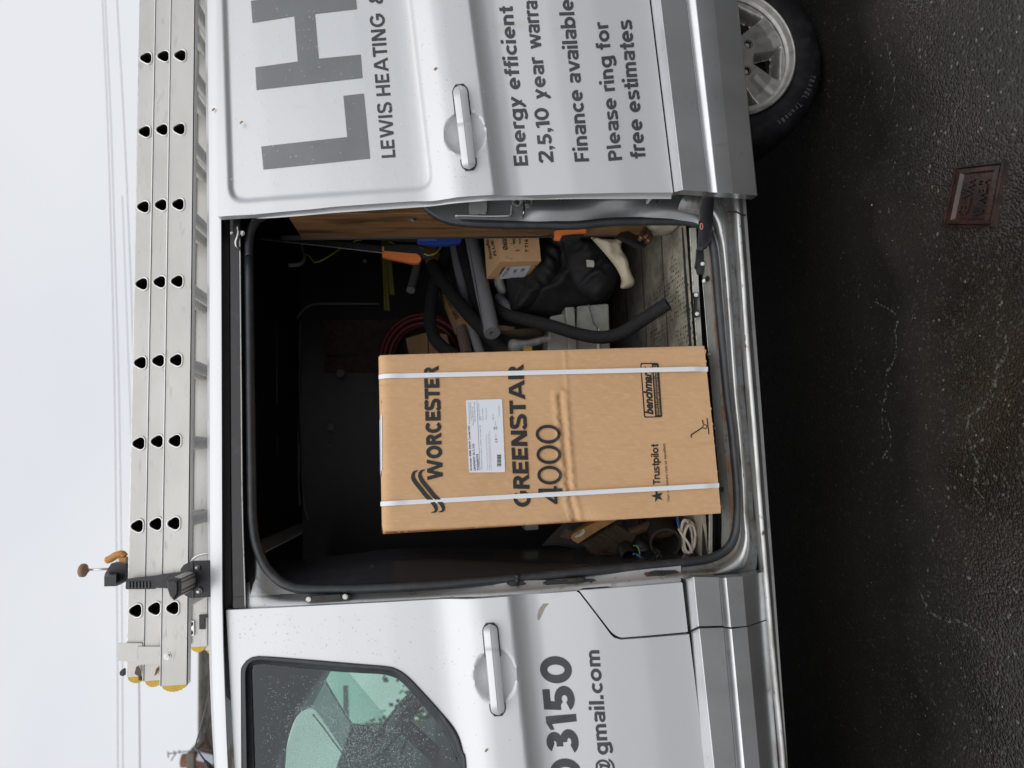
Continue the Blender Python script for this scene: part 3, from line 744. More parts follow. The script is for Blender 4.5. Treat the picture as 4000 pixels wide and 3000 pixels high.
# --- sliding door
def slider():
    edge = [(851, 846), (990, 838), (1221, 817), (1300, 808), (1450, 797), (1616, 786), (1759, 775), (1926, 761), (2000, 763), (2249, 757), (2629, 752)]
    E_ = XZ(edge, ONS)
    XR = 1.80
    zr = ONS(2537, 0).z + (XR-ONS(2537, 0).x)*((ONS(2537, 0).z-E_[-1][1])/(ONS(2537, 0).x-E_[-1][0]))
    outer = E_ + [(XR, zr), (XR, E_[0][1])]
    pan = XZ([(893, 795), (1698, 737)], ONS)
    q = XZ([(868, 0), (1612, 0)], ONS)
    k0 = (q[0][1]-pan[0][1])/(q[0][0]-pan[0][0]); k1 = (q[1][1]-pan[1][1])/(q[1][0]-pan[1][0])
    XP = XR-.09
    panel = rnd_poly([pan[0], pan[1], (XP, pan[1][1]+k1*(XP-pan[1][0])), (XP, pan[0][1]+k0*(XP-pan[0][0]))], .055, 6)
    bc = ONS(1816, 519); rx, rz = .068, .062
    def yf(X, Z):
        Y = prof(X, Z, zc_s)+SLO
        P = np.c_[X, Z]
        ins = inpoly(P, panel); d = sdist(P, panel)*np.where(ins, 1, -1)
        t = np.clip((d+.002)/.016, 0, 1); Y = Y + .0105*t*t*(3-2*t)
        r = np.hypot((X-bc.x)/rx, (Z-bc.z)/rz)
        Y = Y + .021*np.clip(1-r**2.6, 0, 1)**.8
        # soft return towards the edge
        return Y
    d = sheet('sliding_door', outer, [], .0075, yf, 'paint', VAN, thick=.030, stz=.0045, sharp=40)
    lipo = [(985, 838), (1008, 853), (1150, 845), (1300, 832), (1521, 817), (1680, 806), (1759, 796), (1850, 788), (1926, 783), (2100, 780), (2249, 777), (2480, 777), (2622, 777)]
    lipi = [(985, 834), (1008, 836), (1150, 826), (1300, 806), (1521, 790), (1680, 778), (1759, 772), (1850, 764), (1926, 759), (2100, 757), (2249, 754), (2480, 753), (2622, 750)]
    A1 = catmull([ONS(a, b, .031) for a, b in lipi], 4); A2 = catmull([ONS(a, b, .0335) for a, b in lipo], 4); A3 = catmull([ONS(a, b-1, .037) for a, b in lipo], 4)
    A0 = catmull([ONS(a, b-25, .045) for a, b in lipi], 4)
    loft('door_flange', [A1, A2, A3, A0], 'paint', d, True, sharp=30)
    # lower part: moulding and skirt
    R_ = [((2632, 752), (2541, 0), .004), ((2633, 751), (2542, 0), .000), ((2666, 742), (2579, 0), -.038), ((2668, 742), (2581, 0), -.0385), ((2766, 749), (2679, 0), -.033), ((2768, 750), (2681, 0), -.032),
          ((2770, 750), (2684, 0), -.016), ((2772, 751), (2686, 0), -.016), ((2800, 752), (2716, 0), -.030), ((2803, 752), (2719, 0), -.0305), ((2862, 756), (2786, 0), -.027), ((2866, 756), (2790, 0), -.026), ((2957, 763), (2878, 0), -.004), ((2960, 764), (2881, 0), .012)]
    def lowrows(R_, n_=14, x1=1.80, o=SLO, cut=None):
        rows = []
        for a, b, y in R_[:cut]:
            p = W(*a, o+y); q_ = W(*b, o+y)
            t1 = (x1-p.x)/(q_.x-p.x)
            rows.append([p+(q_-p)*(t1*j/n_) for j in range(n_+1)])
        return rows
    rows = lowrows(R_)
    # door end returns inward
    rows = [[Vector((r[0].x+.004, r[0].y+.045, r[0].z)), Vector((r[0].x+.0005, r[0].y+.004, r[0].z))]+r for r in rows]
    mould = rows[1:7]; skirt = rows[6:]
    loft('side_moulding', mould, 'trim', d, True, sharp=12)
    loft('door_skirt', skirt, 'trim', d, True, sharp=12)
    handle((1795, 332), (1834, 662), ONS, d, .44, -1)
    # writing
    T = dict(surf=ONS, parent=d)
    def up(b, px, py=0): return (b[0]-px, b[1]+py)
    drape([(1020, 572), (1356, 535), (1341, 374), (1421, 365), (1446, 619), (1029, 662)], lambda a, b, o: on_panel(a, b, o), 'letter', 'vinylg', d)
    drape([(997, 263), (1163, 240), (1149, 63), (986, 89), (980, 3), (1386, -52), (1394, 35), (1230, 54), (1245, 229), (1409, 213), (1416, 304), (1002, 351)], lambda a, b, o: on_panel(a, b, o), 'letter', 'vinylg', d)
    P_ = dict(surf=lambda a, b, o: on_panel(a, b, o), parent=d)
    sans('LEWIS HEATING', (1545, 614), (1500, 51), (1491, 617), tr_=(1443, 55), s=.185, gap=.17, sp=.36, **P_)
    lettering('&', (1497, 14), (1493, -42), (1439, 18), bold=.022, **P_)
    sans('Energy efficient', (2064, 646), (2002, 24), (2008, 648), tr_=(1947, 24), s=.205, gap=.095, **T)
    sans('2,5,', (2164, 636), (2151, 500), (2107, 638), s=.205, gap=.095, **T)
    patch([(2148, 486), (2146, 472), (2092, 476), (2093, 489), (2099, 500), (2110, 498), (2103, 490)], ONS, 'lettering', 'vinyl', d)
    sans('0', (2146, 468), (2141, 420), (2090, 471), s=.205, gap=.095, **T)
    sans('year', (2138, 385), (2120, 220), (2081, 388), s=.205, gap=.095, **T)
    sans('warra', (2116, 190), (2098, 0), (2058, 192), s=.205, gap=.095, **T)
    sans('nty', (2097, -12), (2085, -130), (2040, -10), s=.205, gap=.095, **T)
    sans('Finance available', (2302, 630), (2238, -4), (2245, 632), s=.205, gap=.095, **T)
    sans('Please ring for', (2431, 624), (2374, 82), (2377, 629), s=.205, gap=.095, **T)
    sans('free estimates', (2523, 618), (2466, 76), (2466, 620), s=.205, gap=.095, **T)
    drops(d, ONS, [(900, 20, 1990, 740)], 520, 3, 'raindrops')
    return d
def on_panel(a, b, o): return ONS(a, b, .0105+o)
def handle(a, b, fn, parent, seam, sgn):
    a = np.array(a, float); b = np.array(b, float); L_ = np.hypot(*(b-a)); u = (b-a)/L_; w_ = np.array([u[1], -u[0]]) if u[1] > 0 else np.array([-u[1], u[0]])
    rows = []
    N = 36
    for i in range(N+1):
        s = i/N; e = min(s, 1-s)*L_; R0 = 28.0
        hw = R0*math.sqrt(max(0, 1-(1-min(e/R0, 1))**2)); hw = max(hw, 1.0)
        hh = .031*math.sqrt(max(0.02, 1-(1-min(e/45, 1))**2))
        c = a+u*s*L_; row = []
        seamd = .004 if abs(s-seam) < .5/N else 0
        lo = -.012 if .2 < s < .86 else .006
        for t, h in ((-1, lo), (-1, hh*.62), (-.92, hh*.90), (-.5, hh*1.0), (-.06, hh*1.05), (0, hh*.97), (.06, hh*1.05), (.5, hh*1.0), (.92, hh*.90), (1, hh*.62), (1, lo)):
            q = c+w_*hw*t
            h2 = h if h < .01 and h == lo else -(-h)
            row.append(fn(q[0], q[1], (-abs(h)+seamd) if h != lo else (lo if lo > 0 else lo)))
        rows.append(row)
    hd = loft('handle', rows, 'paint', parent, True, closed=True, sharp=38)
    for s0, s1 in ((0, .36), (.87, 1)):
        g = []
        for i in range(13):
            s = s0+(s1-s0)*i/12; e = min(s, 1-s)*L_+4; hw = 32.0*math.sqrt(max(0, 1-(1-min(e/32.0, 1))**2)); c = a+u*(s*L_+(-4 if s == 0 else (4 if s == 1 else 0)))
            g.append([fn(c[0]+w_[0]*hw*t, c[1]+w_[1]*hw*t, o_) for t, o_ in ((-1, .002), (-1, -.0025), (0, -.003), (1, -.0025), (1, .002))])
        loft('gasket', g, 'rubber', hd, False)
    return hd
def drops(parent, fn, rects, n_, seed, name='raindrops', size=(.0011, .0028)):
    rnd = random.Random(seed); mb = MB()
    for i in range(n_):
        r = rects[i % len(rects)]
        px, py = rnd.uniform(r[0], r[2]), rnd.uniform(r[1], r[3])
        c = fn(px, py, 0); s = rnd.uniform(*size)*(1 if rnd.random() < .85 else 1.4)
        V = [(c.x, c.y-s*.42, c.z-s*.15)]; F = []
        for k in range(6):
            a = k*math.pi/3; V.append((c.x+.72*s*math.cos(a), c.y-s*.28, c.z+.8*s*math.sin(a)-s*.1))
        for k in range(6):
            a = k*math.pi/3; V.append((c.x+s*math.cos(a), c.y+.0004, c.z+1.15*s*math.sin(a)))
        for k in range(6):
            k2 = (k+1) % 6; F += [(0, 1+k, 1+k2), (1+k, 7+k, 7+k2, 1+k2)]
        mb.add(V, F)
    return mb.build(name, 'dropmat', parent, smooth=True, kind='stuff')
M['dropmat'] = mat('rain_drop_on_paint', (.74, .76, .78), .12, .2, alpha=.20)
SLD = slider()
# --- front door
def front_door():
    rear = [(883, 2383), (1100, 2373), (1300, 2363), (1500, 2353), (1743, 2340), (1990, 2330), (2120, 2319), (2249, 2309), (2262, 2316), (2330, 2404), (2386, 2479), (2400, 2492), (2425, 2499), (2560, 2489), (2692, 2478)]
    bot = [(2757, 3000)]
    O_ = XZ(rear, ON); b = ON(2757, 3000); XL = -1.42
    s = (b.z-O_[-1][1])/(b.x-O_[-1][0])
    t3 = ON(905, 3000); t0 = ON(883, 2383); st = (t3.z-t0.z)/(t3.x-t0.x)
    outer = O_ + [(XL, O_[-1][1]+s*(XL-O_[-1][0])), (XL, t0.z+st*1.6*(XL-t0.x))]
    seal_o = [(946, 3500), (942, 3000), (941, 2800), (940, 2624), (948, 2598), (962, 2580), (983, 2567), (1010, 2563), (1100, 2568), (1248, 2580), (1400, 2593), (1507, 2602), (1551, 2613), (1596, 2644), (1650, 2700), (1695, 2749), (1755, 2818), (1780, 2853), (1797, 2890), (1812, 2950), (1822, 3000), (1850, 3500)]
    glass = [(1000, 3500), (992, 3000), (986, 2800), (980, 2624), (983, 2606), (995, 2597), (1024, 2594), (1130, 2605), (1248, 2617), (1400, 2627), (1490, 2632), (1530, 2641), (1566, 2660), (1610, 2707), (1646, 2749), (1715, 2828), (1745, 2880), (1765, 2927), (1780, 2965), (1790, 3000), (1815, 3500)]
    so_, gl_ = XZ(seal_o, ON), XZ(glass, ON)
    bc = ON(1934, 2640); rx, rz = .072, .060
    def yf(X, Z):
        Y = prof(X, Z, zc_f)
        r = np.hypot((X-bc.x)/rx, (Z-bc.z)/rz)
        return Y + .021*np.clip(1-r**2.6, 0, 1)**.8
    d = sheet('front_door', outer, [so_], .010, yf, 'paint', VAN, thick=.022, stz=.007, sharp=40)
    # window seal: raised rubber between door skin and glass
    def rung_(A, B, k):
        return [(a[0]*(1-k)+b_[0]*k, a[1]*(1-k)+b_[1]*k) for a, b_ in zip(A, B)]
    nn = 120
    def rs(P):
        P = np.array(P); s_ = np.r_[0, np.cumsum(np.hypot(*np.diff(P, axis=0).T))]; t = np.linspace(0, s_[-1], nn)
        return np.c_[np.interp(t, s_, P[:, 0]), np.interp(t, s_, P[:, 1])]
    A = rs(catmull(seal_o, 4)); B_ = rs(catmull(glass, 4))
    rows = []
    for k, off in ((0, .004), (.02, -.003), (.14, -.006), (.42, -.006), (.5, -.002), (.58, .004), (.85, .012), (1, .014), (1.06, .03)):
        Q = A*(1-k)+B_*k
        rows.append([ON(a, b_, off) for a, b_ in Q])
    loft('window_seal', rows, 'rubber', d, True, sharp=50)
    g = sheet('window', gl_, [], .08, lambda X, Z: prof(X, Z, zc_f)+.014, 'glass', d)
    M['dropg'] = mat('rain_drop_on_glass', (.70, .80, .78), .06, 0, alpha=.38)
    dr = drops(g, lambda a, b_, o: ON(a, b_, .0135), [(1110, 2760, 1560, 3000), (1150, 2750, 1480, 3000), (1250, 2650, 1640, 3000), (1020, 2640, 1700, 3000)], 5200, 8, 'raindrops', (.0005, .0013))
    dr.data.materials[0] = M['dropg']
    handle((1913, 2437), (1947, 2794), ON, d, .28, 1)
    T = dict(surf=ON, parent=d)
    sans('0', (2274, 3068), (2264, 2962), (2156, 3071), s=.235, **T)
    sans('3', (2263, 2940), (2254, 2848), (2140, 2944), s=.235, **T)
    patch([(2253, 2818), (2250, 2789), (2131, 2800), (2133, 2824), (2151, 2852), (2166, 2850), (2156, 2829)], ON, 'lettering', 'vinyl', d)
    sans('5', (2248, 2774), (2239, 2678), (2126, 2779), s=.235, **T)
    sans('0', (2238, 2668), (2227, 2562), (2116, 2671), s=.235, **T)
    lettering('@', (2391, 3036), (2380, 2962), (2335, 3038), bold=.02, **T)
    sans('gmail.com', (2378, 2948), (2341, 2540), (2321, 2950), tr_=(2284, 2540), s=.20, gap=.11, **T)
    # lower moulding and skirt of the door
    L_ = [((2698, 2471), (2749-1, 3000), .006), ((2699, 2470), (2749, 3000), .003), ((2730, 2456), (2789, 3000), -.030), ((2732, 2455), (2791, 3000), -.0305), ((2826, 2452), (2874, 3000), -.028), ((2829, 2452), (2877, 3000), -.027),
          ((2831, 2453), (2880, 3000), -.012), ((2833, 2454), (2882, 3000), -.012), ((2856, 2457), (2907, 3000), -.026), ((2858, 2457), (2909, 3000), -.0265), ((2918, 2449), (2968, 3000), -.022), ((2921, 2449), (2971, 3000), -.021), ((2994, 2424), (3040, 3000), .012), ((2997, 2424), (3043, 3000), .03)]
    def low(L_, x1, n_=12):
        rows = []
        for a, b_, y in L_:
            p = W(*a, y); q_ = W(*b_, y); t1 = (x1-p.x)/(q_.x-p.x) if x1 is not None else 1
            rows.append([p+(q_-p)*(t1*j/n_) for j in range(n_+1)])
        return [[r[0]+Vector((.001, .04, 0)), r[0]+Vector((0, .003, 0))]+r for r in rows]
    rows = low(L_, -1.42)
    loft('side_moulding', rows[1:7], 'trim', d, True, sharp=12)
    loft('door_skirt', rows[6:], 'trim', d, True, sharp=12)
    drops(d, ON, [(900, 2400, 1500, 2560), (1500, 2380, 1990, 2980)], 260, 5, 'raindrops')
    mud = MB()
    mud.add([ON(a, b_, -.0008) for a, b_ in [(2098, 2412), (2104, 2380), (2122, 2358), (2146, 2357), (2130, 2374), (2118, 2400), (2108, 2420), (2104, 2424)]], [tuple(range(8))])
    mud.add([ON(a, b_, -.0008) for a, b_ in [(2103, 2396), (2100, 2421), (2106, 2421), (2109, 2400)]], [(0, 1, 2, 3)])
    mud.build('mud_smear', 'mud', d)
    # fixed trim behind the door, level with the moulding
    L2 = [((2677, 2266), (2696, 2462), .006), ((2678, 2265), (2697, 2461), .003), ((2709, 2254), (2728, 2447), -.030), ((2711, 2254), (2730, 2446), -.0305), ((2807, 2255), (2823, 2444), -.028), ((2809, 2256), (2826, 2445), -.027),
          ((2811, 2257), (2829, 2448), -.012), ((2813, 2258), (2831, 2449), -.012), ((2835, 2257), (2853, 2450), -.026), ((2837, 2257), (2856, 2450), -.0265), ((2900, 2251), (2916, 2445), -.022), ((2903, 2251), (2919, 2445), -.021), ((2986, 2234), (2992, 2420), .012), ((2990, 2234), (2996, 2420), .03)]
    rows = low(L2, None, 4)
    rows = [r+[r[-1]+Vector((0, .04, 0))] for r in rows]
    loft('side_moulding', rows[1:7], 'trim', VAN, True, sharp=12)
    loft('rocker_corner_trim', rows[6:], 'trim', VAN, True, sharp=12)
    fl = rnd_poly(XZ([(2263, 2307), (2391, 2473), (2421, 2492), (2688, 2469), (2666, 2275)], ON), [.002, .01, .012, .004, .004])
    sheet('fuel_flap', fl, [], .012, lambda X, Z: prof(X, Z, zc_f)+.002, 'paint', VAN, thick=.012, exact=True)
    return d
FD = front_door()
# backing body skin under the gaps
def body_shell():
    px_st = [-900, 0, 950, 1950, 2400, 2700, 3000, 3300, 3700]
    Lp = [803, 810, 818, 820, 824, 831, 846, 872, 915]; Rp = [858, 862, 867, 870, 872, 881, 893, 910, 945]
    rows = []
    for (dl, y, dz) in ((0, .34, .068), (0, .20, .034), (-1, .145, .006), (0, .115, 0), (.5, .100, 0), (.93, .098, 0), (1.0, .102, 0), (1.0, .135, 0)):
        r = []
        for p, a, b in zip(px_st, Lp, Rp):
            q = W(a+(b-a)*dl if dl >= 0 else a, p, y if dl >= 0 else .118) if dz == 0 else W(a, p, .115)
            if dz: q = Vector((q.x, y, q.z+dz))
            elif dl >= 0: pass
            r.append(q)
        rows.append(r)
    rows = [catmull(r, 6) for r in rows]
    loft('cantrail', rows, 'paint', VAN, True, sharp=40)
    # roof
    R_ = []
    for y, z in ((.34, 2.075), (.6, 2.11), (.95, 2.125), (1.3, 2.12), (1.6, 2.10), (1.78, 2.08), (1.86, 1.98), (1.92, 1.6), (1.96, 1.1), (1.97, .5), (1.93, .3)):
        R_.append([(x, y, z - max(0, -x-.6)*.10*(1 if z > 1.5 else 0)) for x in (3.35, 2.5, 1.5, .5, -.4, -.80, -.93)])
    # far flank only behind the bulkhead; the cab's far side is built with its windows
    loft('roof', R_[:7], 'paint', VAN, True)
    loft('far_side_panel', [[q for q in r[:5]] for r in R_[6:]], 'paint', VAN, True)
    # near rear quarter behind the opened sliding door, with its wheel arch
    arch = [(1.31+.41*math.cos(a), .335+.41*math.sin(a)) for a in np.linspace(math.pi*.995, .005, 20)]
    outer = [(.99, 1.93), (.99, .345)] + [(arch[0][0], .345)] + arch[1:-1] + [(arch[-1][0], .345), (3.35, .36), (3.35, 1.93)]
    sheet('rear_quarter', outer, [], .07, lambda X, Z: prof(X, Z, lambda x: 1.20+0*x)+.012, 'paint', VAN, stz=.03)
    box('rear_doors', (3.36, .98, 1.15), (.03, 1.78, 1.7), 'paint', VAN, bev=.01)
    mb = MB()
    mb.add(*boxVF((.6, 1.0, .385), (5.2, 1.62, .10)))
    mb.build('underbody', 'dark', VAN)
    # front end, outside the picture
    hood = [[(-1.42, y, z0) for y, z0 in ((.06, .3), (.0, .6), (.01, 1.0), (.09, 1.08), (.9, 1.14), (1.8, 1.08), (1.93, 1.0), (1.95, .6), (1.9, .3))],
            [(-1.95, y, z0) for y, z0 in ((.10, .3), (.03, .6), (.05, .92), (.14, .98), (.9, 1.04), (1.76, .98), (1.88, .92), (1.92, .6), (1.85, .3))],
            [(-2.2, y, z0) for y, z0 in ((.25, .3), (.2, .55), (.24, .78), (.3, .82), (.9, .86), (1.6, .82), (1.7, .78), (1.75, .55), (1.7, .3))]]
    loft('front_wing', hood, 'paint', VAN, True, sharp=50)
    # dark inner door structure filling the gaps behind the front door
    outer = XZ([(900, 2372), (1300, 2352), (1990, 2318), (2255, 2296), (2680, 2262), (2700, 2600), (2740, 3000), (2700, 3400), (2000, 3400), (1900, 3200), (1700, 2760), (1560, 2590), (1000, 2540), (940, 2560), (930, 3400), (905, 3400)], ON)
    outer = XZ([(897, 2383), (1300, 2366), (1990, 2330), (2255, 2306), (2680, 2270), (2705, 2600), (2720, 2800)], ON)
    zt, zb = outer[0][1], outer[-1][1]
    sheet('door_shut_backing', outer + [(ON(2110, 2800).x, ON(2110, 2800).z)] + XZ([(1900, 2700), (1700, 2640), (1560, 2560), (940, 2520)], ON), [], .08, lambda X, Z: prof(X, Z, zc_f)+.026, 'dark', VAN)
body_shell()
# --- door opening: seal, jamb, sill
def pf(X, Z): return float(prof(X, Z, zc_f))
SEAL = [(972, 1000, .135), (978, 1500, .135), (984, 1950, .135), (990, 2060, .135), (1003, 2130, .135), (1033, 2205, .13), (1080, 2260, .125), (1130, 2288, .12), (1199, 2301, .118), (1400, 2300, .11), (1597, 2291, .10), (1743, 2282, .098), (2000, 2262, .09), (2249, 2238, .085), (2500, 2214, .085),
        (2640, 2202, .085), (2740, 2190, .085), (2800, 2172, .085), (2845, 2140, .085), (2872, 2090, .085), (2882, 2020, .085), (2880, 1900, .085), (2862, 1700, .085), (2842, 1541, .085), (2824, 1350, .085), (2806, 1150, .085), (2794, 1010, .085), (2780, 940, .085), (2755, 893, .085), (2715, 872, .085), (2640, 864, .088),
        (2400, 866, .09), (2249, 880, .095), (2120, 878, .10), (2000, 877, .10), (1850, 872, .10), (1750, 858, .105), (1680, 820, .105), (1630, 765, .105), (1600, 700, .105)]
def opening():
    P = catmull([W(a, b, y) for a, b, y in SEAL], 5)
    tube('door_seal', P, .0145, 'rubber', VAN, raw=True, seg=10)
    P2 = [Vector(p)+Vector((0, .022, 0)) for p in P]
    # rear upper corner of the seal, seen past the top of the sliding door
    tube('door_seal', [W(972, 1005, .135), W(972, 960, .135), W(977, 915, .135), (W(990, 880, .135)), W(1015, 852, .135), W(1060, 830, .135), W(1120, 800, .135)], .0145, 'rubber', VAN, n=5)
    # header: black guide rail under the cantrail
    st = [780, 1000, 1500, 1950, 2200, 2300, 2376]
    def line(f, y): return [W(f(s), s, y) for s in st]
    base = lambda s: np.interp(s, [780, 950, 1950, 2400], [866, 867, 870, 873])
    k1 = lambda s: np.interp(s, [780, 1000, 2000, 2376], [896, 897, 902, 908])
    k2 = lambda s: np.interp(s, [780, 1000, 2000, 2376], [935, 937, 946, 958])
    k3 = lambda s: np.interp(s, [780, 1000, 1950, 2200, 2376], [950, 953, 962, 972, 981])
    k4 = lambda s: np.interp(s, [780, 1000, 1950, 2200, 2376], [975, 978, 988, 994, 996])
    rows = [line(base, .104), line(lambda s: base(s)+2, .165), line(lambda s: k1(s)-3, .170), line(k1, .120), line(lambda s: k1(s)+3, .118), line(lambda s: k2(s)-2, .118), line(k2, .122)]
    loft('guide_rail', rows, 'blackgloss', VAN, True, sharp=25)
    rows = [line(k2, .122), line(lambda s: k2(s)+3, .150), line(lambda s: k3(s)-2, .150), line(k3, .130), line(k4, .150)]
    loft('rail_channel', rows, 'blackgloss', VAN, True, sharp=25)
    tube('rail_highlight', [W(k2(s)+1, s, .117) for s in st], .0022, 'jamb', VAN, n=4, seg=8)  # pale tube stands in for the highlight along the black rail's edge
    # B pillar jamb: from seal out to the door edge
    bp = [(945, 2372), (1000, 2370), (1060, 2370), (1130, 2368), (1300, 2362), (1450, 2355), (1743, 2341), (2000, 2329), (2249, 2309), (2450, 2292), (2660, 2276)]
    def sealat(px):
        a = np.array([(q[0], q[1]) for q in SEAL[4:17]]); i = np.argsort(a[:, 0])
        return float(np.interp(px, a[i, 0], a[i, 1]))
    rows = [[], [], [], [], [], []]
    for px, py in bp:
        s = sealat(px) if px > 1003 else 2115
        e = ON(px, py, 0); y0 = e.y
        w_ = py-s
        for k, (f, o) in enumerate(((-.05, .080), (.18, .070), (.50, .062), (.66, .042), (.84, .024), (1.08, .026))):
            rows[k].append(W(px, s+w_*f, y0+o))
    rows = [catmull(r, 5) for r in rows]
    loft('door_pillar', rows, 'jamb', VAN, True, sharp=0)
    # lower front corner and sill: channel, ridge, groove
    ring = [((2600, 2205), (2600, 2235), (2600, 2258), (2600, 2276), (2602, 2286)), ((2690, 2198), (2694, 2228), (2700, 2246), (2708, 2262), (2712, 2272)), ((2760, 2186), (2775, 2216), (2790, 2236), (2806, 2250), (2812, 2262)),
            ((2810, 2168), (2830, 2192), (2856, 2214), (2885, 2232), (2900, 2254)), ((2850, 2135), (2872, 2156), (2896, 2178), (2925, 2196), (2948, 2240)), ((2874, 2085), (2892, 2095), (2914, 2106), (2937, 2112), (2960, 2120)),
            ((2883, 2000), (2893, 2002), (2906, 2004), (2926, 2006), (2944, 2006)), ((2879, 1880), (2889, 1880), (2901, 1882), (2921, 1884), (2938, 1884)), ((2862, 1700), (2873, 1700), (2887, 1702), (2906, 1702), (2924, 1702)),
            ((2842, 1541), (2855, 1541), (2871, 1542), (2890, 1542), (2908, 1542)), ((2815, 1250), (2832, 1250), (2850, 1250), (2868, 1250), (2888, 1250)), ((2797, 1030), (2814, 1030), (2833, 1030), (2852, 1030), (2872, 1030)),
            ((2782, 945), (2800, 935), (2820, 925), (2845, 920), (2866, 920)), ((2755, 893), (2772, 872), (2798, 850), (2840, 835), (2862, 830)), ((2715, 873), (2724, 845), (2752, 800), (2800, 770), (2850, 740)), ((2640, 865), (2646, 830), (2662, 780), (2700, 730), (2790, 690))]
    ys = (.082, .070, .035, .045, .050)
    rows = [[W(*c[k], ys[k]+(.0 if k != 2 else 0)) for c in ring] for k in range(5)]
    rows = [catmull(r, 7) for r in rows]
    V0 = loft('sill_step', [rows[0], rows[1]], 'sillgroove', VAN, True, sharp=0)
    # rounded ridge between rows 1..3
    mid = []
    for t in np.linspace(0, 1, 9):
        r = []
        for a, b, c in zip(rows[1], rows[2], rows[3]):
            p = (1-t)**2*np.array(a)+2*t*(1-t)*(2*np.array(b)-.5*np.array(a)-.5*np.array(c))+t*t*np.array(c); r.append(p)
        mid.append(r)
    loft('sill_ridge', mid, 'sillmetal', VAN, True, sharp=0)
    loft('sill_groove', [rows[3], rows[4]], 'sillgroove', VAN, True, sharp=0)
    # outer rocker running under the doors
    S = [600, 950, 1140, 1330, 1710, 2000, 2260, 2600, 3000, 3400]
    def ln(pts, y): return [W(float(np.interp(s, [p[1] for p in pts], [p[0] for p in pts])) if s <= pts[-1][1] else pts[-1][0]+(s-pts[-1][1])*.072, s, y) for s in S]
    g0 = [(2838, 600), (2866, 950), (2880, 1140), (2893, 1330), (2924, 1710), (2946, 2000), (2968, 2260), (2998, 2600), (3036, 3000)]
    R0 = ln(g0, .052); R1 = ln([(a+3, b) for a, b in g0], .040)
    R2 = ln([(a+9, b) for a, b in g0], .012); R3 = ln([(a+17, b) for a, b in g0], -.001); R4 = ln([(a+26, b) for a, b in g0], -.006); R5 = ln([(a+34, b) for a, b in g0], -.006)
    bt = [(2900, 600), (2926, 950), (2940, 1140), (2955, 1330), (2984, 1710), (3005, 2000), (3025, 2260), (3049, 2600), (3078, 3000)]
    def frac(t, y): return [Vector(W(float(np.interp(s, [p[1] for p in bt], [p[0]*t+(q[0]+34)*(1-t) for p, q in zip(bt, g0)])) if s <= 3000 else 3078+(s-3000)*.07, s, y)) for s in S]
    R6 = frac(.45, .002); R7 = frac(.5, .006); R8 = frac(.97, .004); R9 = frac(1, .010)
    R10 = [Vector((p.x, .06, p.z+.01)) for p in R9]; 
    rr = [catmull(r, 5) for r in (R0, R1, R2, R3, R4, R5)]
    loft('rocker_ridge', rr, 'sillmetal', VAN, True, sharp=0)
    rr = [catmull(r, 5) for r in (R5, R6, R7, R8, R9, R10)]
    loft('rocker', rr, 'paint2', VAN, True, sharp=25)
    # seam in the rocker near the sliding door
    tube('rocker_seam', [W(2843, 828, .03), W(2858, 829, -.004), W(2876, 827, -.008), W(2893, 838, -.004), W(2913, 840, .0)], .0022, 'dark', VAN, n=4, seg=6)
    # step well with lower track
    T = [890, 1150, 1500, 1800, 2000, 2120, 2170]
    def tl(a, b, y): return [W(float(np.interp(s, [950, 2000], [a, b])), s, y) for s in T]
    loft('floor_edge_strip', [catmull(r, 4) for r in (tl(2662, 2742, .185), tl(2672, 2750, .172), tl(2688, 2764, .158), tl(2692, 2768, .150))], 'rubbedstrip', VAN, True, sharp=40)
    loft('floor_lip', [catmull(r, 4) for r in (tl(2692, 2768, .150), tl(2697, 2772, .145))], 'caulk', VAN, True)
    loft('track_plate', [catmull(r, 4) for r in (tl(2697, 2772, .146), tl(2698, 2773, .140), tl(2719, 2782, .128), tl(2720, 2783, .135))], 'case', VAN, True, sharp=25)
    loft('track_gap', [catmull(r, 4) for r in (tl(2719, 2782, .136), tl(2727, 2812, .21), tl(2733, 2818, .145))], 'dark', VAN, True, sharp=25)
    loft('step_tread', [catmull(r, 4) for r in (tl(2731, 2817, .140), tl(2733, 2819, .128), tl(2758, 2845, .104), tl(2764, 2849, .100))], 'steptread', VAN, True, sharp=40)
    loft('rusty_seam', [catmull(r, 4) for r in (tl(2764, 2849, .100), tl(2768, 2853, .094), tl(2772, 2857, .098), tl(2795, 2880, .086))], 'rustseam', VAN, True, sharp=0)
    tube('track_edge', [W(float(np.interp(s, [950, 2000], [2733, 2818])), s, .127) for s in (1075, 1200, 1400)], .0016, 'steel', VAN, n=4, seg=6)
    # openings in the step
    for a, b in ((2763, 1089), (2819, 1912)):
        V = [W(a+9*math.cos(t), b+11*math.sin(t), .0985) for t in np.linspace(0, 2*math.pi, 17)[:-1]]
        mk('drain_hole', V, [tuple(range(16))], 'dark', VAN, False)
    for a, b in ((2752, 1096), (2770, 1384), (2792, 1672)):
        c = W(a, b, .108); hexbolt('screw', c+Vector((0, .004, 0)), (0, -.7, .7), .004, .004, 'bolt', VAN, 10)
M['rubbedstrip'] = mat('rubbed_black_strip', (.022, .024, .027), .4, .1, noise=[(60, (.16, .165, .17), .58, .75, (.3, 1, 1)), (150, (.1, .1, .1), .62, .8)])
M['steptread'] = mat('grey_step_metal', (.185, .19, .18), .6, .2, noise=[(12, (.13, .125, .105), .45, .7), (60, (.12, .09, .06), .62, .8)], bump=(40, .1, .002))
M['rustseam'] = mat('rust_streaked_metal', (.15, .145, .13), .7, .2, noise=[(26, (.16, .085, .045), .42, .62, (.5, 1, 1)), (90, (.05, .035, .025), .55, .72)])
opening()
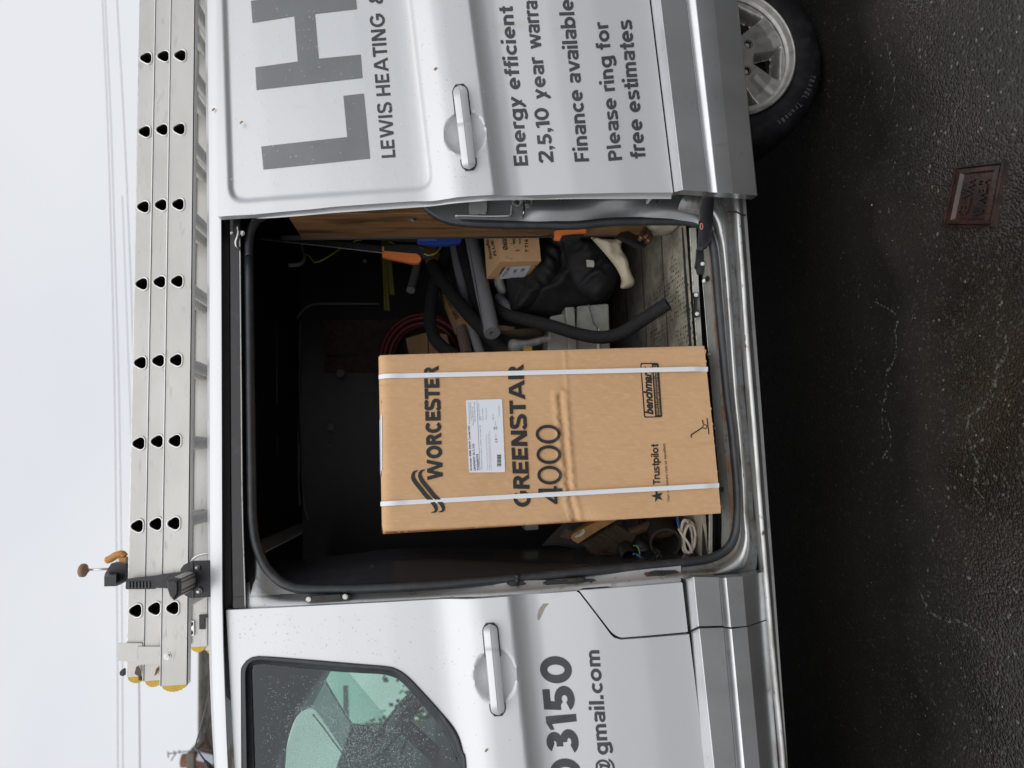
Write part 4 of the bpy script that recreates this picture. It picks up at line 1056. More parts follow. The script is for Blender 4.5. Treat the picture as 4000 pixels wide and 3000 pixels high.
def jamb_details():
    # latch strikers on the door pillar
    def plate(pts, name, m, y, parent=VAN, th=.004):
        V = [W(a, b, y) for a, b in pts]; n_ = len(V)
        V2 = [v+Vector((0, th*1.6, 0)) for v in V]
        F = [tuple(range(n_))] + [(i, i+n_, (i+1) % n_+n_, (i+1) % n_) for i in range(n_)]
        return mk(name, V+V2, F, m, parent, False)
    def yj(px, py, o): return ON(px, py).y+o
    st = plate([(1189, 2340), (1192, 2332), (1216, 2328), (1335, 2322), (1358, 2322), (1367, 2327), (1362, 2342), (1340, 2347), (1225, 2353), (1198, 2353)], 'striker_plate', 'darksteel', yj(1280, 2338, .020))
    plate([(1228, 2345), (1226, 2328), (1328, 2322), (1333, 2340)], 'striker_block', 'blackplastic', yj(1280, 2338, .014), st, .008)
    for a, b in ((1205, 2341), (1348, 2331)): hexbolt('screw', W(a, b, yj(a, b, .010)), (0, -1, 0), .0052, .004, 'bolt', st, 12)
    plate([(1243, 2341), (1246, 2334), (1262, 2333), (1266, 2340)], 'striker_slot', 'rust', yj(1280, 2338, .0125), st, .001)
    # stop buffer with pin
    bf = plate([(1978, 2279), (1992, 2271), (2040, 2268), (2056, 2279), (2047, 2290), (2025, 2295), (2000, 2292)], 'buffer_plate', 'darksteel', yj(2018, 2282, .052))
    a = W(2020, 2283, yj(2020, 2283, .05)); b = W(2021, 2258, yj(2021, 2258, .03)); c = W(2022, 2246, yj(2022, 2248, .026))
    V, F = tubeVF([a, b], .0065, 12); mb = MB().add(V, F); V, F = tubeVF([b, c], .0088, 12); mb.add(V, F); mb.build('buffer_pin', 'blackplastic', bf, True)
    lt = plate([(2120, 2277), (2136, 2268), (2200, 2266), (2206, 2259), (2285, 2256), (2290, 2263), (2318, 2262), (2330, 2269), (2320, 2278), (2285, 2285), (2210, 2290), (2140, 2290)], 'contact_plate', 'blackplastic', yj(2225, 2274, .052))
    cb = plate([(2212, 2278), (2210, 2260), (2266, 2256), (2280, 2260), (2282, 2272), (2262, 2277)], 'contact_block', 'darksteel', yj(2225, 2274, .044), lt, .007)
    for i in range(4): plate([(2222+i*11, 2272-i), (2222+i*11, 2263-i), (2229+i*11, 2262-i), (2229+i*11, 2271-i)], 'contact', 'copper', yj(2225, 2270, .0425), lt, .001)
    for a_, b_ in ((2140, 2281), (2308, 2268)): hexbolt('screw', W(a_, b_, yj(a_, b_, .051)), (0, -1, 0), .0042, .003, 'darksteel', lt, 10)
    lp = plate([(2536, 2235), (2560, 2229), (2640, 2228), (2662, 2240), (2655, 2252), (2600, 2256), (2552, 2254)], 'latch_plate', 'blackplastic', yj(2600, 2242, .056))
    plate([(2516, 2242), (2524, 2236), (2546, 2236), (2552, 2250), (2530, 2255)], 'latch_base', 'rust', yj(2540, 2244, .056), lp)
    for i in range(4): plate([(2572+i*14, 2250), (2574+i*14, 2234), (2581+i*14, 2234), (2580+i*14, 2249)], 'latch_tooth', 'darksteel', yj(2600, 2242, .050), lp, .003)
    # C pillar: pressed metal between seal and open door
    pts = [(1560, .10), (1700, .10), (1850, .10), (2000, .10), (2120, .10), (2249, .10), (2400, .095), (2600, .09), (2700, .088), (2745, .088)]
    edge = {p: e for p, e in zip([1560, 1700, 1850, 2000, 2120, 2249, 2400, 2600, 2700, 2745], [700, 838, 868, 877, 878, 880, 866, 863, 870, 890])}
    fr = [0, .10, .22, .34, .42, .50, .60, .72, .85, 1.0]
    rows = []
    for k in fr:
        r = []
        for px, y in pts:
            e = edge[px]; far = 640
            py = e+(far-e)*k
            bump_ = 0
            if px >= 2100:
                c = np.interp(px, [2100, 2300, 2420, 2600, 2745], [.24, .30, .42, .20, .14]); bump_ = -.026*math.exp(-((k-c)/.09)**2)
            r.append(W(px, py, y-.012+bump_+.02*k))
        rows.append(catmull(r, 6))
    cp = loft('rear_door_pillar', rows, 'jamb2', VAN, True, sharp=0)
    lo = plate([(1832, 790), (1832, 832), (1838, 838), (1866, 838), (1870, 834), (1898, 838), (1902, 820), (1902, 770), (1832, 770)], 'reinforcement_plate', 'jamb', .083, cp, .003)
    tube('pressed_rib', [W(1778, 842, .084), W(1830, 842, .083), W(1900, 844, .083), W(1985, 842, .083), W(1996, 832, .083), W(1998, 800, .083)], .0032, 'jamb', cp, n=5, seg=8)
    hk = plate([(2000, 778), (2003, 796), (2018, 806), (2030, 802), (2040, 790), (2052, 800), (2066, 804), (2078, 794), (2080, 776)], 'hook_plate', 'jamb', .080, cp, .003)
    for a_, b_ in ((2017, 793), (2063, 793)): hexbolt('screw', W(a_, b_, .079), (0, -1, 0), .0065, .003, 'bolt', hk, 12)
    tube('hook', [W(2045, 782, .076), W(2047, 812, .055), W(2046, 828, .050), W(2043, 842, .062), W(2038, 846, .078)], .0036, 'steel', hk, n=6, seg=8)
    for a_ in (2183, 2202, 2218): box('rivet', W(a_, 781, .078), (.004, .006, .004), 'darksteel', cp)
    box('door_stop', W(2536, 779, .03), (.012, .05, .008), 'jamb', cp, bev=.002); box('door_stop', W(2580, 782, .03), (.014, .05, .012), 'blackplastic', cp, bev=.002)
    plate([(2655, 778), (2700, 782), (2708, 788), (2706, 775), (2655, 772)], 'green_tag', 'greentag', .072, cp, .002)
    hexbolt('rivet', W(2671, 803, .076), (0, -1, 0), .0028, .002, 'steel', cp, 8)
    # grey corner gusset with white plug
    V = [W(a_, b_, .070) for a_, b_ in [(2776, 890), (2768, 840), (2772, 790), (2800, 768), (2850, 740), (2862, 800), (2850, 830), (2836, 850), (2830, 920), (2812, 925), (2795, 905)]]
    mk('sill_gusset', V, [tuple(range(len(V)))], 'jamb', VAN, False)
    V, F = tubeVF([W(2813, 869, .069), W(2813, 869, .060)], .0085, 20); mk('plug', V, F, 'caulk', VAN, False)
    # lower roller arm of the sliding door
    arm = [((2748, 745), (2784, 745), -.05), ((2745, 780), (2783, 780), -.03), ((2742, 820), (2781, 820), -.005), ((2738, 860), (2778, 862), .02), ((2734, 900), (2776, 905), .045), ((2731, 935), (2772, 930), .06), ((2727, 965), (2752, 960), .075)]
    rows = []
    for a_, b_, y in arm:
        A, B_ = W(*a_, y), W(*b_, y)
        m_ = (A+B_)/2
        rows.append([A, A+Vector((-.010, .0, .006)), m_+Vector((-.014, -.004, .0)), B_+Vector((-.010, .0, -.004)), B_, B_+Vector((.02, .012, 0)), A+Vector((.02, .012, 0))])
    rows = [catmull([r[k] for r in rows], 4) for k in range(7)]
    rows = list(map(list, zip(*rows)))
    ar = loft('roller_arm', rows, 'blackgloss', VAN, True, closed=True, sharp=35)
    V = [W(2740+7*math.cos(t), 884+14*math.sin(t), .0115) for t in np.linspace(0, 2*math.pi, 20)[:-1]]
    mk('warning_sticker', V, [tuple(range(len(V)))], 'sticker', ar, False)
    V = [W(2740+4.5*math.cos(t), 884+11*math.sin(t), .0105) for t in np.linspace(0, 2*math.pi, 20)[:-1]]
    mk('sticker_centre', V, [tuple(range(len(V)))], 'case', ar, False)
    V = [W(a_, b_, .0095) for a_, b_ in [(2738, 877), (2741, 877), (2742, 892), (2739, 892)]]
    mk('sticker_mark', V, [(0, 1, 2, 3)], 'ink', ar, False)
    cr = plate([(2724, 970), (2744, 962), (2752, 975), (2753, 1040), (2750, 1062), (2744, 1072), (2728, 1070), (2724, 1050), (2719, 1040), (2722, 1020)], 'roller_carriage', 'blackplastic', .118, ar, .02)
    hexbolt('bolt', W(2744, 1031, .115), (0, -1, .3), .0045, .005, 'bolt', ar, 6)
    clip = plate([(2711, 1143), (2727, 1143), (2728, 1162), (2722, 1172), (2722, 1210), (2732, 1216), (2733, 1236), (2716, 1240), (2713, 1216), (2715, 1180)], 'track_clip', 'blackplastic', .118, VAN, .008)
    for a_, b_ in ((2719, 1153), (2723, 1226)): hexbolt('bolt', W(a_, b_, .116), (0, -1, .3), .0045, .006, 'bolt', clip, 6)
    # upper roller arm
    ua = [(905, 840), (911, 880), (912, 905), (918, 925), (924, 932)]
    rows = []
    for (a_, b_), wd_ in zip(ua, (30, 27, 20, 14, 8)):
        rows.append([W(a_, b_, .10), W(a_+wd_*.2, b_, .092), W(a_+wd_, b_, .094), W(a_+wd_*1.1, b_, .12), W(a_, b_, .13)])
    ur = loft('upper_roller_arm', rows, 'blackgloss', VAN, True, closed=True, sharp=30)
    mb = MB(); V, F = tubeVF(catmull([W(930, 886, .095), W(933, 905, .092), W(929, 925, .092), W(922, 945, .095), W(925, 962, .10), W(934, 972, .11)], 4), .0055, 8); mb.add(V, F); mb.build('roller_bracket', 'steel', ur, True)
    hexbolt('bolt', W(945, 912, .1), (0, -1, 0), .006, .008, 'bolt', ur, 8); hexbolt('bolt', W(906, 912, .1), (0, -1, 0), .003, .008, 'bolt', ur, 8)
M['greentag'] = mat('green_label', (.03, .20, .09), .5)
jamb_details()
# --- cargo space
def cargo():
    zf = .49
    # floor with pressed ribs running lengthwise
    rows = [[(x, yy, zf) for x in np.linspace(-.62, 2.6, 12)] for yy in (.15, .5, 1.0, 1.76)]
    fl = loft('load_floor', rows, 'floor', VAN, True, sharp=20)
    for px in (2588, 2506, 2438, 2375):
        yy = W(px, 1000, z=zf).y; w = .0035
        rr = [[(x, yy+d+.0015*math.sin(x*23+px), zf+h) for x in np.linspace(-.62, 2.2, 60)] for d, h in ((-w, .0004), (-w*.3, .0022), (w*.3, .0022), (w, .0004))]
        loft('rusty_joint', rr, 'rust', fl, True, sharp=0)
    # ceiling, far wall, rear
    loft('roof_lining', [[(x, y, z) for x in (-.7, 2.6)] for y, z in ((.13, 1.925), (.3, 2.02), (.8, 2.075), (1.5, 2.085), (1.76, 2.06))], 'liner', VAN)
    loft('far_wall_lining', [[(x, y, z) for x in (-.7, 2.6)] for y, z in ((1.76, 2.06), (1.80, 1.85), (1.80, .48))], 'liner', VAN, sharp=50)
    mk('rear_wall_lining', [(2.6, .1, .48), (2.6, 1.8, .48), (2.6, 1.8, 2), (2.6, .1, 2)], [(0, 1, 2, 3)], 'liner', VAN, False)
    mk('near_wall_lining', [(.98, .10, .48), (2.6, .10, .48), (2.6, .10, 1.93), (.98, .16, 1.93)], [(0, 1, 2, 3)], 'liner', VAN, False)
    # bulkhead, moulded
    prf = [(-.372, .115), (-.378, .15), (-.368, .175), (-.350, .20), (-.338, .26), (-.330, .34), (-.322, .42), (-.328, .47), (-.37, .50), (-.45, .58), (-.54, .8), (-.58, 1.2), (-.60, 1.82)]
    rows = []
    for z in (.45, .6, .75, .9, 1.05, 1.2, 1.35, 1.5, 1.62, 1.72, 1.80, 1.87, 1.95):
        r = []
        for i, (x, y) in enumerate(prf):
            lean = .03*(1.3-z) if z < 1.3 else 0
            blend = max(0, 1-abs(z-1.45)/.45)
            xx = x + (.028*blend if 4 <= i <= 7 else 0)
            r.append((xx, y, z))
        rows.append(catmull(r, 3))
    loft('bulkhead', rows, 'bulkhead', VAN, True, sharp=0)
    # ribs and pressings on the far wall
    def rib(pts, r, name='wall_rib', m='scuff_sheen', y=1.785):  # pale colour puts the black ribs' highlights into the material
        return tube(name, [W(a, b, y) for a, b in pts], r, m, VAN, n=5, seg=8)
    rib([(1480, 1187), (1300, 1186), (1220, 1190), (1185, 1212), (1160, 1245), (1154, 1290), (1157, 1500), (1163, 1720), (1166, 1900), (1172, 1975)], .006, y=1.70)
    rib([(1172, 1250), (1170, 1500), (1178, 1750), (1182, 1900), (1190, 1980), (1205, 2030)], .0035, y=1.71)
    rib([(1074, 1195), (1077, 1400), (1079, 1580)], .006, y=1.30); rib([(1079, 1700), (1080, 1760), (1076, 1840)], .005, y=1.30)
    rows = [[W(a, b, 1.70) for a, b in r] for r in (((1161, 1728), (1158, 1780), (1150, 1850), (1149, 1920), (1155, 1985)), ((1169, 1728), (1171, 1780), (1170, 1850), (1168, 1920), (1163, 1985)))]
    loft('wall_highlight', rows, 'jamb', VAN)  # pale strip painted in for a tapered highlight on the dark lining
    bd = sheet('hardboard_patch', [(p.x, p.z) for p in (W(1246, 1250, 1.78), W(1244, 1456, 1.78), W(1700, 1450, 1.78), W(1700, 1245, 1.78))], [], .2, lambda X, Z: X*0+1.782, 'brown_card', VAN, thick=.008)
    box('hardboard_patch_strip', W(1340, 1390, 1.775), (.012, .006, .17), 'liner', bd)
    for a, b, r in ((1330, 1458, 16), (1293, 1668, 14), (1425, 1020, 9), (1020, 1122, 5), (1105, 1140, 6)):
        V = [W(a+r*math.cos(t)*random.Random(int(t*9)+a).uniform(.8, 1.1), b+r*math.sin(t), 1.69) for t in np.linspace(0, 2*math.pi, 12)[:-1]]
        mk('dusty_scuff', [v for v in V], [tuple(range(11))], 'scuff_sheen', VAN, False)
    # lower boarding of far wall
    for x0, x1, z0, z1 in ((.05, .62, .5, 1.02), (.625, 1.05, .5, 1.16), (1.055, 1.5, .5, 1.02)):
        box('wall_board', ((x0+x1)/2, 1.77, (z0+z1)/2), (x1-x0, .012, z1-z0), 'brown_card', VAN)
    # plywood end panel of the racking, behind the rear pillar
    sh = [(.78, .10, .50), (.78, .10, 1.88)]
    V, F = boxVF((.79, .23, 1.135), (.02, .245, 1.29), None, .002)
    pw = mk('racking_panel', V, F, 'wood', VAN, False)
    box('racking_upright', (.782, .348, 1.2), (.016, .004, 1.3), 'blackshine', VAN)
    # light coloured wheel-box corner by the rear of the opening
    V, F = boxVF(W(2565, 905, .235)+Vector((.13, .0, -.02)), (.26, .13, .10), None, .02)
    mk('wheel_box_corner', V, F, 'floor', VAN, True)
M['blackshine'] = mat('black_painted_strip', (.035, .036, .04), .35)
M['scuff'] = mat('dusty_scuff', (.045, .047, .055), .9)
cargo()
# --- wheels
def wheel(cx_, cy_, cz_, sgn=1):
    """outer face towards -y (sgn 1)"""
    w = mk  # noqa
    def P3(r, a, y): return (cx_+r*math.sin(a), cy_+sgn*y, cz_-r*math.cos(a))
    prf = [(.222, .012), (.232, .006), (.250, .000), (.275, -.004), (.300, -.002), (.318, .008), (.328, .022), (.333, .040), (.3345, .07), (.3345, .15), (.333, .18), (.322, .205), (.28, .215), (.225, .205)]
    N = 140; rows = []
    for j in range(N):
        a = 2*math.pi*j/N
        rows.append([P3(r-(.0045 if (4 < i < 8 and j % 2) else 0)-(.0012 if (2 < i < 5 and (j//2) % 2) else 0), a, y) for i, (r, y) in enumerate(prf)])
    rows.append(rows[0])
    root = box('wheel', (cx_, cy_+sgn*.12, cz_), (.10, .10, .10), 'darksteel', VAN, bev=.01)
    ty = loft('tyre', rows, 'tyre', root, True, sharp=60)
    rb = [(.221, .014), (.224, .004), (.2235, -.002), (.219, -.004), (.214, .000), (.209, .012), (.203, .016), (.198, .018), (.196, .05), (.190, .10), (.188, .17)]
    rows = [[P3(r, 2*math.pi*j/72, y) for r, y in rb] for j in range(72)]; rows.append(rows[0])
    rim = loft('rim', rows, 'rim', root, True, sharp=35)
    # spoke face in polar grid with five windows
    NA, RR = 360, list(np.linspace(.028, .199, 46))
    V = []; F = []; keep = {}
    wa = [math.radians(t) for t in (-7.6, 64.4, 136.4, 208.4, 280.4)]
    for i, r in enumerate(RR):
        for j in range(NA):
            a = 2*math.pi*j/NA
            dish = .030+.012*math.cos(min(1, (r-.03)/.17)*math.pi*.5)*-1
            if r > .185: dish += .0
            dd = 9
            for c in wa:
                d = (a-c+math.pi) % (2*math.pi)-math.pi
                x_ = r*math.sin(d); y_ = r*math.cos(d)
                # signed distance to a rounded quadrilateral widening outwards
                h = .018+.44*(y_-.086)
                e = max(abs(x_)-h, .088-y_, y_-.182)
                dd = min(dd, e)
            cut = dd < -.011
            for c in wa:
                cb = c+math.pi/5
                if math.hypot(r*math.sin(a)-.0805*math.sin(cb), r*math.cos(a)-.0805*math.cos(cb)) < .0125: cut = True
            t = min(max((.001-dd)/.013, 0), 1)
            y = .034-.016*math.cos(min(1, (r-.03)/.165)*math.pi*.5) + .050*t*t*(3-2*t) - .010*max(0, (r-.165)/.034)
            # soft groove down each spoke
            for c in wa:
                d = (a-c-math.pi/5+math.pi) % (2*math.pi)-math.pi
                if abs(d) < .2 and r > .11: y += .003*max(0, 1-abs(r*d)/.018)
            V.append(P3(r, a, y)); keep[len(V)-1] = cut
    for i in range(len(RR)-1):
        for j in range(NA):
            j2 = (j+1) % NA; q = (i*NA+j, i*NA+j2, (i+1)*NA+j2, (i+1)*NA+j)
            if not all(keep[k] for k in q): F.append(q)
    mk('spokes', V, F, 'rim', rim, True)
    for c in wa:
        a = c+math.pi/5
        mb = MB(); n_ = 18
        cc = P3(.0805, a, 0)
        ring = []
        for (r, y) in ((.0155, .0215), (.0150, .0188), (.0132, .0186), (.0128, .040), (.0, .040)):
            ring.append([(cc[0]+r*math.cos(t), cy_+sgn*y, cc[2]+r*math.sin(t)) for t in np.linspace(0, 2*math.pi, n_+1)])
        o = loft('bolt_recess', ring, 'darksteel', rim, True, sharp=30)
        V, F = tubeVF([Vector((cc[0], cy_+sgn*.040, cc[2])), Vector((cc[0], cy_+sgn*.026, cc[2]))], [.0088, .0080], 6)
        mk('wheel_nut', V, F, 'bolt', root, False)
    V, F = tubeVF([Vector((cx_, cy_+sgn*.05, cz_)), Vector((cx_, cy_+sgn*.020, cz_)), Vector((cx_, cy_+sgn*.014, cz_))], [.030, .030, .026], 28)
    mk('hub_cap', V, F, 'rim', root, True)
    rows = [[P3(r, 2*math.pi*j/40, y) for r, y in ((0.02, .11), (.15, .11), (.16, .13), (.19, .14))] for j in range(41)]
    loft('brake_disc', rows, 'darksteel', root, True)
    return root
wheel(1.305, .048, .334)
for x_, y_, s_ in ((-1.63, .05, 1), (1.305, 1.93, -1), (-1.63, 1.93, -1)):
    wheel(x_, y_, .334, s_)
# raised lettering on the visible tyre
def tyre_text(s, a0, r0, h):
    for i, ch in enumerate(s):
        if ch == ' ': continue
        U, F = textVF(ch, .02, 0, 2)
        a = a0 - i*h*.95/r0
        V = []
        for u, v_ in U:
            rr = r0 + (v_-.5)*h; aa = a-(u-.5)*h*.62/r0
            V.append((1.305+rr*math.sin(aa), .048-.0062, .334-rr*math.cos(aa)))
        yield V, F
mb = MB()
for V, F in tyre_text('TRAVEL Transit', math.radians(-18), .287, .017): mb.add(V, F)
tr0 = [o for o in bpy.data.objects if o.name == 'tyre'][0]
mb.build('tyre_lettering', 'tyreletter', tr0)
def slab(pts, y, th, name, m, parent=None, surf=None):
    """plate with the outline of photograph points at depth y and real thickness th"""
    V = [surf(a, b, 0) if surf else W(a, b, y) for a, b in pts]; n_ = len(V)
    V2 = [v+Vector((0, th, 0)) for v in V]
    F = [tuple(range(n_)), tuple(range(2*n_-1, n_-1, -1))] + [(i, i+n_, (i+1) % n_+n_, (i+1) % n_) for i in range(n_)]
    return mk(name, V+V2, F, m, parent, False)
def soft(name, outline, y, th, m, parent=None, seed=0, fold=.4, step=.012, fscale=9, ridge=None, rnd_=None):
    """stuffed, folded thing: outline on the plane y, swelling th towards and half th away from the viewer"""
    O_ = rnd_poly([(p.x, p.z) for p in (W(a, b, y) for a, b in outline)], .02, 3)
    VV, F = sheetVF(O_, [], step)
    ins = sdist(VV, O_); mxd = ins.max()
    rnd = np.random.RandomState(seed)
    wv = rnd.uniform(-1, 1, (9, 2)); ph = rnd.uniform(0, 6, 9)
    f = sum(np.sin((VV @ wv[i])*fscale*(1+i*.8)+ph[i]+2*np.sin((VV @ wv[(i+3) % 9])*fscale*.7+ph[i]))/(1+i*.5) for i in range(9))/2.2
    f = 1-np.abs(f)
    body = np.clip(ins/(mxd*.85), 0, 1)**.55
    Y1 = y - th*body*(1-fold*.5+fold*.5*f); Y2 = y + th*.5*body
    n_ = len(VV); edge = ins < 1e-5
    V = [(a, b, c) for a, b, c in zip(VV[:, 0], np.where(edge, y, Y1), VV[:, 1])] + [(a, b, c) for a, b, c in zip(VV[:, 0], np.where(edge, y, Y2), VV[:, 1])]
    FF = []
    for t in F.tolist():
        a, b, c = VV[t[0]], VV[t[1]], VV[t[2]]
        if (b[0]-a[0])*(c[1]-a[1])-(b[1]-a[1])*(c[0]-a[0]) < 0: t = [t[0], t[2], t[1]]
        FF.append(tuple(t)); FF.append(tuple(q+n_ for q in t[::-1]))
    o = mk(name, V, FF, m, parent, True)
    bm = bmesh.new(); bm.from_mesh(o.data); bmesh.ops.remove_doubles(bm, verts=bm.verts, dist=1e-5); bm.to_mesh(o.data); bm.free()
    return o
# --- cab seen through the side window
def cab():
    y = 1.84
    def Q(a, b): p = W(a, b, y); return (p.x, p.z)
    outer = [Q(*p) for p in [(830, 2480), (1900, 2480), (1900, 3080), (1450, 3080), (1405, 3000), (1337, 2928), (1278, 2838), (1232, 2775), (1212, 2765), (1000, 2740), (830, 2740)]]
    win = [Q(*p) for p in [(1236, 2600), (1243, 2617), (1278, 2679), (1328, 2764), (1377, 2838), (1427, 2893), (1470, 2900), (1750, 2860), (1750, 2560), (1240, 2560)]]
    sheet('far_cab_side', outer, [win], .1, lambda X, Z: X*0+y, 'seatlight', VAN, thick=.03)
    sheet('far_window', win, [], .3, lambda X, Z: X*0+y+.012, 'glass', VAN)
    fe = [W(a, b, z=1.91) for a, b in [(1215, 2765), (1198, 2769), (1178, 2780), (1159, 2798), (1144, 2828), (1134, 2858), (1125, 2890), (1119, 2923), (1114, 3000), (1110, 3090)]]
    fe = [Vector((fe[0].x, 1.88, 1.91))]+fe+[Vector((fe[-1].x-.02, .12, 1.91))]
    loft('cab_headlining', [[p for p in fe], [Vector((p.x+.02, p.y, 1.925)) for p in fe], [Vector((-.50, p.y, 1.945)) for p in fe]], 'seatgrey', VAN, True, sharp=60)
    base = [Vector((-1.95, 1.84, 1.15)), Vector((-2.02, .95, 1.17)), Vector((-1.95, .12, 1.15))]
    loft('windscreen', [[fe[0], fe[4], fe[-1]], base], 'glass', VAN, True)
    tube('windscreen_seal', [W(a, b, y-.01) for a, b in [(1222, 2790), (1262, 2840), (1300, 2892), (1340, 2945), (1380, 2992), (1430, 3050)]], .004, 'rubber', VAN, n=3, seg=6)
    sec = [(1352, 2888), (1420, 2898), (1470, 2925), (1540, 2932), (1620, 2905), (1700, 2850), (1990, 2840), (1990, 3400), (1440, 3400), (1432, 3050), (1400, 2962)]
    rows = [[W(a, b, 1.6)-Vector((0, 1.6-yy, 0)) for a, b in sec] for yy in (.3, .9, 1.5, 1.82)]
    loft('dashboard', rows, 'dash', VAN, True, closed=True, sharp=30)
    V = [p for p in rows[0]]; mk('dashboard_end', V, [tuple(range(len(V)))], 'dash', VAN, False)
    # steering wheel
    c = W(1556, 2812, 1.30); d = Vector((1, 0, -.98)).normalized(); e = Vector((0, 1, 0)); nn_ = d.cross(e)
    P = [c+d*(.185*math.cos(t))+e*(.185*math.sin(t)) for t in np.linspace(0, 2*math.pi, 49)[:-1]]
    sw = tube('steering_wheel', P, .0155, 'dash', VAN, raw=True, closed=True, seg=12)
    mb = MB()
    for t in (0.1, 1.57, 4.71):
        V, F = tubeVF([c+d*(.18*math.cos(t))+e*(.18*math.sin(t)), c+d*(.03*math.cos(t))+e*(.03*math.sin(t))-nn_*.0], .016, 8); mb.add(V, F)
    mb.build('spoke', 'dash', sw, True)
    bm = bmesh.new(); bmesh.ops.create_uvsphere(bm, u_segments=20, v_segments=12, radius=1)
    V = [c+d*(v.co.x*.075)+e*(v.co.y*.08)+nn_*(v.co.z*.03) for v in bm.verts]; F = [tuple(v.index for v in f.verts) for f in bm.faces]; bm.free()
    mk('airbag_cover', V, F, 'seatdark', sw, True)
    tube('steering_column', [c, c+Vector((-.16, 0, -.16))], .035, 'dash', sw, n=2, seg=12)
    tube('stalk', [c+Vector((-.05, -.04, -.05)), c+Vector((-.08, -.17, -.02))], .007, 'dash', sw, n=2, seg=8)
    # inner face of the passenger door below the glass
    V, F = boxVF((-1.25, .10, .92), (.7, .05, .66), None, .01); mk('door_card', V, F, 'dash', FD, False)
M['seatdark'] = mat('steering_boss', (.05, .06, .062), .4)
cab()
# --- roof aerial
tube('roof_aerial', [W(752, 2668, .9), W(775, 2735, .9)], .001, 'wire', VAN)
bpy.data.objects.remove([o for o in bpy.data.objects if o.name == 'roof_aerial'][0])
ae = thing('van_aerial', 'thin dark bent radio aerial standing on the roof above the windscreen', 'aerial', W(835, 3010, .95))
tube('whip', [W(828, 2666, .95), W(785, 2838, .95), W(761, 2919, .95)], .0028, 'wire', ae, raw=True, seg=8)
tube('whip', [W(761, 2919, .95), W(780, 2943, .95), W(801, 2972, .95)], .0034, 'wire', ae, raw=True, seg=8)
V, F = tubeVF([W(800, 2971, .95), W(812, 2990, .95), W(840, 3030, .95)], [.005, .011, .014], 10); mk('base', V, F, 'blackplastic', ae, True)
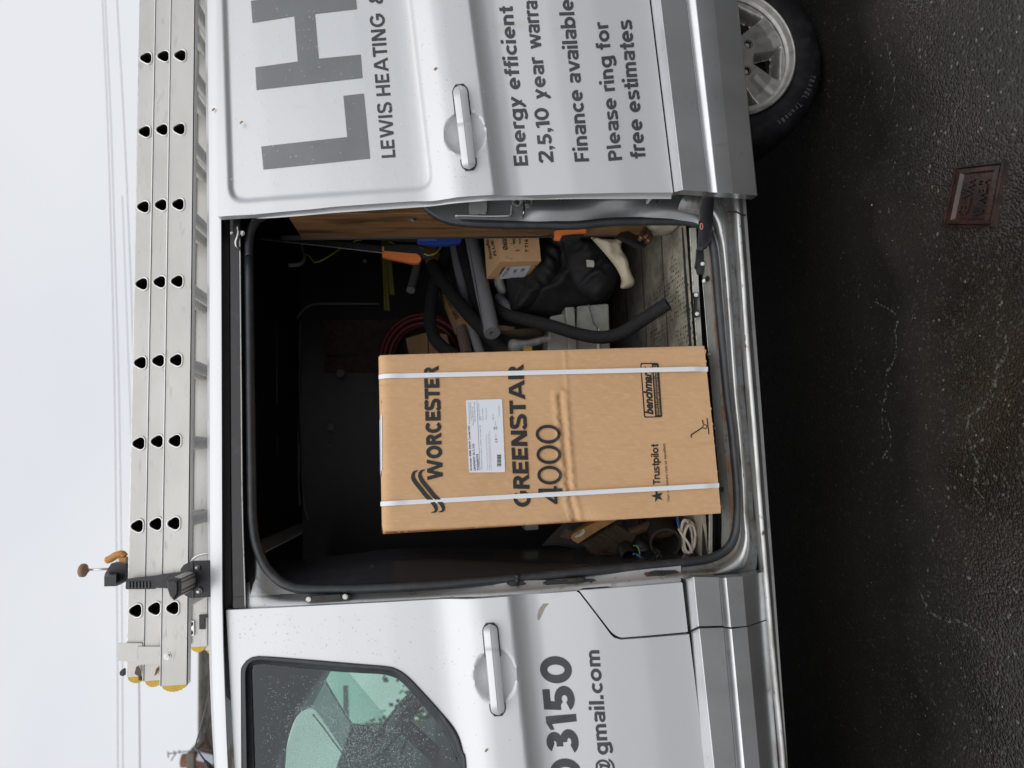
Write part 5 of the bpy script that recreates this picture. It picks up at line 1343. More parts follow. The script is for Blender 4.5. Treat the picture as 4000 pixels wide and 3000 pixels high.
# ------------------------------------------------------------------ triple ladder on the roof
def ladder():
    yf0 = .19
    L = thing('extension_ladder', 'triple section aluminium extension ladder lying on its edge of three stacked stiles along the roof', 'ladder', W(640, 1500, .4))
    # holes (photo) of lowest, middle, upper near stiles
    h3 = [(1117, 347, 0), (1110, 797, 0), (1103, 1259, 0), (1097, 235, 950), (1089, 722, 950), (1083, 1217, 950), (1077, 153, 1950), (1071, 679, 1950)]
    zc_ = []; xs = []
    for a, b, k in h3: p = W(a*.633, b*.633+k, yf0); zc_.append(p.z); xs.append(p.x)
    # regular 250 mm pitch fitted
    x0 = np.mean([x-(-.25*i) for i, x in enumerate(xs)])
    kz, bz = np.polyfit(xs, zc_, 1)
    X_ = [x0-.25*i for i in range(-9, 8)]
    hs = .0775
    specs = [  # end X, y front, centre z offset, stile lower/upper (relative to hole centre)
        (W(750, 2672, yf0).x, yf0, 0.0), (W(650, 2655, yf0+.006).x, yf0+.006, .0), (W(580, 2640, yf0+.012).x, yf0+.012, .0)]
    # z levels from the photograph at py 1050
    def zof(px, py, y): return W(px, py, y).z
    lev = []
    p0 = W(700, 1050, yf0).x
    edges = [(751, 651), (651-0, 591), (591, 524)]
    base_c = bz+kz*p0
    zs = [(zof(751, 1050, yf0)-base_c, zof(651, 1050, yf0)-base_c)]
    # stiles are the same size: 100 px tall at this distance
    H = zs[0][1]-zs[0][0]
    m_z = [(0.0), (zof(588, 1050, yf0+.006)-zof(651, 1050, yf0)), (zof(524, 1050, yf0+.012)-zof(651, 1050, yf0))]
    hole_px = {0: [(1110, 797, 0)], 1: [(1005, 801, 0)], 2: [(905, 813, 0)]}
    for s in range(3):
        y0 = yf0+.006*s
        xe = specs[s][0]
        lo, hi = zs[0][0]+m_z[s], zs[0][1]+m_z[s]
        if s: lo = zs[0][1]+m_z[s-1]-.007
        hz = W(hole_px[s][0][0]*.633, hole_px[s][0][1]*.633, y0); dz = hz.z-(bz+kz*hz.x)
        if s == 2: dz = dz+.004
        dx = hz.x-(x0-.25)
        XR = 2.55
        for side, yy in ((0, y0), (1, y0+.40-.012*s)):
            f = lambda X, o: bz+kz*X+o
            outer = [(xe, f(xe, lo)), (XR, f(XR, lo)), (XR, f(XR, hi)), (xe, f(xe, hi))]
            holes = []
            if side == 0:
                for x in X_:
                    if x+dx < xe+.06 or x+dx > XR-.03: continue
                    holes.append([(x+dx+q[0]*1.0, f(x, dz)+q[1]) for q in TRI])
            if side == 0:
                st = sheet('stile', outer, holes, .2, lambda X, Z, y0=yy: X*0+y0, 'alu', L, thick=.0015, stz=.03)
                mb = MB()   # flanges making a channel
                for za, zb, fd in ((lo, lo+.003, .027 if s == 0 else .004), (hi-.003, hi, .027 if s == 2 else .004)):
                    mb.add([(xe, yy, f(xe, za)), (XR, yy, f(XR, za)), (XR, yy, f(XR, zb)), (xe, yy, f(xe, zb)), (xe, yy+fd, f(xe, za)), (XR, yy+fd, f(XR, za)), (XR, yy+fd, f(XR, zb)), (xe, yy+fd, f(xe, zb))], [(0, 1, 5, 4), (3, 7, 6, 2), (4, 5, 6, 7), (0, 4, 7, 3), (1, 2, 6, 5), (0, 3, 2, 1)])
                mb.build('flange', 'alu2' if s else 'alu', st)
                for h in holes:
                    c = np.mean(h, 0); rows = []
                    for k, o in ((1.26, .0), (1.24, -.0026), (1.12, -.0038), (1.0, -.002), (.97, .0), (.96, .3)):
                        rows.append([(c[0]+(q[0]-c[0])*k, yy+o, c[1]+(q[1]-c[1])*k) for q in h+[h[0]]])
                    # rim and hollow rung in one extrusion to the far stile
                    V, F = loftVF(rows[:4]); 
                    rg = mk('rung', *loftVF([[(c[0]+(q[0]-c[0])*.97, yy+o, c[1]+(q[1]-c[1])*.97) for q in h+[h[0]]] for o in (.0, .02, .13)]), 'aludark', L, True)
                    rg.data.update(); mk('rung_dark_cap', [(c[0]+(q[0]-c[0])*.97, yy+.129, c[1]+(q[1]-c[1])*.97) for q in h], [tuple(range(len(h)))], 'dark', rg, False)  # black cap paints the darkness inside the hollow rung
                    mk('rung_flare', V, F, 'alu2', rg, True)
                    outr = [[(c[0]+(q[0]-c[0])*1.08, yy+o, c[1]+(q[1]-c[1])*1.08) for q in h+[h[0]]] for o in (.004, .402-.012*s)]
                    mk('rung_tube', *loftVF(outr), 'alu', rg, True)
            else:
                V, F = boxVF((0, 0, 0), (1, 1, 1))
                V = [(xe+(XR-xe)*(v[0]+.5), yy+.027*(v[1]+.5), f(xe+(XR-xe)*(v[0]+.5), lo+(hi-lo)*(v[2]+.5))) for v in V]
                st = mk('stile', V, F, 'alu', L, False)
            if s < 2 and side == 0:
                tube('edge_glint_strip', [(xe, yy-.0008, f(xe, hi)), ((xe+XR)/2, yy-.0008, f((xe+XR)/2, hi)), (XR, yy-.0008, f(XR, hi))], .0019, 'edge_glint', st, raw=True, seg=6)  # bright strip paints the light caught on the stile's top edge
            # foot
            n_ = 14; fr_ = []; 
            for j in range(n_+1):
                t = j/n_; zz = lo+.004+(hi-lo-.008)*t
                fr_.append((xe-.0012-.017*math.sin(math.pi*t)**.6-(.0018 if j % 2 else 0), yy+.001, f(xe, zz)))
            V = [(xe, yy+.001, f(xe, lo+.004))]+fr_+[(xe, yy+.001, f(xe, hi-.004))]
            k = len(V); V2 = [(a, b+.025, c_) for a, b, c_ in V]
            F = [tuple(range(k))[::-1], tuple(range(k, 2*k))]+[(i, (i+1) % k, (i+1) % k+k, i+k) for i in range(k)]
            mk('foot', V+V2, F, 'yellow', st, False)
    # joining brackets at the foot end
    def br(pts, y, name='guide_bracket', th=.004): return slab(pts, y, th, name, 'alu', L)
    br([(462, 2512), (550, 2513), (556, 2516), (556, 2582), (535, 2585), (459, 2581)], yf0+.004)
    br([(536, 2526), (628, 2526), (628, 2594), (530, 2597)], yf0-.001)
    hexbolt('bolt', W(654, 2563, yf0), (0, -1, 0), .0075, .006, 'bolt', L, 6)
    slab([(525, 2632), (532, 2605), (540, 2600), (549, 2620), (551, 2636), (538, 2640)], yf0-.002, .002, 'rubbed_patch', 'stick', L)
    slab([(602, 2640), (610, 2612), (620, 2603), (622, 2616), (610, 2636)], yf0-.003, .001, 'scratch', 'copper', L)
    slab([(540, 2636), (550, 2634), (552, 2658), (541, 2658)], yf0+.01, .02, 'clip', 'blackplastic', L)
    slab([(467, 2625), (475, 2616), (481, 2618), (481, 2642), (468, 2638)], yf0+.15, .02, 'clip', 'blackplastic', L)
    slab([(735, 2426), (757, 2426), (757, 2483), (735, 2483)], .575, .01, 'far_bracket', 'alu2', L)
    for a in (2439, 2473): hexbolt('bolt', W(743, a, .573), (0, -1, 0), .006, .005, 'darksteel', L, 6)
    slab([(778, 2402), (822, 2400), (822, 2412), (800, 2413), (800, 2458), (778, 2458)], .578, .01, 'far_hook', 'darksteel', L)
    return L
_a = np.linspace(0, 2*math.pi, 28)[:-1]
TRI = []
for t in _a:     # rounded triangle, blunt side down-left as in the photograph
    r = .0175*(1+.12*math.cos(3*(t-math.radians(90))))
    TRI.append((r*math.cos(t)*1.0, r*math.sin(t)*.98))
LAD = ladder()
# roof bar and what it carries
rb = thing('roof_bar', 'aluminium roof bar with ribbed side and black end cap beside the ladder', 'roof bar', W(800, 2265, .3))
A0 = [(652, 2262), (700, 2262), (700, 2345), (676, 2345), (662, 2330)]
def bar():
    # bar runs into the scene from its capped near end
    yn = -.02
    prof_px = [(653, 2263), (668, 2258), (697, 2264), (699, 2300), (696, 2330), (679, 2346), (664, 2330), (655, 2304)]
    C_ = [W(a, b, yn) for a, b in prof_px]
    # cap: slightly larger
    mid = sum(C_, Vector())/len(C_)
    rows = [[mid+(p-mid)*k+Vector((0, o, 0)) for p in C_] for k, o in ((.7, -.004), (.97, 0), (1.0, .006), (1.0, .020))]
    cp = loft('end_cap', rows, 'blackplastic', rb, True, closed=True, sharp=30)
    mk('cap_face', rows[0], [tuple(range(8))], 'blackplastic', rb, False)
    rows = [[mid+(p-mid)*.93+Vector((0, o, 0)) for p in C_] for o in (.02, 1.75)]
    loft('bar', rows, 'alu', rb, False, closed=True)
    for i in range(5):
        c = mid+Vector((.019 if False else 0, 0, 0))
        z = mid.z-.028+i*.0
    mb = MB()
    for i in range(5):
        z = mid.z-.034-.0; t = i/4
        x = C_[2].x*(1-t)+C_[4].x*t
        p0 = C_[2]*(1-t)+C_[4]*t
        p0 = mid+(p0-mid)*.94
        mb.add([(p0.x-.0016, p0.y+.02, p0.z-.0012), (p0.x+.0016, p0.y+.02, p0.z-.0012), (p0.x+.0016, p0.y+.4, p0.z-.0012), (p0.x-.0016, p0.y+.4, p0.z-.0012)], [(0, 1, 2, 3)])
    mb.build('groove', 'darksteel', rb)
    # bracket
    br = slab([(700, 2262), (706, 2222), (718, 2206), (745, 2193), (790, 2191), (822, 2190), (822, 2332), (750, 2337), (738, 2335), (718, 2322), (706, 2300)], .115, .012, 'bracket', 'blackplastic', rb)
    slab([(747, 2192), (752, 2192), (756, 2336), (751, 2337)], .112, .004, 'bracket_fold', 'blackshine', rb)
    for a, b, r in ((772, 2218, .007), (778, 2308, .009)):
        V, F = tubeVF([W(a, b, .114), W(a, b, .108)], r, 12); mk('rivet', V, F, 'bolt', rb, True)
    tube('wire_bail', [W(742, 2196, .20), W(760, 2178, .20), (W(785, 2166, .20)), W(830, 2160, .20)], .004, 'alu2', rb, n=5, seg=8)
bar()
clm = thing('ladder_clamp', 'black ladder clamp with ridged strap and amber lever holding the stiles down', 'clamp', W(560, 2280, .17))
def clamp():
    s = slab([(492, 2266), (497, 2262), (560, 2255), (600, 2251), (640, 2244), (700, 2236), (706, 2244), (690, 2251), (664, 2262), (660, 2300), (650, 2298), (610, 2296), (604, 2301), (494, 2302), (490, 2298)], .172, .014, 'strap', 'blackplastic', clm)
    mb = MB()
    for i in range(7):
        px = 502+i*13
        V = [W(px, 2272, .171), W(px+6, 2272, .171), W(px+6, 2297, .171), W(px, 2297, .171)]; V2 = [v+Vector((0, -.004, 0)) for v in V]
        mb.add(V+V2, [(4, 5, 6, 7), (0, 1, 5, 4), (1, 2, 6, 5), (2, 3, 7, 6), (3, 0, 4, 7)])
    mb.build('ridges', 'blackshine', s)
    slab([(600, 2252), (655, 2244), (668, 2241), (652, 2262), (630, 2270), (610, 2268), (602, 2262)], .1705, .003, 'loop', 'liner', s)
    # jaw on top
    rows = [[W(a, b, y) for a, b in q] for y, q in ((.16, [(407, 2252), (452, 2252), (452, 2290), (407, 2291)]), (.24, [(410, 2240), (456, 2240), (456, 2279), (410, 2280)]), (.34, [(432, 2205), (482, 2202), (482, 2240), (432, 2245)]))]
    loft('jaw', rows, 'blackplastic', clm, False, closed=True, sharp=20)
    mk('jaw_face', rows[0], [(0, 1, 2, 3)], 'blackplastic', clm, False)
    slab([(432, 2203), (440, 2199), (490, 2201), (491, 2232), (491, 2270), (453, 2290), (455, 2256), (425, 2240)], .25, .03, 'jaw_body', 'blackplastic', clm)
    P = catmull([W(411, 2190, .34), W(430, 2184, .34), W(452, 2170, .34), W(476, 2163, .34), W(489, 2174, .34)], 5)
    rr = np.interp(range(len(P)), [0, 2, 10, len(P)-1], [.007, .012, .012, .010])
    V, F = tubeVF(P, list(rr), 10); mk('lever', V, F, 'amber', clm, True)
    slab([(462, 2180), (491, 2178), (491, 2198), (470, 2198), (463, 2190)], .32, .03, 'pivot', 'amber', clm)
    V, F = tubeVF([W(343, 2226, .44), W(425, 2222, .44)], .004, 8); mk('screw_rod', V, F, 'alu2', clm, True)
    P = [W(a, 2228, .44) for a in (310, 312, 317, 325, 333, 338, 342, 347)]; V, F = tubeVF(P, [.006, .017, .0215, .0225, .021, .015, .009, .005], 16); mk('knob', V, F, 'ambknob', clm, True)
M['ambknob'] = mat('worn_wooden_knob', (.26, .15, .085), .6)
clamp()
# ------------------------------------------------------------------ boiler carton
BX0 = W(2817, 2004, z=.49); BX1 = W(2752, 1350, z=.49)
bxu = Vector((BX1.x-BX0.x, BX1.y-BX0.y, 0)).normalized(); bxn = Vector((bxu.y, -bxu.x, 0))      # towards viewer
if bxn.y > 0: bxn = -bxn
BW = (BX1-BX0).length
def onbox(px, py, off=0.0):          # off negative = towards the viewer
    d = Vector(ray(px, py)); o = Vector(CC); q = BX0+bxn*(-off)
    t = (q-o).dot(bxn)/d.dot(bxn); return o+d*t
TLb, TRb = onbox(1497, 2085), onbox(1483, 1387)
def boxst(px, py):
    p = onbox(px, py)-BX0; return p.dot(bxu), p.z
DENT = [boxst(*q) for q in [(2186, 1545), (2192, 1600), (2200, 1680), (2208, 1760), (2216, 1830), (2222, 1900), (2232, 1960), (2246, 2010), (2252, 2050)]]
CREASE = [boxst(*q) for q in [(2204, 1350), (2214, 1500), (2226, 1760), (2242, 2030)]]
_rs = np.random.RandomState(4); _wv = _rs.uniform(-1, 1, (8, 2)); _ph = _rs.uniform(0, 6, 8)
def boxdef(S, Z):
    """outward displacement of the carton's face"""
    P = np.c_[S, Z]
    d1 = sdist(P, DENT, False); d2 = sdist(P, CREASE, False)
    n_ = sum(np.sin((P @ _wv[i])*(110+35*i)+_ph[i]) for i in range(8))/8
    vv = np.abs(np.sin((P @ np.array([.8, .62]))*300+3*np.sin((P @ np.array([-.5, .9]))*90)))
    o = .0013*np.exp(-(d2/.004)**2) - .0006*np.exp(-((d2-.014)/.010)**2)
    o = o - .0048*np.exp(-(d1/.0055)**2) + .0050*(n_*.9+(vv-.5)*.9)*np.exp(-(d1/.016)**2)
    o = o + .003*np.exp(-((d1-.016)/.008)**2)
    ed = np.minimum(S, BW-S)
    o = o - .004*np.exp(-ed/.006)
    top = TLb.z-BX0.z
    o = o - .010*np.exp(-((top-Z)/.010))
    o = o + .0012*np.sin(Z*9+1)*np.sin(S*11) + .0005*n_
    # crushed front edge where the dent meets the side
    k = np.exp(-((S-.0)/.030)**2)*np.exp(-((Z-(DENT[-1][1]))/.05)**2)
    return o - .006*k*(1+vv)
def BOXP(px, py, off=0.0):
    s, z = boxst(px, py); o = float(boxdef(np.array([s]), np.array([z]))[0])
    return BX0+bxu*s+Vector((0, 0, z))+bxn*(o-off)
def carton():
    C_ = thing('boiler_carton', 'tall brown boiler carton with two white straps standing in the side doorway', 'carton', (BX0+BX1)/2+Vector((0, .2, 0)))
    dep = .36
    sl = boxst(1497, 2085); sr = boxst(1483, 1387)
    st0 = [(0, 0), (BW, 0), sr, sl]
    # slightly ragged lower edge
    VV, F = sheetVF(st0, [], .0048, .0048)
    o = boxdef(VV[:, 0], VV[:, 1])
    V = [BX0+bxu*a+Vector((0, 0, b))+bxn*c for (a, b), c in zip(VV, o)]
    FF = [tuple(f) for f in F.tolist()]
    fr_ = mk('front_panel', V, FF, 'card', C_, True)
    # the other faces as one shell
    def P(s, z, d): return BX0+bxu*s+Vector((0, 0, z))-bxn*d
    n_ = 40; L0 = []; R0 = []; 
    rows = []
    for k in range(n_+1):
        t = k/n_
        a = (sl[0]*t, sl[1]*t); b = (BW+(sr[0]-BW)*t, sr[1]*t)
        oa = float(boxdef(np.array([a[0]]), np.array([a[1]]))[0]); ob = float(boxdef(np.array([b[0]]), np.array([b[1]]))[0])
        rows.append([P(a[0], a[1], -oa), P(a[0]-.001, a[1], .006), P(a[0], a[1], dep*.5), P(a[0], a[1], dep), P(b[0], b[1], dep), P(b[0], b[1], dep*.5), P(b[0]+.001, b[1], .006), P(b[0], b[1], -ob)])
    sd_ = loft('side_panel', rows, 'card', C_, True, sharp=35)
    h = sl[1]; m_ = 24
    tr_ = []
    for k in range(m_+1):
        t = k/m_; a = sl[0]+(sr[0]-sl[0])*t; z = sl[1]+(sr[1]-sl[1])*t
        oa = float(boxdef(np.array([a]), np.array([z]))[0])
        tr_.append([P(a, z, -oa), P(a, z+.0025, -oa+.002), P(a, z+.0045, -oa+.007), P(a, z+.006, .03), P(a, z+.006, dep)])
    loft('top_flap', tr_, 'card', C_, True, sharp=50)
    mk('bottom_flap', [P(0, .001, 0), P(BW, .001, 0), P(BW, .001, dep), P(0, .001, dep)], [(0, 1, 2, 3)], 'card2', C_, False)
    # cut edge of the board along the bottom: little lighter tears
    mb = MB(); rnd = random.Random(2)
    for k in range(10):
        s = rnd.uniform(0, BW); l = rnd.uniform(.004, .012)
        mb.add([P(s, 0, .001), P(s+l, 0, .001), P(s+l*.7, rnd.uniform(-.004, -.001), .0), P(s+l*.2, rnd.uniform(-.003, -.001), .0)], [(0, 1, 2, 3)])
    mb.build('torn_edge', 'cardedge', C_, kind='stuff')
    # straps
    for top, bot in (((1485, 1470), (2765, 1442)), ((1490, 1968), (2808, 1896))):
        hw = 9
        rows = []
        for k in range(61):
            t = k/60; px = top[0]+(bot[0]-top[0])*t; py = top[1]+(bot[1]-top[1])*t
            rows.append([BOXP(px, py+hw, -.0012-.004*(k < 4)), BOXP(px, py, -.0022-.004*(k < 4)), BOXP(px, py-hw, -.0012-.004*(k < 4))])
        # smooth out of the dents: straps are taut
        s0 = rows[0][1]; 
        def lin(i, k):
            a, b = rows[0][i], rows[-1][i]; q = a+(b-a)*(k/60.0); cur = rows[k][i]
            dn = (cur-q).dot(bxn); return cur+bxn*(max(.0005, 0)+max(0, .0075-dn) if .03 < k/60 < .97 else 0)
        rr = [[lin(i, k) for i in range(3)] for k in range(61)]
        s, z = boxst(top[0]+8, top[1]); ww = hw/FPX*2.1
        over = [[P(s-ww, sl[1]+.0075, d), P(s, sl[1]+.008, d), P(s+ww, sl[1]+.0075, d)] for d in (dep, .012)] 
        loft('strap', over+rr, 'strap', C_, True, sharp=60)
    # label
    lab = [(1822, 1563), (1957, 1559), (1961, 1562), (1973, 1841), (1970, 1845), (1836, 1846), (1832, 1842), (1820, 1567)]
    lb = patch(lab, BOXP, 'label', 'paper', C_, off=-.0022)
    T = dict(surf=lambda a, b, o: BOXP(a, b, o), parent=C_)
    sans('WORCESTER', (1730, 1873), (1713, 1428), (1669, 1876), tr_=(1655, 1428), m='ink', s=.238, gap=.065, nar=.86, off=-.0022, **T)
    sans('GREENSTAR', (2072, 1981), (2044, 1422), (2008, 1979), tr_=(1982, 1424), m='ink', s=.215, gap=.09, nar=.88, off=-.0025, **T)
    sans('4000', (2197, 1970), (2186, 1660), (2104, 1972), tr_=(2091, 1660), m='ink', s=.125, gap=.07, off=-.0042, **T)
    # the wave mark beside the name
    def wave(dx, dy):
        U = [(1612+dx, 1842+dy), (1613+dx, 1862+dy), (1628+dx, 1888+dy), (1655+dx, 1920+dy), (1682+dx, 1950+dy), (1700+dx, 1975+dy), (1706+dx, 1998+dy), (1698+dx, 2004+dy)]
        return U
    for d0 in (0, 1):
        if not d0:
            P_ = [(1633, 1838), (1618, 1845), (1613, 1862), (1620, 1880), (1640, 1905), (1668, 1940), (1690, 1962), (1703, 1985), (1700, 1998), (1684, 2003)]
            wd_ = [1, 5, 7.5, 8.5, 8.5, 8.5, 8.5, 7, 4.5, .8]
        else:
            P_ = [(1660, 1835), (1645, 1842), (1640, 1858), (1650, 1880), (1670, 1905), (1695, 1936), (1717, 1958), (1731, 1982), (1728, 1996), (1711, 2000)]
            wd_ = [1, 5, 7.5, 8.5, 8.5, 8.5, 8.5, 7, 4.5, .8]
        Q = catmull([(a, b, 0) for a, b in P_], 5); ww = np.interp(np.arange(len(Q))/5, range(10), wd_)
        A_ = []; B_ = []
        for i, q in enumerate(Q):
            t = Q[min(i+1, len(Q)-1)]-Q[max(i-1, 0)]; t = t/np.hypot(t[0], t[1])
            A_.append(BOXP(q[0]-t[1]*ww[i], q[1]+t[0]*ww[i], -.0022)); B_.append(BOXP(q[0]+t[1]*ww[i], q[1]-t[0]*ww[i], -.0022))
        loft('wave_mark', [A_, B_], 'ink', C_, False)
    # benchmark panel
    bmk = rnd_poly([(2500, 1418), (2572, 1418), (2586, 1630), (2515, 1632)], [8, 8, 8, 8], 3)
    inn = rnd_poly([(2505, 1423), (2545, 1423), (2558, 1627), (2520, 1627)], [6, 2, 2, 6], 3)
    # frame as ring
    nn = len(bmk)
    A_ = [BOXP(a, b, -.0020) for a, b in bmk]
    patch(bmk, BOXP, 'badge', 'ink', C_, off=-.0020)
    patch(inn, BOXP, 'badge_window', 'cardplain', C_, off=-.0026)
    lettering('benchmark', (2552, 1620), (2542, 1428), (2517, 1622), tr_=(2506, 1430), m='ink', bold=.045, shear=.3, off=-.0032, **T)
    lettering('THE MARK OF QUALITY FOR THE INSTALLATION, COMMISSIONING', (2570, 1622), (2556, 1428), (2564, 1622), tr_=(2550, 1428), m='cardplain', bold=.01, off=-.0032, res=1, name='small_print', **T)
    lettering('AND SERVICING OF DOMESTIC HEATING AND HOT WATER SYSTEMS', (2579, 1622), (2565, 1428), (2573, 1622), tr_=(2559, 1428), m='cardplain', bold=.01, off=-.0032, res=1, name='small_print', **T)
    lettering('COLLECTIVE MARK', (2548, 1498), (2544, 1432), (2543, 1498), tr_=(2539, 1432), m='ink', bold=.01, off=-.0036, res=1, name='small_print', **T)
    sans('Trustpilot', (2578, 1893), (2569, 1735), (2550, 1893), tr_=(2541, 1735), m='ink', s=.185, gap=.08, off=-.0022, **T)
    lettering('Our customers rate us excellent', (2615, 1959), (2597, 1732), (2604, 1959), tr_=(2586, 1732), m='ink', bold=.004, off=-.0022, res=2, **T)
    # star
    cx_, cy_ = 2567, 1938; V = []
    for i in range(10):
        r = 25 if i % 2 == 0 else 9.8; a = math.pi+i*math.pi/5+.05
        V.append((cx_+r*math.cos(a), cy_+r*math.sin(a)))
    patch(V, BOXP, 'star', 'ink', C_, off=-.0022)
    # hand truck pictogram
    mb = MB()
    def stroke(pts, w):
        Q = [np.array(p, float) for p in pts]
        for a, b in zip(Q[:-1], Q[1:]):
            t = (b-a)/np.hypot(*(b-a)); n2 = np.array([-t[1], t[0]])*w/2
            mb.add([BOXP(*(a+n2), -.0022), BOXP(*(b+n2), -.0022), BOXP(*(b-n2), -.0022), BOXP(*(a-n2), -.0022)], [(0, 1, 2, 3)])
    stroke([(2761, 1634), (2768, 1697)], 4); stroke([(2700, 1710), (2697, 1700), (2743, 1670)], 4.5); stroke([(2746, 1658), (2743, 1641)], 4)
    stroke([(2752+8*math.cos(t), 1667+8*math.sin(t)) for t in np.linspace(0, 2*math.pi, 19)], 3)
    mb.build('hand_truck_symbol', 'ink', C_)
    # label print
    def lt(s, bl, br_, hgt, bold=.0, m='inkg', res=1):
        bl = np.array(bl, float); br2 = np.array(br_, float)
        lettering(s, bl, br2, (bl[0]-hgt, bl[1]), tr_=(br2[0]-hgt, br2[1]), m=m, bold=bold, off=-.003, res=res, name='label_print', **T)
    lt('Greenstar 4000 30kW Combi NG', (1843, 1839), (1835, 1664), 8, .012, 'ink', 2)
    lt('GR4700iW 30 C NG', (1858, 1839), (1852, 1734), 8, .012, 'ink', 2)
    lt('7733600373', (1871, 1838), (1868, 1774), 8, .02, 'ink', 2)
    lt('Bosch Thermotechnology Ltd.', (1836, 1657), (1832, 1571), 4, .01)
    lt('Cotswold Way, Warndon', (1842, 1643), (1839, 1571), 4, .01); lt('Worcester WR4 9SW / UK', (1850, 1663), (1848, 1590), 4, .01); lt('www.worcester-bosch.co.uk', (1857, 1650), (1854, 1571), 4, .01)
    lt('Wall hung gas-fired condensing boiler - Combination   Gross Weight: 42kg', (1884, 1836), (1876, 1662), 4)
    lt('Natural Gas Supply Pressure', (1874, 1642), (1871, 1576), 4); lt('20mbar', (1880, 1642), (1879, 1627), 4); lt('GB - IE - CAT I2H3P', (1888, 1641), (1886, 1596), 4); lt('TYPE C13, C33, C53', (1901, 1641), (1900, 1595), 4)
    lt('This appliance is for indoor installation only. Read the instructions before', (1906, 1836), (1900, 1697), 3); lt('The appliance must be earthed. Install in accordance with the rules in force', (1914, 1836), (1909, 1693), 3); lt('Recommended spares as given in instructions manual', (1920, 1836), (1913, 1684), 3)
    lt('C E', (1943, 1730), (1942, 1714), 9, .01, 'ink'); lt('UK', (1934, 1679), (1933, 1667), 6, .02, 'ink'); lt('CA', (1942, 1679), (1941, 1666), 6, .02, 'ink')
    lt('0085-20', (1938, 1713), (1937, 1695), 3); lt('0085-20', (1936, 1664), (1935, 1645), 3); lt('ERP019', (1928, 1640), (1927, 1619), 4)
    mb = MB(); rnd = random.Random(7); py = 1822
    while py > 1778:
        w_ = rnd.choice([.8, 1.2, 2.0]); patch([(1941, py), (1941, py-w_), (1957, py-w_-.4), (1957, py-.4)], BOXP, '', '', None, off=-.003, mb=mb); py -= w_+rnd.choice([.7, 1.1, 1.6])
    patch([(1862, 1565), (1863, 1565), (1875, 1838), (1874, 1838)], BOXP, '', '', None, off=-.003, mb=mb)
    patch([(1948, 1585), (1949, 1585), (1950, 1626), (1949, 1626)], BOXP, '', '', None, off=-.003, mb=mb)
    mb.build('barcode', 'ink', C_)
    # label folded over the top edge and printed band
    rows = [[P(sl[0]+.165+.165*t, sl[1]+.0070, .16) for t in (0, 1)], [P(sl[0]+.165+.165*t, sl[1]+.0070, .012) for t in (0, 1)], [BOXP(1487, 1838-218*t, -.0022) for t in (0, 1)], [BOXP(1491, 1838-218*t, -.0022) for t in (0, 1)]]
    loft('edge_label', rows, 'paper', C_, True)
    return C_
M['cardplain'] = mat('unprinted_cardboard', (.58, .355, .185), .8, 0)
BOILER = carton()
# ------------------------------------------------------------------ what lies in the load space
def T3(pts): return [W(a, b, y) for a, b, y in pts]
def pipe(name, label, cat, pts, r, m, group=None, open_=None, n=8):
    if open_: o = hollow(name, T3(pts), r, open_, m, None, n=n)
    else: o = tube(name, T3(pts), r, m, None, n=n, seg=14)
    try: o.data.set_sharp_from_angle(angle=math.radians(50))
    except Exception: pass
    return tag(o, label, cat, group)
GP = 'lengths of pipe insulation in the load space'
# grey and black insulation
pipe('pipe_insulation', 'thick grey foam pipe insulation with its cut end pointing at the boiler carton', 'pipe insulation', [(1835, 890, .86), (1858, 1000, .76), (1885, 1130, .64), (1908, 1230, .56), (1922, 1302, .50)], .0305, 'greyfoam', GP, .0085)
g0 = bpy.data.objects['pipe_insulation']
tube('slit', [W(1822+i*(1885-1822)/5+5, 925+i*(1290-925)/5, .80-.0-i*.068) for i in range(6)], .0012, 'blackdull', g0, n=2, seg=6)
pipe('pipe_insulation', 'thinner grey foam pipe insulation passing behind the black lengths', 'pipe insulation', [(1772, 940, 1.02), (1785, 1020, .98), (1806, 1120, .92), (1822, 1220, .86), (1852, 1310, .78), (1880, 1390, .72)], .021, 'greyfoam', GP)
pipe('pipe_insulation', 'short stub of grey foam pipe insulation below the orange saw handle', 'pipe insulation', [(1632, 1015, 1.25), (1622, 1070, 1.20), (1604, 1134, 1.12)], .020, 'greyfoam', GP)
pipe('pipe_insulation', 'straight black foam pipe insulation slanting down behind the boiler carton', 'pipe insulation', [(1688, 1032, .98), (1730, 1100, .90), (1790, 1180, .80), (1850, 1250, .72), (1920, 1320, .64), (1985, 1390, .58)], .0275, 'blackdull', GP)
pipe('pipe_insulation', 'bowed black foam pipe insulation curling down in front of the red hose', 'pipe insulation', [(1760, 920, 1.05), (1742, 1000, 1.02), (1708, 1075, .98), (1690, 1150, .94), (1681, 1220, .90), (1686, 1290, .86), (1716, 1345, .82), (1790, 1395, .78)], .0265, 'blackdull', GP)
pipe('pipe_insulation', 'black foam pipe insulation beside the thick grey one', 'pipe insulation', [(1795, 920, .98), (1812, 1000, .95), (1838, 1090, .90), (1862, 1170, .85), (1896, 1260, .76)], .026, 'blackdull', GP)
pipe('pipe_insulation', 'long black foam pipe insulation whose open end points over the worn floor', 'pipe insulation', [(1880, 1120, .82), (1915, 1185, .72), (1975, 1228, .60), (2060, 1250, .52), (2160, 1275, .46), (2260, 1305, .42), (2350, 1318, .38), (2430, 1300, .34), (2510, 1250, .29), (2608, 1186, .235)], .0235, 'blackdull', GP, .0125)
pipe('pipe_insulation', 'black foam pipe insulation curving behind the black bag', 'pipe insulation', [(1925, 1120, .86), (1945, 1160, .80), (1985, 1205, .70), (2050, 1225, .66)], .020, 'blackdull', GP)
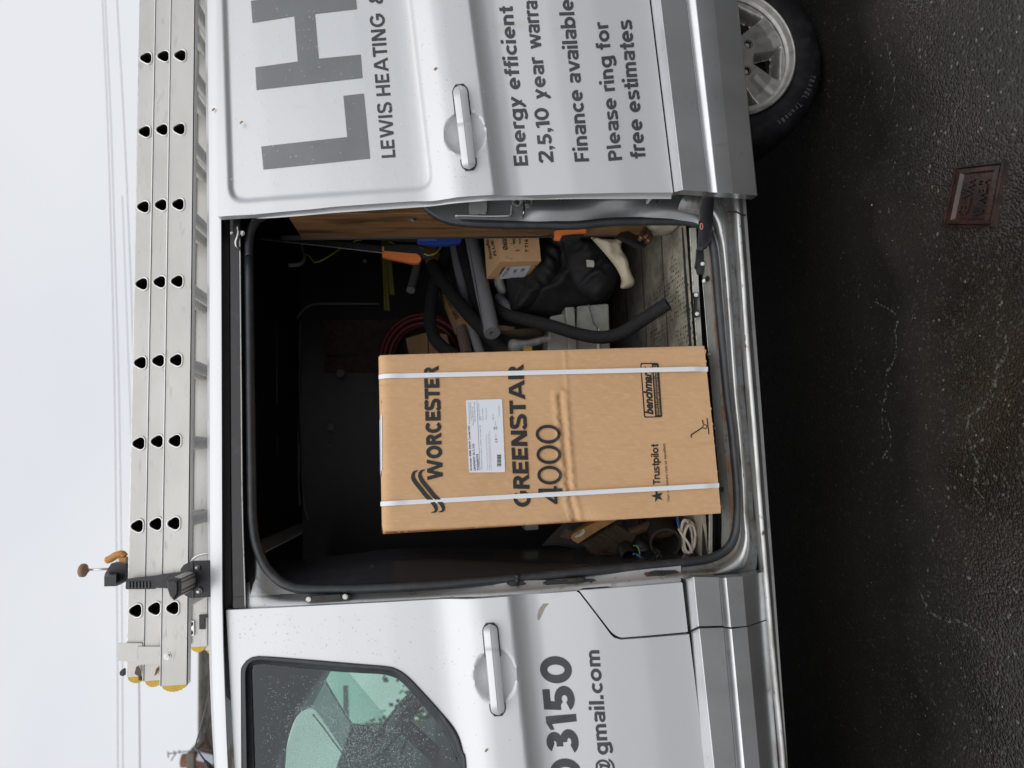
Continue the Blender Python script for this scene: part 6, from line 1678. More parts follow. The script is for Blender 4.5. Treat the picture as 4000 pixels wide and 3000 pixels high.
# red hose coil on the far side
rh = thing('hose_coil', 'coil of dark red hose hanging at the far wall behind the boiler carton', 'hose', W(1700, 1420, 1.5))
for i, (dr, dy, dx) in enumerate(((0, 0, 0), (12, -.03, 4), (22, .01, -3), (34, -.02, 2), (44, .02, 5))):
    c = (1655+dx, 1400); r = 172-dr
    P = [W(c[0]+r*.98*math.cos(t), c[1]+r*math.sin(t), 1.50+dy) for t in np.linspace(0, 2*math.pi, 33)[:-1]]
    tube('hose_turn', P, .0125, 'redhose', rh, raw=True, closed=True, seg=8)
# long flue carton
def cart(name, label, cat, c0, ux, uy, uz, m='card2', bev=.002, group=None):
    """carton from corner c0 with three edge vectors"""
    t = thing(name, label, cat, c0+(ux+uy)/2, group)
    q = [c0, c0+ux, c0+ux+uy, c0+uy]; q += [p+uz for p in q]
    mk('board', q, [(0, 3, 2, 1), (4, 5, 6, 7), (0, 1, 5, 4), (1, 2, 6, 5), (2, 3, 7, 6), (3, 0, 4, 7)], m, t, False)
    return t
a0, a1 = W(1742, 1100, 1.0), W(1822, 1283, .78)
ax = a1-a0; pu = Vector((ax.z, 0, -ax.x)).normalized()
w_ = (W(1822, 1283, .78)-W(1786, 1290, .78)).length*1.25
lf = cart('flue_carton', 'long narrow flue carton marked Ø60/100mm between the black foam pipes', 'carton', a0-ax*.9-pu*w_*.5, ax*1.9, Vector((0, .10, .02)), pu*w_, group='flue cartons')
def on_lf(px, py, off=0):
    nrm = ax.cross(pu).normalized(); 
    if nrm.y > 0: nrm = -nrm
    d = Vector(ray(px, py)); t = (a0-Vector(CC)).dot(nrm)/d.dot(nrm); return Vector(CC)+d*t+nrm*(-off)
lettering('Ø60/100mm', (1779, 1250), (1736, 1162), (1796, 1243), on_lf, 'ink', lf, .02, tr_=(1755, 1154), name='print')
# wrapped end of the flue below it
pipe('wrapped_pipe', 'end of a pipe wrapped in clear film under the long flue carton', 'pipe', [(1802, 1282, .80), (1812, 1330, .76), (1824, 1385, .72)], .024, 'wrapfilm')
# small flue carton on the bag
A_ = W(1954, 1025, .50); B_ = W(2113, 1020, .50)
def cornerx(px, py, y): return W(px, py, y)
C_ = W(1902, 1092, .64); D_ = W(2060, 1092, .64)
fz = A_.z-B_.z
uy = C_-A_; ux = Vector((uy.y, -uy.x, 0)).normalized()*.46
ux = Vector((.46, .05, .012)); uz = Vector((0, 0, fz)); c0 = Vector((B_.x, B_.y, B_.z))
fc = cart('flue_carton', 'small flue carton with a white address label resting on the black bag', 'carton', c0, ux, uy, uz, 'card', group='flue cartons')
def pl(o, a, b):
    nrm = a.cross(b).normalized()
    def f(px, py, off=0):
        d = Vector(ray(px, py)); s = nrm if nrm.dot(d) < 0 else -nrm
        t = (o-Vector(CC)).dot(s)/d.dot(s); return Vector(CC)+d*t+s*(-off)
    return f
ff, fe, ftop = pl(c0, ux, uz), pl(c0, uy, uz), pl(c0+uz, ux, uy)
lettering('Ø60/', (1984, 976), (1979, 930), (1965, 978), ff, 'ink', fc, .03, name='print')
lettering('WO', (2015, 955), (2013, 928), (2003, 955), ff, 'ink', fc, .04, name='print')
lettering('Bosc', (2034, 952), (2032, 928), (2027, 953), ff, 'ink', fc, .02, name='print')
lettering('7 716', (2065, 985), (2061, 935), (2052, 986), ff, 'ink', fc, .03, name='print')
for d in (0, 7):
    Q = catmull([(1996+d, 948, 0), (1999+d, 956, 0), (2012+d, 967, 0), (2020+d, 975, 0), (2019+d, 980, 0), (2010+d, 980, 0)], 4)
    loft('wave_mark', [[ff(q[0]-1, q[1]-1, -.001) for q in Q], [ff(q[0]+1.3, q[1]+1.3, -.001) for q in Q]], 'ink', fc, False)
lettering('FLUE', (1941, 998), (1927, 938), (1931, 1001), ftop, 'ink', fc, .03, name='print')
lettering('Sensfit II', (1925, 1012), (1905, 915), (1913, 1013), ftop, 'ink', fc, .02, name='print')
lettering('WORCESTER', (1957, 1072), (1977, 1042), (1948, 1072), fe, 'ink', fc, .05, name='print', tr_=(1966, 1043))
patch([(1976, 1043), (2073, 1036), (2064, 1058), (2047, 1082), (1949, 1089), (1960, 1064)], fe, 'label', 'paper', fc, off=-.0012)
lettering('NHA', (1968, 1078), (1982, 1058), (1957, 1078), fe, 'inkg', fc, .01, off=-.002, name='label_print')
lettering('LEIGH', (1980, 1070), (1990, 1054), (1976, 1070), fe, 'inkg', fc, .0, off=-.002, name='label_print', res=1)
mbb = MB()
for (x0, y0) in ((1974, 1044), (2002, 1052), (2032, 1047)):
    for i in range(6): patch([(x0+i*2.6, y0+13-i*.5), (x0+i*2.6+1.3, y0+13-i*.5), (x0+6+i*2.2+1.3, y0-i*.3), (x0+6+i*2.2, y0-i*.3)], fe, '', '', None, off=-.002, mb=mbb)
mbb.build('barcode', 'inkg', fc)
lettering('Product 7 716 191 082', (2050, 1086), (2099, 1036), (2043, 1084), fe, 'ink', fc, .02, name='print', res=1, tr_=(2092, 1034))
patch([(1999, 1016), (2003, 1012), (1976, 1002), (1972, 1006)], ff, 'tape', 'cardedge', fc)
# black bag, in three soft lobes
bag = thing('tool_bag', 'big crumpled black cloth bag with a small white tag', 'bag', W(2330, 1120, .55))
soft('bag_body', [(2080, 900), (2200, 890), (2310, 900), (2370, 960), (2400, 1050), (2410, 1110), (2380, 1170), (2310, 1200), (2230, 1215), (2170, 1240), (2080, 1225), (2000, 1230), (1985, 1160), (1975, 1085), (2060, 1080), (2110, 1010)], .64, .13, 'fabric', bag, 3, .8, .011, 15)
soft('bag_flap', [(2190, 905), (2300, 905), (2370, 960), (2420, 1050), (2395, 1130), (2330, 1180), (2250, 1140), (2215, 1060), (2200, 980)], .54, .10, 'fabric', bag, 11, .9, .009, 18)
soft('bag_side', [(2075, 960), (2150, 940), (2205, 960), (2200, 1050), (2185, 1110), (2130, 1165), (2060, 1205), (2010, 1215), (2020, 1130), (2075, 1070)], .60, .08, 'fabric', bag, 23, .9, .009, 18)
V = [W(a, b, .43) for a, b in [(2290, 1015), (2318, 1017), (2322, 1030), (2319, 1044), (2292, 1043)]]
mk('white_tag', V, [tuple(range(5))], 'paper2', bag, False)
cl = soft('dust_sheet', [(2300, 922), (2340, 930), (2390, 935), (2440, 925), (2420, 965), (2450, 1005), (2462, 1060), (2480, 1095), (2476, 1118), (2450, 1128), (2420, 1128), (2430, 1095), (2410, 1050), (2375, 1005), (2340, 965)], .36, .045, 'cream', None, 5, .9, .008, 26)
tag(cl, 'crumpled cream dust sheet between the black bag and the worn floor', 'dust sheet')
# pale case and lids behind the long pipe
cs = thing('plastic_case', 'pale grey plastic case lying under the black bag', 'case', W(2400, 1280, .60))
V, F = boxVF((0, 0, 0), (1, 1, 1), None, .02)
def hexa(q, name, m, parent, bev=.004):
    """box from 8 corners (bottom 4, top 4)"""
    bm = bmesh.new(); vs = [bm.verts.new(p) for p in q]
    for f in [(0, 3, 2, 1), (4, 5, 6, 7), (0, 1, 5, 4), (1, 2, 6, 5), (2, 3, 7, 6), (3, 0, 4, 7)]: bm.faces.new([vs[i] for i in f])
    if bev: bmesh.ops.bevel(bm, geom=list(bm.edges), offset=bev, segments=2, profile=.5, affect='EDGES')
    bm.verts.index_update(); V = [v.co.copy() for v in bm.verts]; F = [tuple(v.index for v in f.verts) for f in bm.faces]; bm.free()
    return mk(name, V, F, m, parent, False)
def facebox(pts, y, th, name, m, parent, bev=.004):
    """front face from four photograph points at depth y (bottom-left, bottom-right, top-right, top-left), pushed back by th"""
    f = [W(a, b, y) for a, b in pts]; k = [p+Vector((0, th, 0)) for p in f]
    return hexa([f[0], f[1], k[1], k[0], f[3], f[2], k[2], k[3]], name, m, parent, bev)
facebox([(2385, 1385), (2378, 1185), (2255, 1195), (2246, 1385)], .56, .16, 'case_body', 'case', cs, .006)
facebox([(2256, 1392), (2244, 1198), (2208, 1200), (2222, 1392)], .54, .18, 'case_rim', 'case', cs, .004)
facebox([(2222, 1395), (2206, 1225), (2150, 1235), (2136, 1395)], .57, .15, 'case_lid', 'case', cs, .004)
tube('lead', T3([(2298, 1188, .545), (2310, 1230, .54), (2318, 1262, .54), (2332, 1278, .54), (2334, 1300, .54)]), .0022, 'wire', cs, n=5, seg=8)
facebox([(2342, 1380), (2342, 1284), (2333, 1284), (2333, 1380)], .545, .01, 'catch', 'strap', cs, .001)
# brush between the pipes and the case
br1 = thing('hand_brush', 'dark bristled hand brush with a pale wooden back, half hidden by the grey pipe', 'brush', W(2040, 1330, .62))
facebox([(2015, 1300), (2010, 1275), (1950, 1268), (1945, 1290)], .62, .06, 'back', 'wood', br1, .003)
def bristles(name, a, b, dirv, n_, ln_, parent, m='bristle', wob=.01, seed=1, w=.0012, spread=None):
    """many tapering bristles from the line a-b"""
    rnd = random.Random(seed); mb = MB(); a = Vector(a); b = Vector(b); dirv = Vector(dirv)
    sp = Vector(spread) if spread else Vector((0, .03, 0))
    for i in range(n_):
        t = rnd.random(); p = a+(b-a)*t+sp*rnd.uniform(-1, 1)
        d = dirv*ln_*rnd.uniform(.75, 1.1)+Vector((rnd.uniform(-wob, wob), rnd.uniform(-wob, wob), rnd.uniform(-wob, wob)))
        q = p+d*.6+Vector((rnd.uniform(-wob, wob)*.3, 0, 0)); e = p+d
        o_ = Vector((w, 0, w*.6)); o2 = Vector((0, w, 0))
        mb.add([p-o_, p+o_, p+o2, q-o_, q+o_, q+o2, e], [(0, 1, 4, 3), (1, 2, 5, 4), (2, 0, 3, 5), (3, 4, 6), (4, 5, 6), (5, 3, 6)])
    return mb.build(name, m, parent, kind='stuff')
bristles('bristles', W(1955, 1300, .64), W(2035, 1290, .64), (-.15, -.1, -1), 700, .085, br1, seed=4)
# clear bags
for i, (pts, y, lab) in enumerate((([(1990, 1320), (2050, 1330), (2130, 1310), (2170, 1318), (2120, 1345), (2050, 1360), (2000, 1385), (1980, 1360)], .50, 'crumpled clear plastic bag beside the pale case'),
                                   ([(1925, 1085), (1960, 1075), (1975, 1120), (1978, 1150), (1950, 1148), (1935, 1125)], .66, 'scrap of clear film hanging below the small flue carton'))):
    o = soft('plastic_bag', pts, y, .03, 'clear', None, 31+i, .9, .008, 34); tag(o, lab, 'plastic bag', 'clear plastic bags')
pipe('plastic_pipe', 'short pale plastic pipe end behind the black bag', 'pipe', [(1950, 1165, .78), (1968, 1185, .72), (1990, 1215, .66)], .022, 'felt')
ys_ = facebox([(2080, 1392), (2080, 1352), (2045, 1350), (2045, 1392)], .62, .05, 'tape_measure', 'yellow', None); tag(ys_, 'yellow and black tool just showing above the pale case', 'tape measure')
# sheet of paper on the floor
V = [W(a, b, z=.4935) for a, b in [(2388, 1352), (2470, 1300), (2500, 1345), (2520, 1400), (2400, 1400)]]
o = mk('paper_sheet', V, [tuple(range(5))], 'felt', None, False); tag(o, 'grey paper sheet on the worn floor beside the boiler carton', 'paper')
# fittings box and fittings at the rear pillar
sp = thing('fittings_box', 'small black box marked SPECIALIST lying on the floor by the rear pillar', 'box', W(2500, 940, .25))
q = [W(2430, 925, .24), W(2455, 902, .27), W(2535, 945, .25), W(2520, 968, .23)]; up_ = Vector((-.004, .0, .028))
hexa([q[3], q[2], q[1], q[0], q[3]+up_, q[2]+up_, q[1]+up_, q[0]+up_], 'board', 'blackplastic', sp, .001)
nbx = pl(q[0]+up_*1.0, q[3]-q[0], q[1]-q[0])
lettering('SPECIALIST', (2482, 933), (2508, 946), (2484, 928), nbx, 'felt', sp, .02, name='print', res=1, tr_=(2510, 941))
ft = thing('pipe_fittings', 'small heap of old copper pipe fittings by the rear pillar', 'fittings', W(2520, 925, .24))
for i, (a, b, y) in enumerate([(2512, 915, .23), (2524, 925, .21), (2534, 938, .20), (2520, 905, .25), (2540, 922, .22), (2505, 928, .22), (2530, 910, .24)]):
    c = W(a, b, y); d = Vector((math.cos(i*2.1), math.sin(i*1.3), .4)).normalized()*.013
    V, F = tubeVF([c-d, c-d*.4, c-d*.38, c+d*.38, c+d*.4, c+d], [.008, .008, .0105, .0105, .008, .008], 12); mk('fitting', V, F, 'copper', ft, True)
# ---- things on the racking panel
kn = thing('snips', 'orange and black handled tool tucked against the racking panel', 'hand tool', W(2230, 910, .22))
def xw(px, py, x=.772): return W(px, py, x=x)
slab([(2165, 905), (2172, 900), (2290, 893), (2290, 908), (2276, 915), (2240, 914), (2200, 922), (2188, 936), (2166, 932)], .24, .02, 'handle', 'orange', kn)
slab([(2188, 936), (2196, 920), (2240, 916), (2282, 914), (2262, 932), (2215, 941)], .235, .022, 'grip', 'blackplastic', kn)
slab([(2142, 914), (2164, 906), (2166, 930), (2160, 932)], .245, .006, 'pivot', 'steel', kn)
tube('rod', [W(1960, 900, .26), W(2060, 910, .25), (W(2155, 922, .245))], .0024, 'copper', kn, n=3, seg=6)
pb = soft('plastic_bag', [(1566, 800), (1600, 800), (1636, 812), (1636, 855), (1618, 870), (1590, 852), (1575, 830)], .16, .02, 'clear', None, 77, .9, .006, 40); tag(pb, 'small clear bag with a dark screw bit, pinned high on the racking panel', 'plastic bag', 'clear plastic bags')
tube('screw_bit', [W(1600, 846, .15), W(1624, 860, .15)], .0045, 'blackplastic', pb, n=2, seg=8)
# saws
sw1 = thing('hand_saw', 'hand saw with an orange and black handle hanging blade up', 'saw', W(1640, 1000, .62), 'hand saws hanging at the racking')
slab([(1493, 982), (1495, 979), (1590, 988), (1625, 990), (1640, 1000), (1645, 1014), (1637, 1026), (1620, 1029), (1590, 1024), (1494, 1004)], .60, .024, 'handle', 'orange', sw1)
slab([(1494, 981), (1497, 962), (1560, 955), (1630, 957), (1660, 968), (1668, 990), (1662, 1010), (1645, 1012), (1640, 998), (1612, 984), (1590, 986)], .605, .020, 'grip', 'blackplastic', sw1)
slab([(1493, 984), (1493, 964), (1500, 962), (1500, 985)], .600, .026, 'collar', 'orange', sw1)
slab([(1000, 928), (1000, 935), (1050, 938), (1494, 990), (1494, 962), (1400, 950), (1150, 930)], .615, .002, 'blade', 'darksteel', sw1)
slab([(1020, 932), (1494, 986), (1494, 989), (1020, 935)], .6145, .003, 'blade_edge', 'alu2', sw1)
sw2 = thing('hand_saw', 'hand saw with a blue handle hanging blade up beside the plywood', 'saw', W(1790, 940, .5), 'hand saws hanging at the racking')
slab([(1628, 940), (1630, 924), (1640, 918), (1700, 917), (1785, 917), (1798, 924), (1802, 936), (1796, 948), (1770, 951), (1745, 956), (1700, 957), (1660, 952), (1630, 946)], .49, .026, 'handle', 'blue', sw2)
slab([(1634, 930), (1648, 928), (1706, 930), (1706, 939), (1632, 941)], .487, .003, 'panel', 'blue2', sw2)
slab([(1230, 915), (1340, 918), (1500, 921), (1640, 926), (1720, 928), (1715, 934), (1640, 945), (1500, 940), (1230, 921)], .50, .0018, 'blade', 'darksteel', sw2)
mb = MB()
for i in range(100):
    px = 1235+i*4.75; py = 914.6+i*.130
    mb.add([W(px, py, .4985), W(px+3.6, py+.1, .4985), W(px+1.8, py-2.6, .4985)], [(0, 1, 2)])
mb.build('teeth', 'alu2', sw2)
# hook bracket
hk = tube('hook', T3([(1178, 945, .95), (1181, 975, .93), (1190, 1002, .90), (1184, 1022, .88), (1165, 1034, .87), (1126, 1036, .86)]), .0095, 'hookgrey', None, n=6, seg=10, flat=.6)
tag(hk, 'bent pale metal hook hanging from the dark ceiling', 'hook')
hk2 = tube('ring', T3([(1120, 890, .9), (1132, 905, .88), (1134, 918, .88), (1125, 930, .88), (1116, 932, .88)]), .004, 'darksteel', None, n=5, seg=8); tag(hk2, 'thin dark wire ring above the saw blades', 'ring')
# earth cables
GW = 'green and yellow earth cables above the racking'
for pts, lab in (([(1194, 993, .7), (1210, 1002, .68), (1226, 1023, .66), (1250, 1020, .66), (1290, 998, .68), (1328, 972, .72), (1340, 968, .74)], 'green and yellow cable drooping from the pale hook'),
                 ([(1380, 945, .74), (1400, 938, .74), (1425, 933, .74)], 'short stretch of green and yellow cable behind the saw teeth'),
                 ([(1505, 935, .72), (1522, 944, .70), (1540, 954, .68)], 'bit of green and yellow cable above the orange saw handle'),
                 ([(1656, 991, .60), (1675, 997, .60), (1700, 990, .60), (1718, 970, .62), (1725, 955, .64)], 'loop of green and yellow cable between the two saw handles')):
    o = tube('earth_cable', T3(pts), .0032, 'gy', None, n=6, seg=8); tag(o, lab, 'cable', GW)
# yellow rods hanging on the far side
rods = thing('trunking_bundle', 'bundle of dull yellow plastic rods standing at the far wall', 'rods', W(1515, 1215, 1.3))
for a, b, c, d in ((1494, 930, 1506, 1212), (1502, 930, 1518, 1214), (1512, 935, 1528, 1150), (1519, 935, 1537, 1152)):
    tube('rod', [W(a, b, 1.32), W((a+c)/2, (b+d)/2, 1.30), W(c, d, 1.28)], .0075, 'yrod', rods, n=3, seg=10)
# cartons low at the far wall
for pts, y, lab in (([(1600, 1395), (1672, 1395), (1670, 1298), (1584, 1322)], 1.35, 'flat brown carton inside the red hose coil'), ([(1676, 1395), (1765, 1395), (1745, 1305), (1675, 1300)], 1.30, 'second flat brown carton inside the hose coil, beside the bowed pipe')):
    f = [W(a, b, y) for a, b in pts]; k = [p+Vector((0, .2, 0)) for p in f]
    o = mk('far_carton', f+k, [(0, 1, 2, 3), (7, 6, 5, 4), (0, 4, 5, 1), (1, 5, 6, 2), (2, 6, 7, 3), (3, 7, 4, 0)], 'card2', None, False); tag(o, lab, 'carton', 'cartons at the far wall')
o = facebox([(2010, 1250), (2010, 1215), (1960, 1215), (1960, 1250)], .9, .3, 'dark_crate', 'blackplastic', None); tag(o, 'dark plastic crate buried behind the black bag', 'crate')
o = facebox([(2330, 1400), (2330, 1010), (1860, 1010), (1860, 1400)], .95, .5, 'dark_crate', 'liner', None); tag(o, 'large dark crate standing behind the pale case', 'crate')
# ---- front corner, left of the carton
o = facebox([(2104, 2070), (2104, 2012), (2050, 2016), (2050, 2072)], .55, .1, 'small_block', 'case', None, .003); tag(o, 'small grey block behind the carton near the dustpan', 'block')
dp = thing('dustpan', 'dirty black dustpan standing behind the yellow hand brush', 'dustpan', W(2330, 2120, .34))
slab([(2119, 2128), (2150, 2095), (2200, 2045), (2240, 2010), (2330, 2010), (2370, 2060), (2370, 2120), (2348, 2168), (2250, 2140), (2180, 2127)], .42, .006, 'tray', 'dirtyblack', dp)
tube('rim', T3([(2119, 2129, .415), (2190, 2128, .41), (2260, 2142, .405), (2350, 2168, .40)]), .0028, 'blackplastic', dp, n=6, seg=8)
patch([(2186, 2098), (2207, 2063), (2245, 2078), (2232, 2108)], lambda a, b, o: W(a, b, .417), 'stuck_label', 'stick', dp)
hb = thing('hand_brush', 'hand brush with a varnished yellow wooden back beside the boiler carton', 'brush', W(2320, 2125, .30))
P_ = [W(a, b, .27) for a, b in [(2258, 2125), (2236, 2112), (2229, 2098), (2238, 2084), (2300, 2050), (2370, 2020), (2400, 2012), (2408, 2034), (2330, 2078), (2268, 2119)]]
bm = bmesh.new(); vs = [bm.verts.new(p) for p in P_]+[bm.verts.new(p+Vector((.012, .045, -.02))) for p in P_]; k = len(P_)
bm.faces.new(vs[:k]); bm.faces.new(vs[k:][::-1])
for i in range(k): bm.faces.new([vs[i], vs[i+k], vs[(i+1) % k+k], vs[(i+1) % k]])
bmesh.ops.recalc_face_normals(bm, faces=bm.faces); bmesh.ops.bevel(bm, geom=list(bm.edges), offset=.0025, segments=2, profile=.5, affect='EDGES')
bm.verts.index_update(); V = [v.co.copy() for v in bm.verts]; F = [tuple(v.index for v in f.verts) for f in bm.faces]; bm.free()
mk('back', V, F, 'brushwood', hb, False)
lbp = [(2244, 2098), (2250, 2090), (2262, 2086), (2278, 2066), (2286, 2075), (2278, 2088), (2264, 2096), (2250, 2100)]
mk('label', [W(a, b, .2685) for a, b in lbp], [tuple(range(8))], 'paper2', hb, False)
mb = MB()
for i in range(5):
    x = 2257+i*4.5; y0 = 2092-i*3.5
    mb.add([W(x, y0, .2675), W(x+2, y0-1.5, .2675), W(x-2.5, y0-9, .2675), W(x-4.5, y0-7.5, .2675)], [(0, 1, 2, 3)])
mb.build('barcode', 'inkg', hb)
d1 = (W(2340, 2150, .30)-W(2290, 2105, .30)).normalized()
bristles('bristles', W(2272, 2120, .305), W(2400, 2045, .305), d1, 1500, .062, hb, wob=.014, seed=9, w=.0009, spread=(.002, .02, .002))
bm_ = thing('broom', 'worn broom head with a round wooden handle lying behind the black collar', 'broom', W(2450, 2110, .36))
tube('handle', T3([(2635, 2008, .40), (2590, 2032, .38), (2520, 2058, .35), (2455, 2082, .33)]), .0165, 'stick', bm_, n=5, seg=14)
d2 = (W(2388, 2125, .33)-W(2440, 2070, .34)).normalized()
bristles('bristles', W(2400, 2045, .34), W(2470, 2085, .34), d2, 1700, .085, bm_, wob=.022, seed=12, w=.0009, spread=(.004, .03, .004))
# black round collar
bkt = thing('pipe_collar', 'dirty black ribbed collar lying on its side beside the white cable', 'collar', W(2600, 2150, .33))
c1, c2 = W(2580, 2068, .36), W(2600, 2122, .25)
axv = (c2-c1).normalized(); axl = (c2-c1).length; e1 = (W(2650, 2090, .30)-W(2530, 2090, .30)); e1 = (e1-axv*e1.dot(axv)).normalized(); e2 = axv.cross(e1).normalized()
rows = [[c1+axv*axl*t+e1*(.050*r*math.cos(a))+e2*(.050*r*math.sin(a)) for a in np.linspace(0, 2*math.pi, 33)] for t, r in ((.0, .90), (.0, 1.0), (.08, 1.05), (.14, 1.0), (.9, 1.0), (.94, 1.06), (1.0, 1.04), (1.0, .9), (.05, .88))]
loft('ring', rows, 'dirtyblack', bkt, True, sharp=30)
soft('debris', [(2540, 2080), (2580, 2050), (2640, 2055), (2650, 2085), (2600, 2105), (2550, 2105)], .33, .02, 'rust', bkt, 8, .9, .006, 60)
# corrugated conduit with cores
cd = thing('conduit', 'black corrugated conduit end with loose earth and blue cores', 'conduit', W(2450, 2180, .25))
a, b = W(2415, 2095, .40), W(2458, 2178, .235); ax_ = (b-a); rows = []
e1 = ax_.cross(Vector((0, 0, 1))).normalized(); e2 = ax_.cross(e1).normalized()
for i in range(49):
    r = .0255+(.0026 if (i//2) % 2 else 0)
    rows.append([a+ax_*(i/48)+e1*r*math.cos(t)+e2*r*math.sin(t) for t in np.linspace(0, 2*math.pi, 25)])
rows.append([b+e1*.022*math.cos(t)+e2*.022*math.sin(t) for t in np.linspace(0, 2*math.pi, 25)])
rows.append([b-ax_*.4+e1*.021*math.cos(t)+e2*.021*math.sin(t) for t in np.linspace(0, 2*math.pi, 25)])
loft('sleeve', rows, 'blackgloss', cd, True, sharp=35)
tube('core', T3([(2474, 2131, .25), (2488, 2134, .235), (2497, 2150, .23), (2499, 2171, .23)]), .0022, 'gcore', cd, n=6, seg=8)
tube('core', T3([(2472, 2166, .24), (2482, 2162, .235), (2492, 2170, .23), (2506, 2179, .23)]), .0028, 'bcore', cd, n=6, seg=8)
tube('lead', T3([(2506, 2180, .23), (2540, 2183, .23), (2580, 2182, .235), (2640, 2178, .24)]), .0022, 'blackplastic', cd, n=5, seg=8)
wc = thing('cable_coil', 'coil of white cable with blue cores by the door pillar', 'cable', W(2700, 2165, .27))
rnd = random.Random(3)
for k, (rx_, ry_, cxx, cyy, tl) in enumerate(((27, 66, 2688, 2098, .00), (24, 60, 2690, 2100, .16), (20, 66, 2684, 2096, -.14), (22, 55, 2694, 2104, .06))):
    P = []
    for t in np.linspace(0, 2*math.pi, 25)[:-1]:
        x_ = rx_*math.cos(t); y_ = ry_*math.sin(t)
        P.append(W(cxx+x_*math.cos(tl)-y_*math.sin(tl), cyy+x_*math.sin(tl)+y_*math.cos(tl), .27-.012*k+.006*math.sin(t*2+k)))
    tube('loop', P, .0046, 'cable', wc, raw=True, closed=True, seg=8)
tube('tail', T3([(2650, 2064, .25), (2662, 2085, .235), (2690, 2125, .22), (2704, 2160, .22)]), .0046, 'cable', wc, n=5, seg=8)
tube('core', T3([(2645, 2012, .26), (2646, 2040, .25), (2653, 2065, .245)]), .0022, 'bcore', wc, n=5, seg=8)
tube('core', T3([(2649, 2012, .265), (2651, 2040, .255), (2656, 2066, .25)]), .0022, 'bcore', wc, n=5, seg=8)
o = facebox([(2412, 2192), (2405, 2160), (2348, 2162), (2335, 2196)], .30, .05, 'red_tool', 'redp', None, .006); tag(o, 'dark red plastic tool down by the door pillar', 'hand tool')
o = soft('black_cable_bundle', [(2480, 2100), (2540, 2120), (2600, 2150), (2640, 2165), (2600, 2190), (2520, 2190), (2470, 2160)], .30, .03, 'blackplastic', None, 61, .9, .007, 50); tag(o, 'tangle of black cable ties in front of the collar', 'cable bundle')
o = tube('black_clip', T3([(2565, 2180, .22), (2572, 2168, .22), (2582, 2170, .22), (2584, 2182, .22)]), .003, 'darksteel', None, n=4, seg=8); tag(o, 'small black pipe clip on the tangle of cable ties', 'clip')
M_ = None
# ------------------------------------------------------------------ water meter cover in the road
def cover():
    q = [W(3741, 653, z=0), W(3936, 630, z=0), W(3888, 887, z=0), W(3691, 885, z=0)]
    q = [Vector((p.x, p.y, .004)) for p in q]
    C_ = thing('meter_cover', 'rusty brown rectangular water cover set in the wet asphalt', 'meter cover', (q[0]+q[2])/2)
    def P(u, v, z): # u along 0->1 , v along 0->3
        a = q[0]+(q[1]-q[0])*u; b = q[3]+(q[2]-q[3])*u; p = a+(b-a)*v; return Vector((p.x, p.y, z))
    def ring(u0, v0, u1, v1, z): return [P(u0, v0, z), P(u1, v0, z), P(u1, v1, z), P(u0, v1, z), P(u0, v0, z)]
    rows = [ring(-.01, -.01, 1.01, 1.01, .000), ring(.0, .0, 1, 1, .009), ring(.035, .022, .965, .978, .010), ring(.05, .035, .95, .965, .001)]
    loft('frame', rows, 'castiron', C_, False)
    rows = [ring(.06, .042, .94, .958, .001), ring(.07, .05, .93, .95, .0085), ring(.16, .11, .84, .89, .0095), ring(.20, .142, .80, .858, .0015)]
    ld = loft('lid', rows, 'castiron', C_, False)
    gp = MB()
    gp.add([(p.x, p.y, .0015) for p in ring(.045, .03, .955, .97, 0)[:4]], [(0, 1, 2, 3)]); gp.build('packed_dirt', 'dark', C_)
    mk('lid_recess', ring(.20, .142, .80, .858, .0018)[:4], [(0, 1, 2, 3)], 'castiron', ld, False)
    for s, v0, v1, u0, u1 in (('WATER', .22, .82, .27, .46), ('MEW  B', .24, .82, .56, .74)):
        U, F = textVF(s, .03, 0, 1)
        V = [P(u0+(u1-u0)*b, v0+(v1-v0)*a, .0065) for a, b in U]; n_ = len(V)
        mb = MB(); mb.add(V, F); mb.add([v-Vector((0, 0, .0022)) for v in V], F)
        cnt = {}
        for f in F:
            for i in range(len(f)): cnt.setdefault(tuple(sorted((f[i], f[(i+1) % len(f)]))), []).append((f[i], f[(i+1) % len(f)]))
        mb.F += [(a[0][0], a[0][1], a[0][1]+n_, a[0][0]+n_) for a in cnt.values() if len(a) == 1]
        mb.build('raised_lettering', 'castiron', ld)
cover()
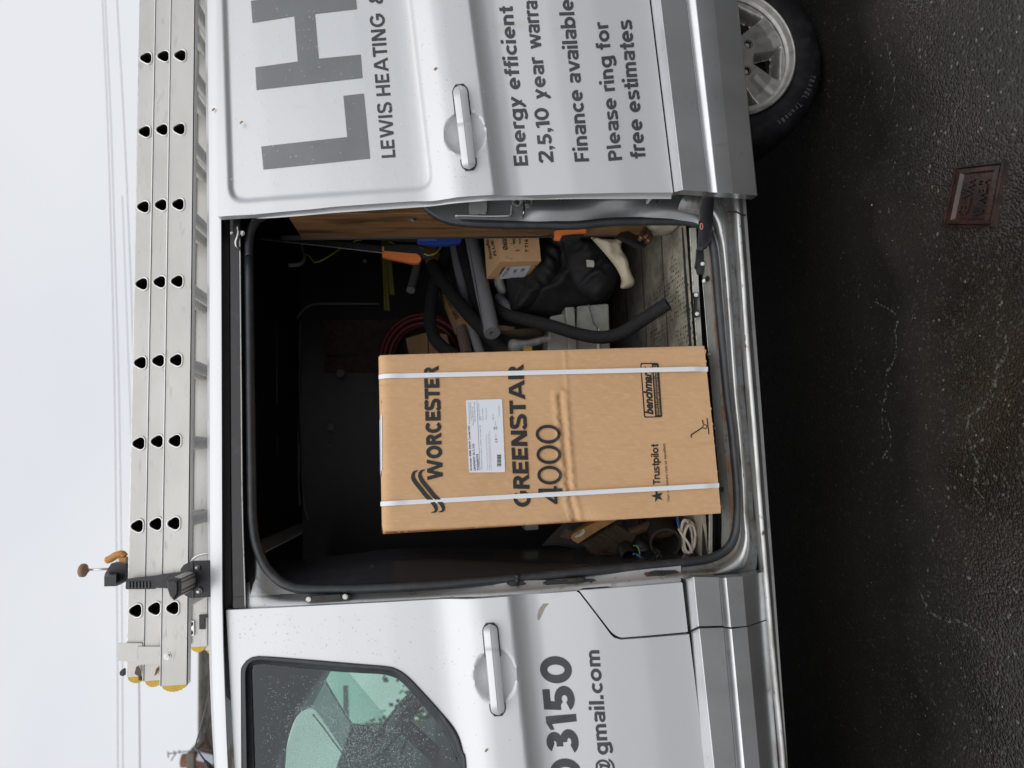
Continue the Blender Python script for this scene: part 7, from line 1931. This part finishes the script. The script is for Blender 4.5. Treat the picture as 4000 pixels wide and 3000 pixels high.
# ------------------------------------------------------------------ houses and wires beyond the van
def house():
    Y0 = 13.0
    e0, e1 = W(790, 2530, Y0+3), W(792, 2990, Y0+3)
    zr = 7.17; ze = 5.45; x0, x1 = -22, 2.2; yr = Y0+3.0; ye = Y0
    H = thing('house', 'white rendered house with weathered tiled roof and brick chimney beyond the van', 'house', (-9, Y0, 0))
    wl = sheet('wall', [(x0, 0), (x1, 0), (x1, ze), (x0, ze)], [[(a, b), (a+1.3, b), (a+1.3, b+1.2), (a, b+1.2)] for a, b in ((-6.9, 1.0), (-9.6, 3.0), (-12.6, 3.0), (-12.6, .9), (-3.2, 3), (-3.2, .9))], .9, lambda X, Z: X*0+Y0+.35, 'render', H, thick=.2)
    for a, b in ((-6.9, 1.0), (-9.6, 3.0), (-12.6, 3.0), (-12.6, .9), (-3.2, 3), (-3.2, .9)):
        f = MB()
        for c, s in (((a+.65, Y0+.42, b+.03), (1.3, .06, .06)), ((a+.65, Y0+.42, b+1.17), (1.3, .06, .06)), ((a+.03, Y0+.42, b+.6), (.06, .06, 1.08)), ((a+1.27, Y0+.42, b+.6), (.06, .06, 1.08)), ((a+.65, Y0+.42, b+.6), (.05, .05, 1.08))): f.add(*boxVF(c, s))
        w = f.build('window', 'strap', H); mk('pane', [(a, Y0+.44, b), (a+1.3, Y0+.44, b), (a+1.3, Y0+.44, b+1.2), (a, Y0+.44, b+1.2)], [(0, 1, 2, 3)], 'dash', w, False)
    mb = MB()
    mk_r = mk('roof', [(x0, ye-.2, ze-.05), (x1, ye-.2, ze-.05), (x1, yr, zr-.06), (x0, yr, zr-.06), (x0, yr+3.2, ze-.05), (x1, yr+3.2, ze-.05)], [(0, 1, 2, 3), (3, 2, 5, 4)], 'rooftile', H, False)
    rnd = random.Random(3); n_ = 26; sl = Vector((0, yr-ye+.2, zr-ze)); L_ = sl.length; u = sl/L_; nn_ = Vector((0, -u.z, u.y))
    for i in range(n_):
        for j in range(84):
            xx = -14.6+j*.17+(i % 2)*.085; p = Vector((xx, ye-.2, ze-.02))+u*(L_*i/n_)
            t = rnd.uniform(.018, .036)
            a = p+nn_*t; b = p+Vector((.16, 0, 0))+nn_*t; c = p+Vector((.16, 0, 0))+u*(L_/n_)+nn_*.006; d = p+u*(L_/n_)+nn_*.006
            mb.add([a, b, c, d, p, p+Vector((.16, 0, 0))], [(0, 1, 2, 3), (4, 5, 1, 0)])
    mb.build('roof_tiles', 'rooftile', mk_r, kind='stuff')
    V, F = tubeVF([Vector((x0, yr, zr-.02)), Vector((x1, yr, zr-.02))], .10, 10); mk('ridge', V, F, 'rooftile', mk_r, True)
    # chimney with flashing, pot
    a, b = W(728, 2944, Y0+1.9), W(728, 3120, Y0+1.9)
    xa, xb = b.x, a.x; top = a.z+.0
    mb = MB(); z = 4.7; row = 0
    while z < top-.18:
        x = xa-(.11 if row % 2 else 0)
        while x < xb-.01:
            w = min(.215, xb-x); 
            if x+w > xa: mb.add(*boxVF(((max(x, xa)+x+w)/2, Y0+2.2, z+.03), (x+w-max(x, xa)-.012, .62+rnd.uniform(-.006, .006), .06)))
            x += .225
        z += .074; row += 1
    ch = mk('chimney', *boxVF(((xa+xb)/2, Y0+2.2, (4.4+top-.2)/2), (xb-xa-.02, .6, top-4.6)), 'mortar', H, False)
    mb.build('brickwork', 'brick', ch, kind='stuff')
    mk('capping', *boxVF(((xa+xb)/2, Y0+2.2, top-.10), (xb-xa+.05, .70, .17), None, .03), 'mortar', ch, False)
    p = W(716, 2985, Y0+1.9); V, F = tubeVF([p+Vector((0, .2, -.25)), p+Vector((0, .2, .1))], [.17, .14], 14); mk('chimney_pot', V, F, 'brick', ch, True)
    mk('flashing', *boxVF((W(810, 2965, Y0+1.8).x, Y0+1.82, W(815, 2965, Y0+1.8).z), (.18, .03, .5), rot('Y', 18)), 'lead', ch, False)
    ra = thing('tv_aerial', 'thin rooftop television aerial beside the brick chimney', 'aerial', W(720, 2935, Y0+2))
    mb = MB()
    for P in ([(655, 2945), (700, 2938), (785, 2929)], [(655, 2935), (658, 2960)], [(668, 2972), (686, 2943)], [(680, 2932), (684, 2952)], [(700, 2930), (702, 2944)], [(780, 2925), (840, 2935)]):
        V, F = tubeVF([W(a, b, Y0+1.9) for a, b in P], .012, 6); mb.add(V, F)
    mb.build('rods', 'wire', ra)
house()
M_2 = None
def hedge():
    rnd = random.Random(6); mb = MB()
    for i in range(9000):
        x = rnd.uniform(-9.5, -3.2); y = 10.4+rnd.uniform(-.55, .55); top = 2.6+.35*math.sin(x*2.1)+.2*math.sin(x*5.3)
        z = rnd.uniform(0.1, top)*rnd.uniform(.8, 1.05); s = rnd.uniform(.04, .09)
        d = Vector((rnd.uniform(-1, 1), rnd.uniform(-1, 1), rnd.uniform(-1, 1))).normalized(); e = d.cross(Vector((.3, .5, .8))).normalized()
        p = Vector((x, y, z)); mb.add([p-d*s, p+e*s*.6, p+d*s, p-e*s*.6], [(0, 1, 2, 3)])
    o = mb.build('hedge', 'hedge', None); tag(o, 'green garden hedge in front of the white house, seen through the cab window', 'hedge')
    sh_ = thing('shed', 'brown timber outbuilding beside the hedge, seen through the cab window', 'shed', (-4.3, 9.6, 0))
    for k in range(14): mk('board', *boxVF((-4.3, 9.0, .1+k*.2), (1.0, .03, .19)), 'timber', sh_, False)
    mk('roof', *boxVF((-4.3, 9.7, 2.95), (1.2, 1.8, .08), rot('X', 8)), 'rooftile', sh_, False)
hedge()
GC = 'overhead cables crossing the sky'
def owire(pts, lab, y=15, r=.009):
    P = [W(a, b, y) for a, b in pts]
    d0 = P[0]-P[1]; d1 = P[-1]-P[-2]
    P = [P[0]+d0*3]+P+[P[-1]+d1*3]
    o = tube('overhead_cable', P, r, 'skywire', None, n=6, seg=6); tag(o, lab, 'cable', GC)
owire([(400, 0), (421, 500), (437, 1050), (447, 1500), (453, 2000), (458, 2500), (460, 3000)], 'overhead cable farthest above the ladder, uppermost of the four')
owire([(411, 0), (434, 500), (451, 1050), (464, 1500), (472, 2000), (477, 2500), (480, 3000)], 'overhead cable just below the uppermost one')
owire([(457, 0), (485, 500), (509, 1050), (523, 1500), (532, 2000), (540, 2500), (545, 3000)], 'overhead cable closest above the ladder, vanishing behind its stile', 14)
owire([(520, 1900), (535, 2300), (544, 2650), (548, 3000)], 'overhead cable showing below the ladder end', 17)
# fallen leaves stuck to the wet paint
for i, (a, b, f, lab) in enumerate(((1700, 268, ONS, 'small orange leaf stuck to the sliding door above its handle'), (942, 478, ONS, 'tiny yellow leaf stuck high on the sliding door'), (1899, 2932, ON, 'pale yellow leaf stuck to the front door below its window'), (833, 428, lambda a, b, o: W(a, b, .095), 'tiny brown leaf on the roof edge above the sliding door'))):
    V = [f(a+dx, b+dy, -.002-.001*(k % 2)) for k, (dx, dy) in enumerate(((-7, 5), (-2, -4), (5, -6), (9, -3), (3, 2), (-1, 6)))]
    o = mk('leaf', V, [tuple(range(6))], 'leaf', None, False); tag(o, lab, 'leaf', 'fallen leaves')
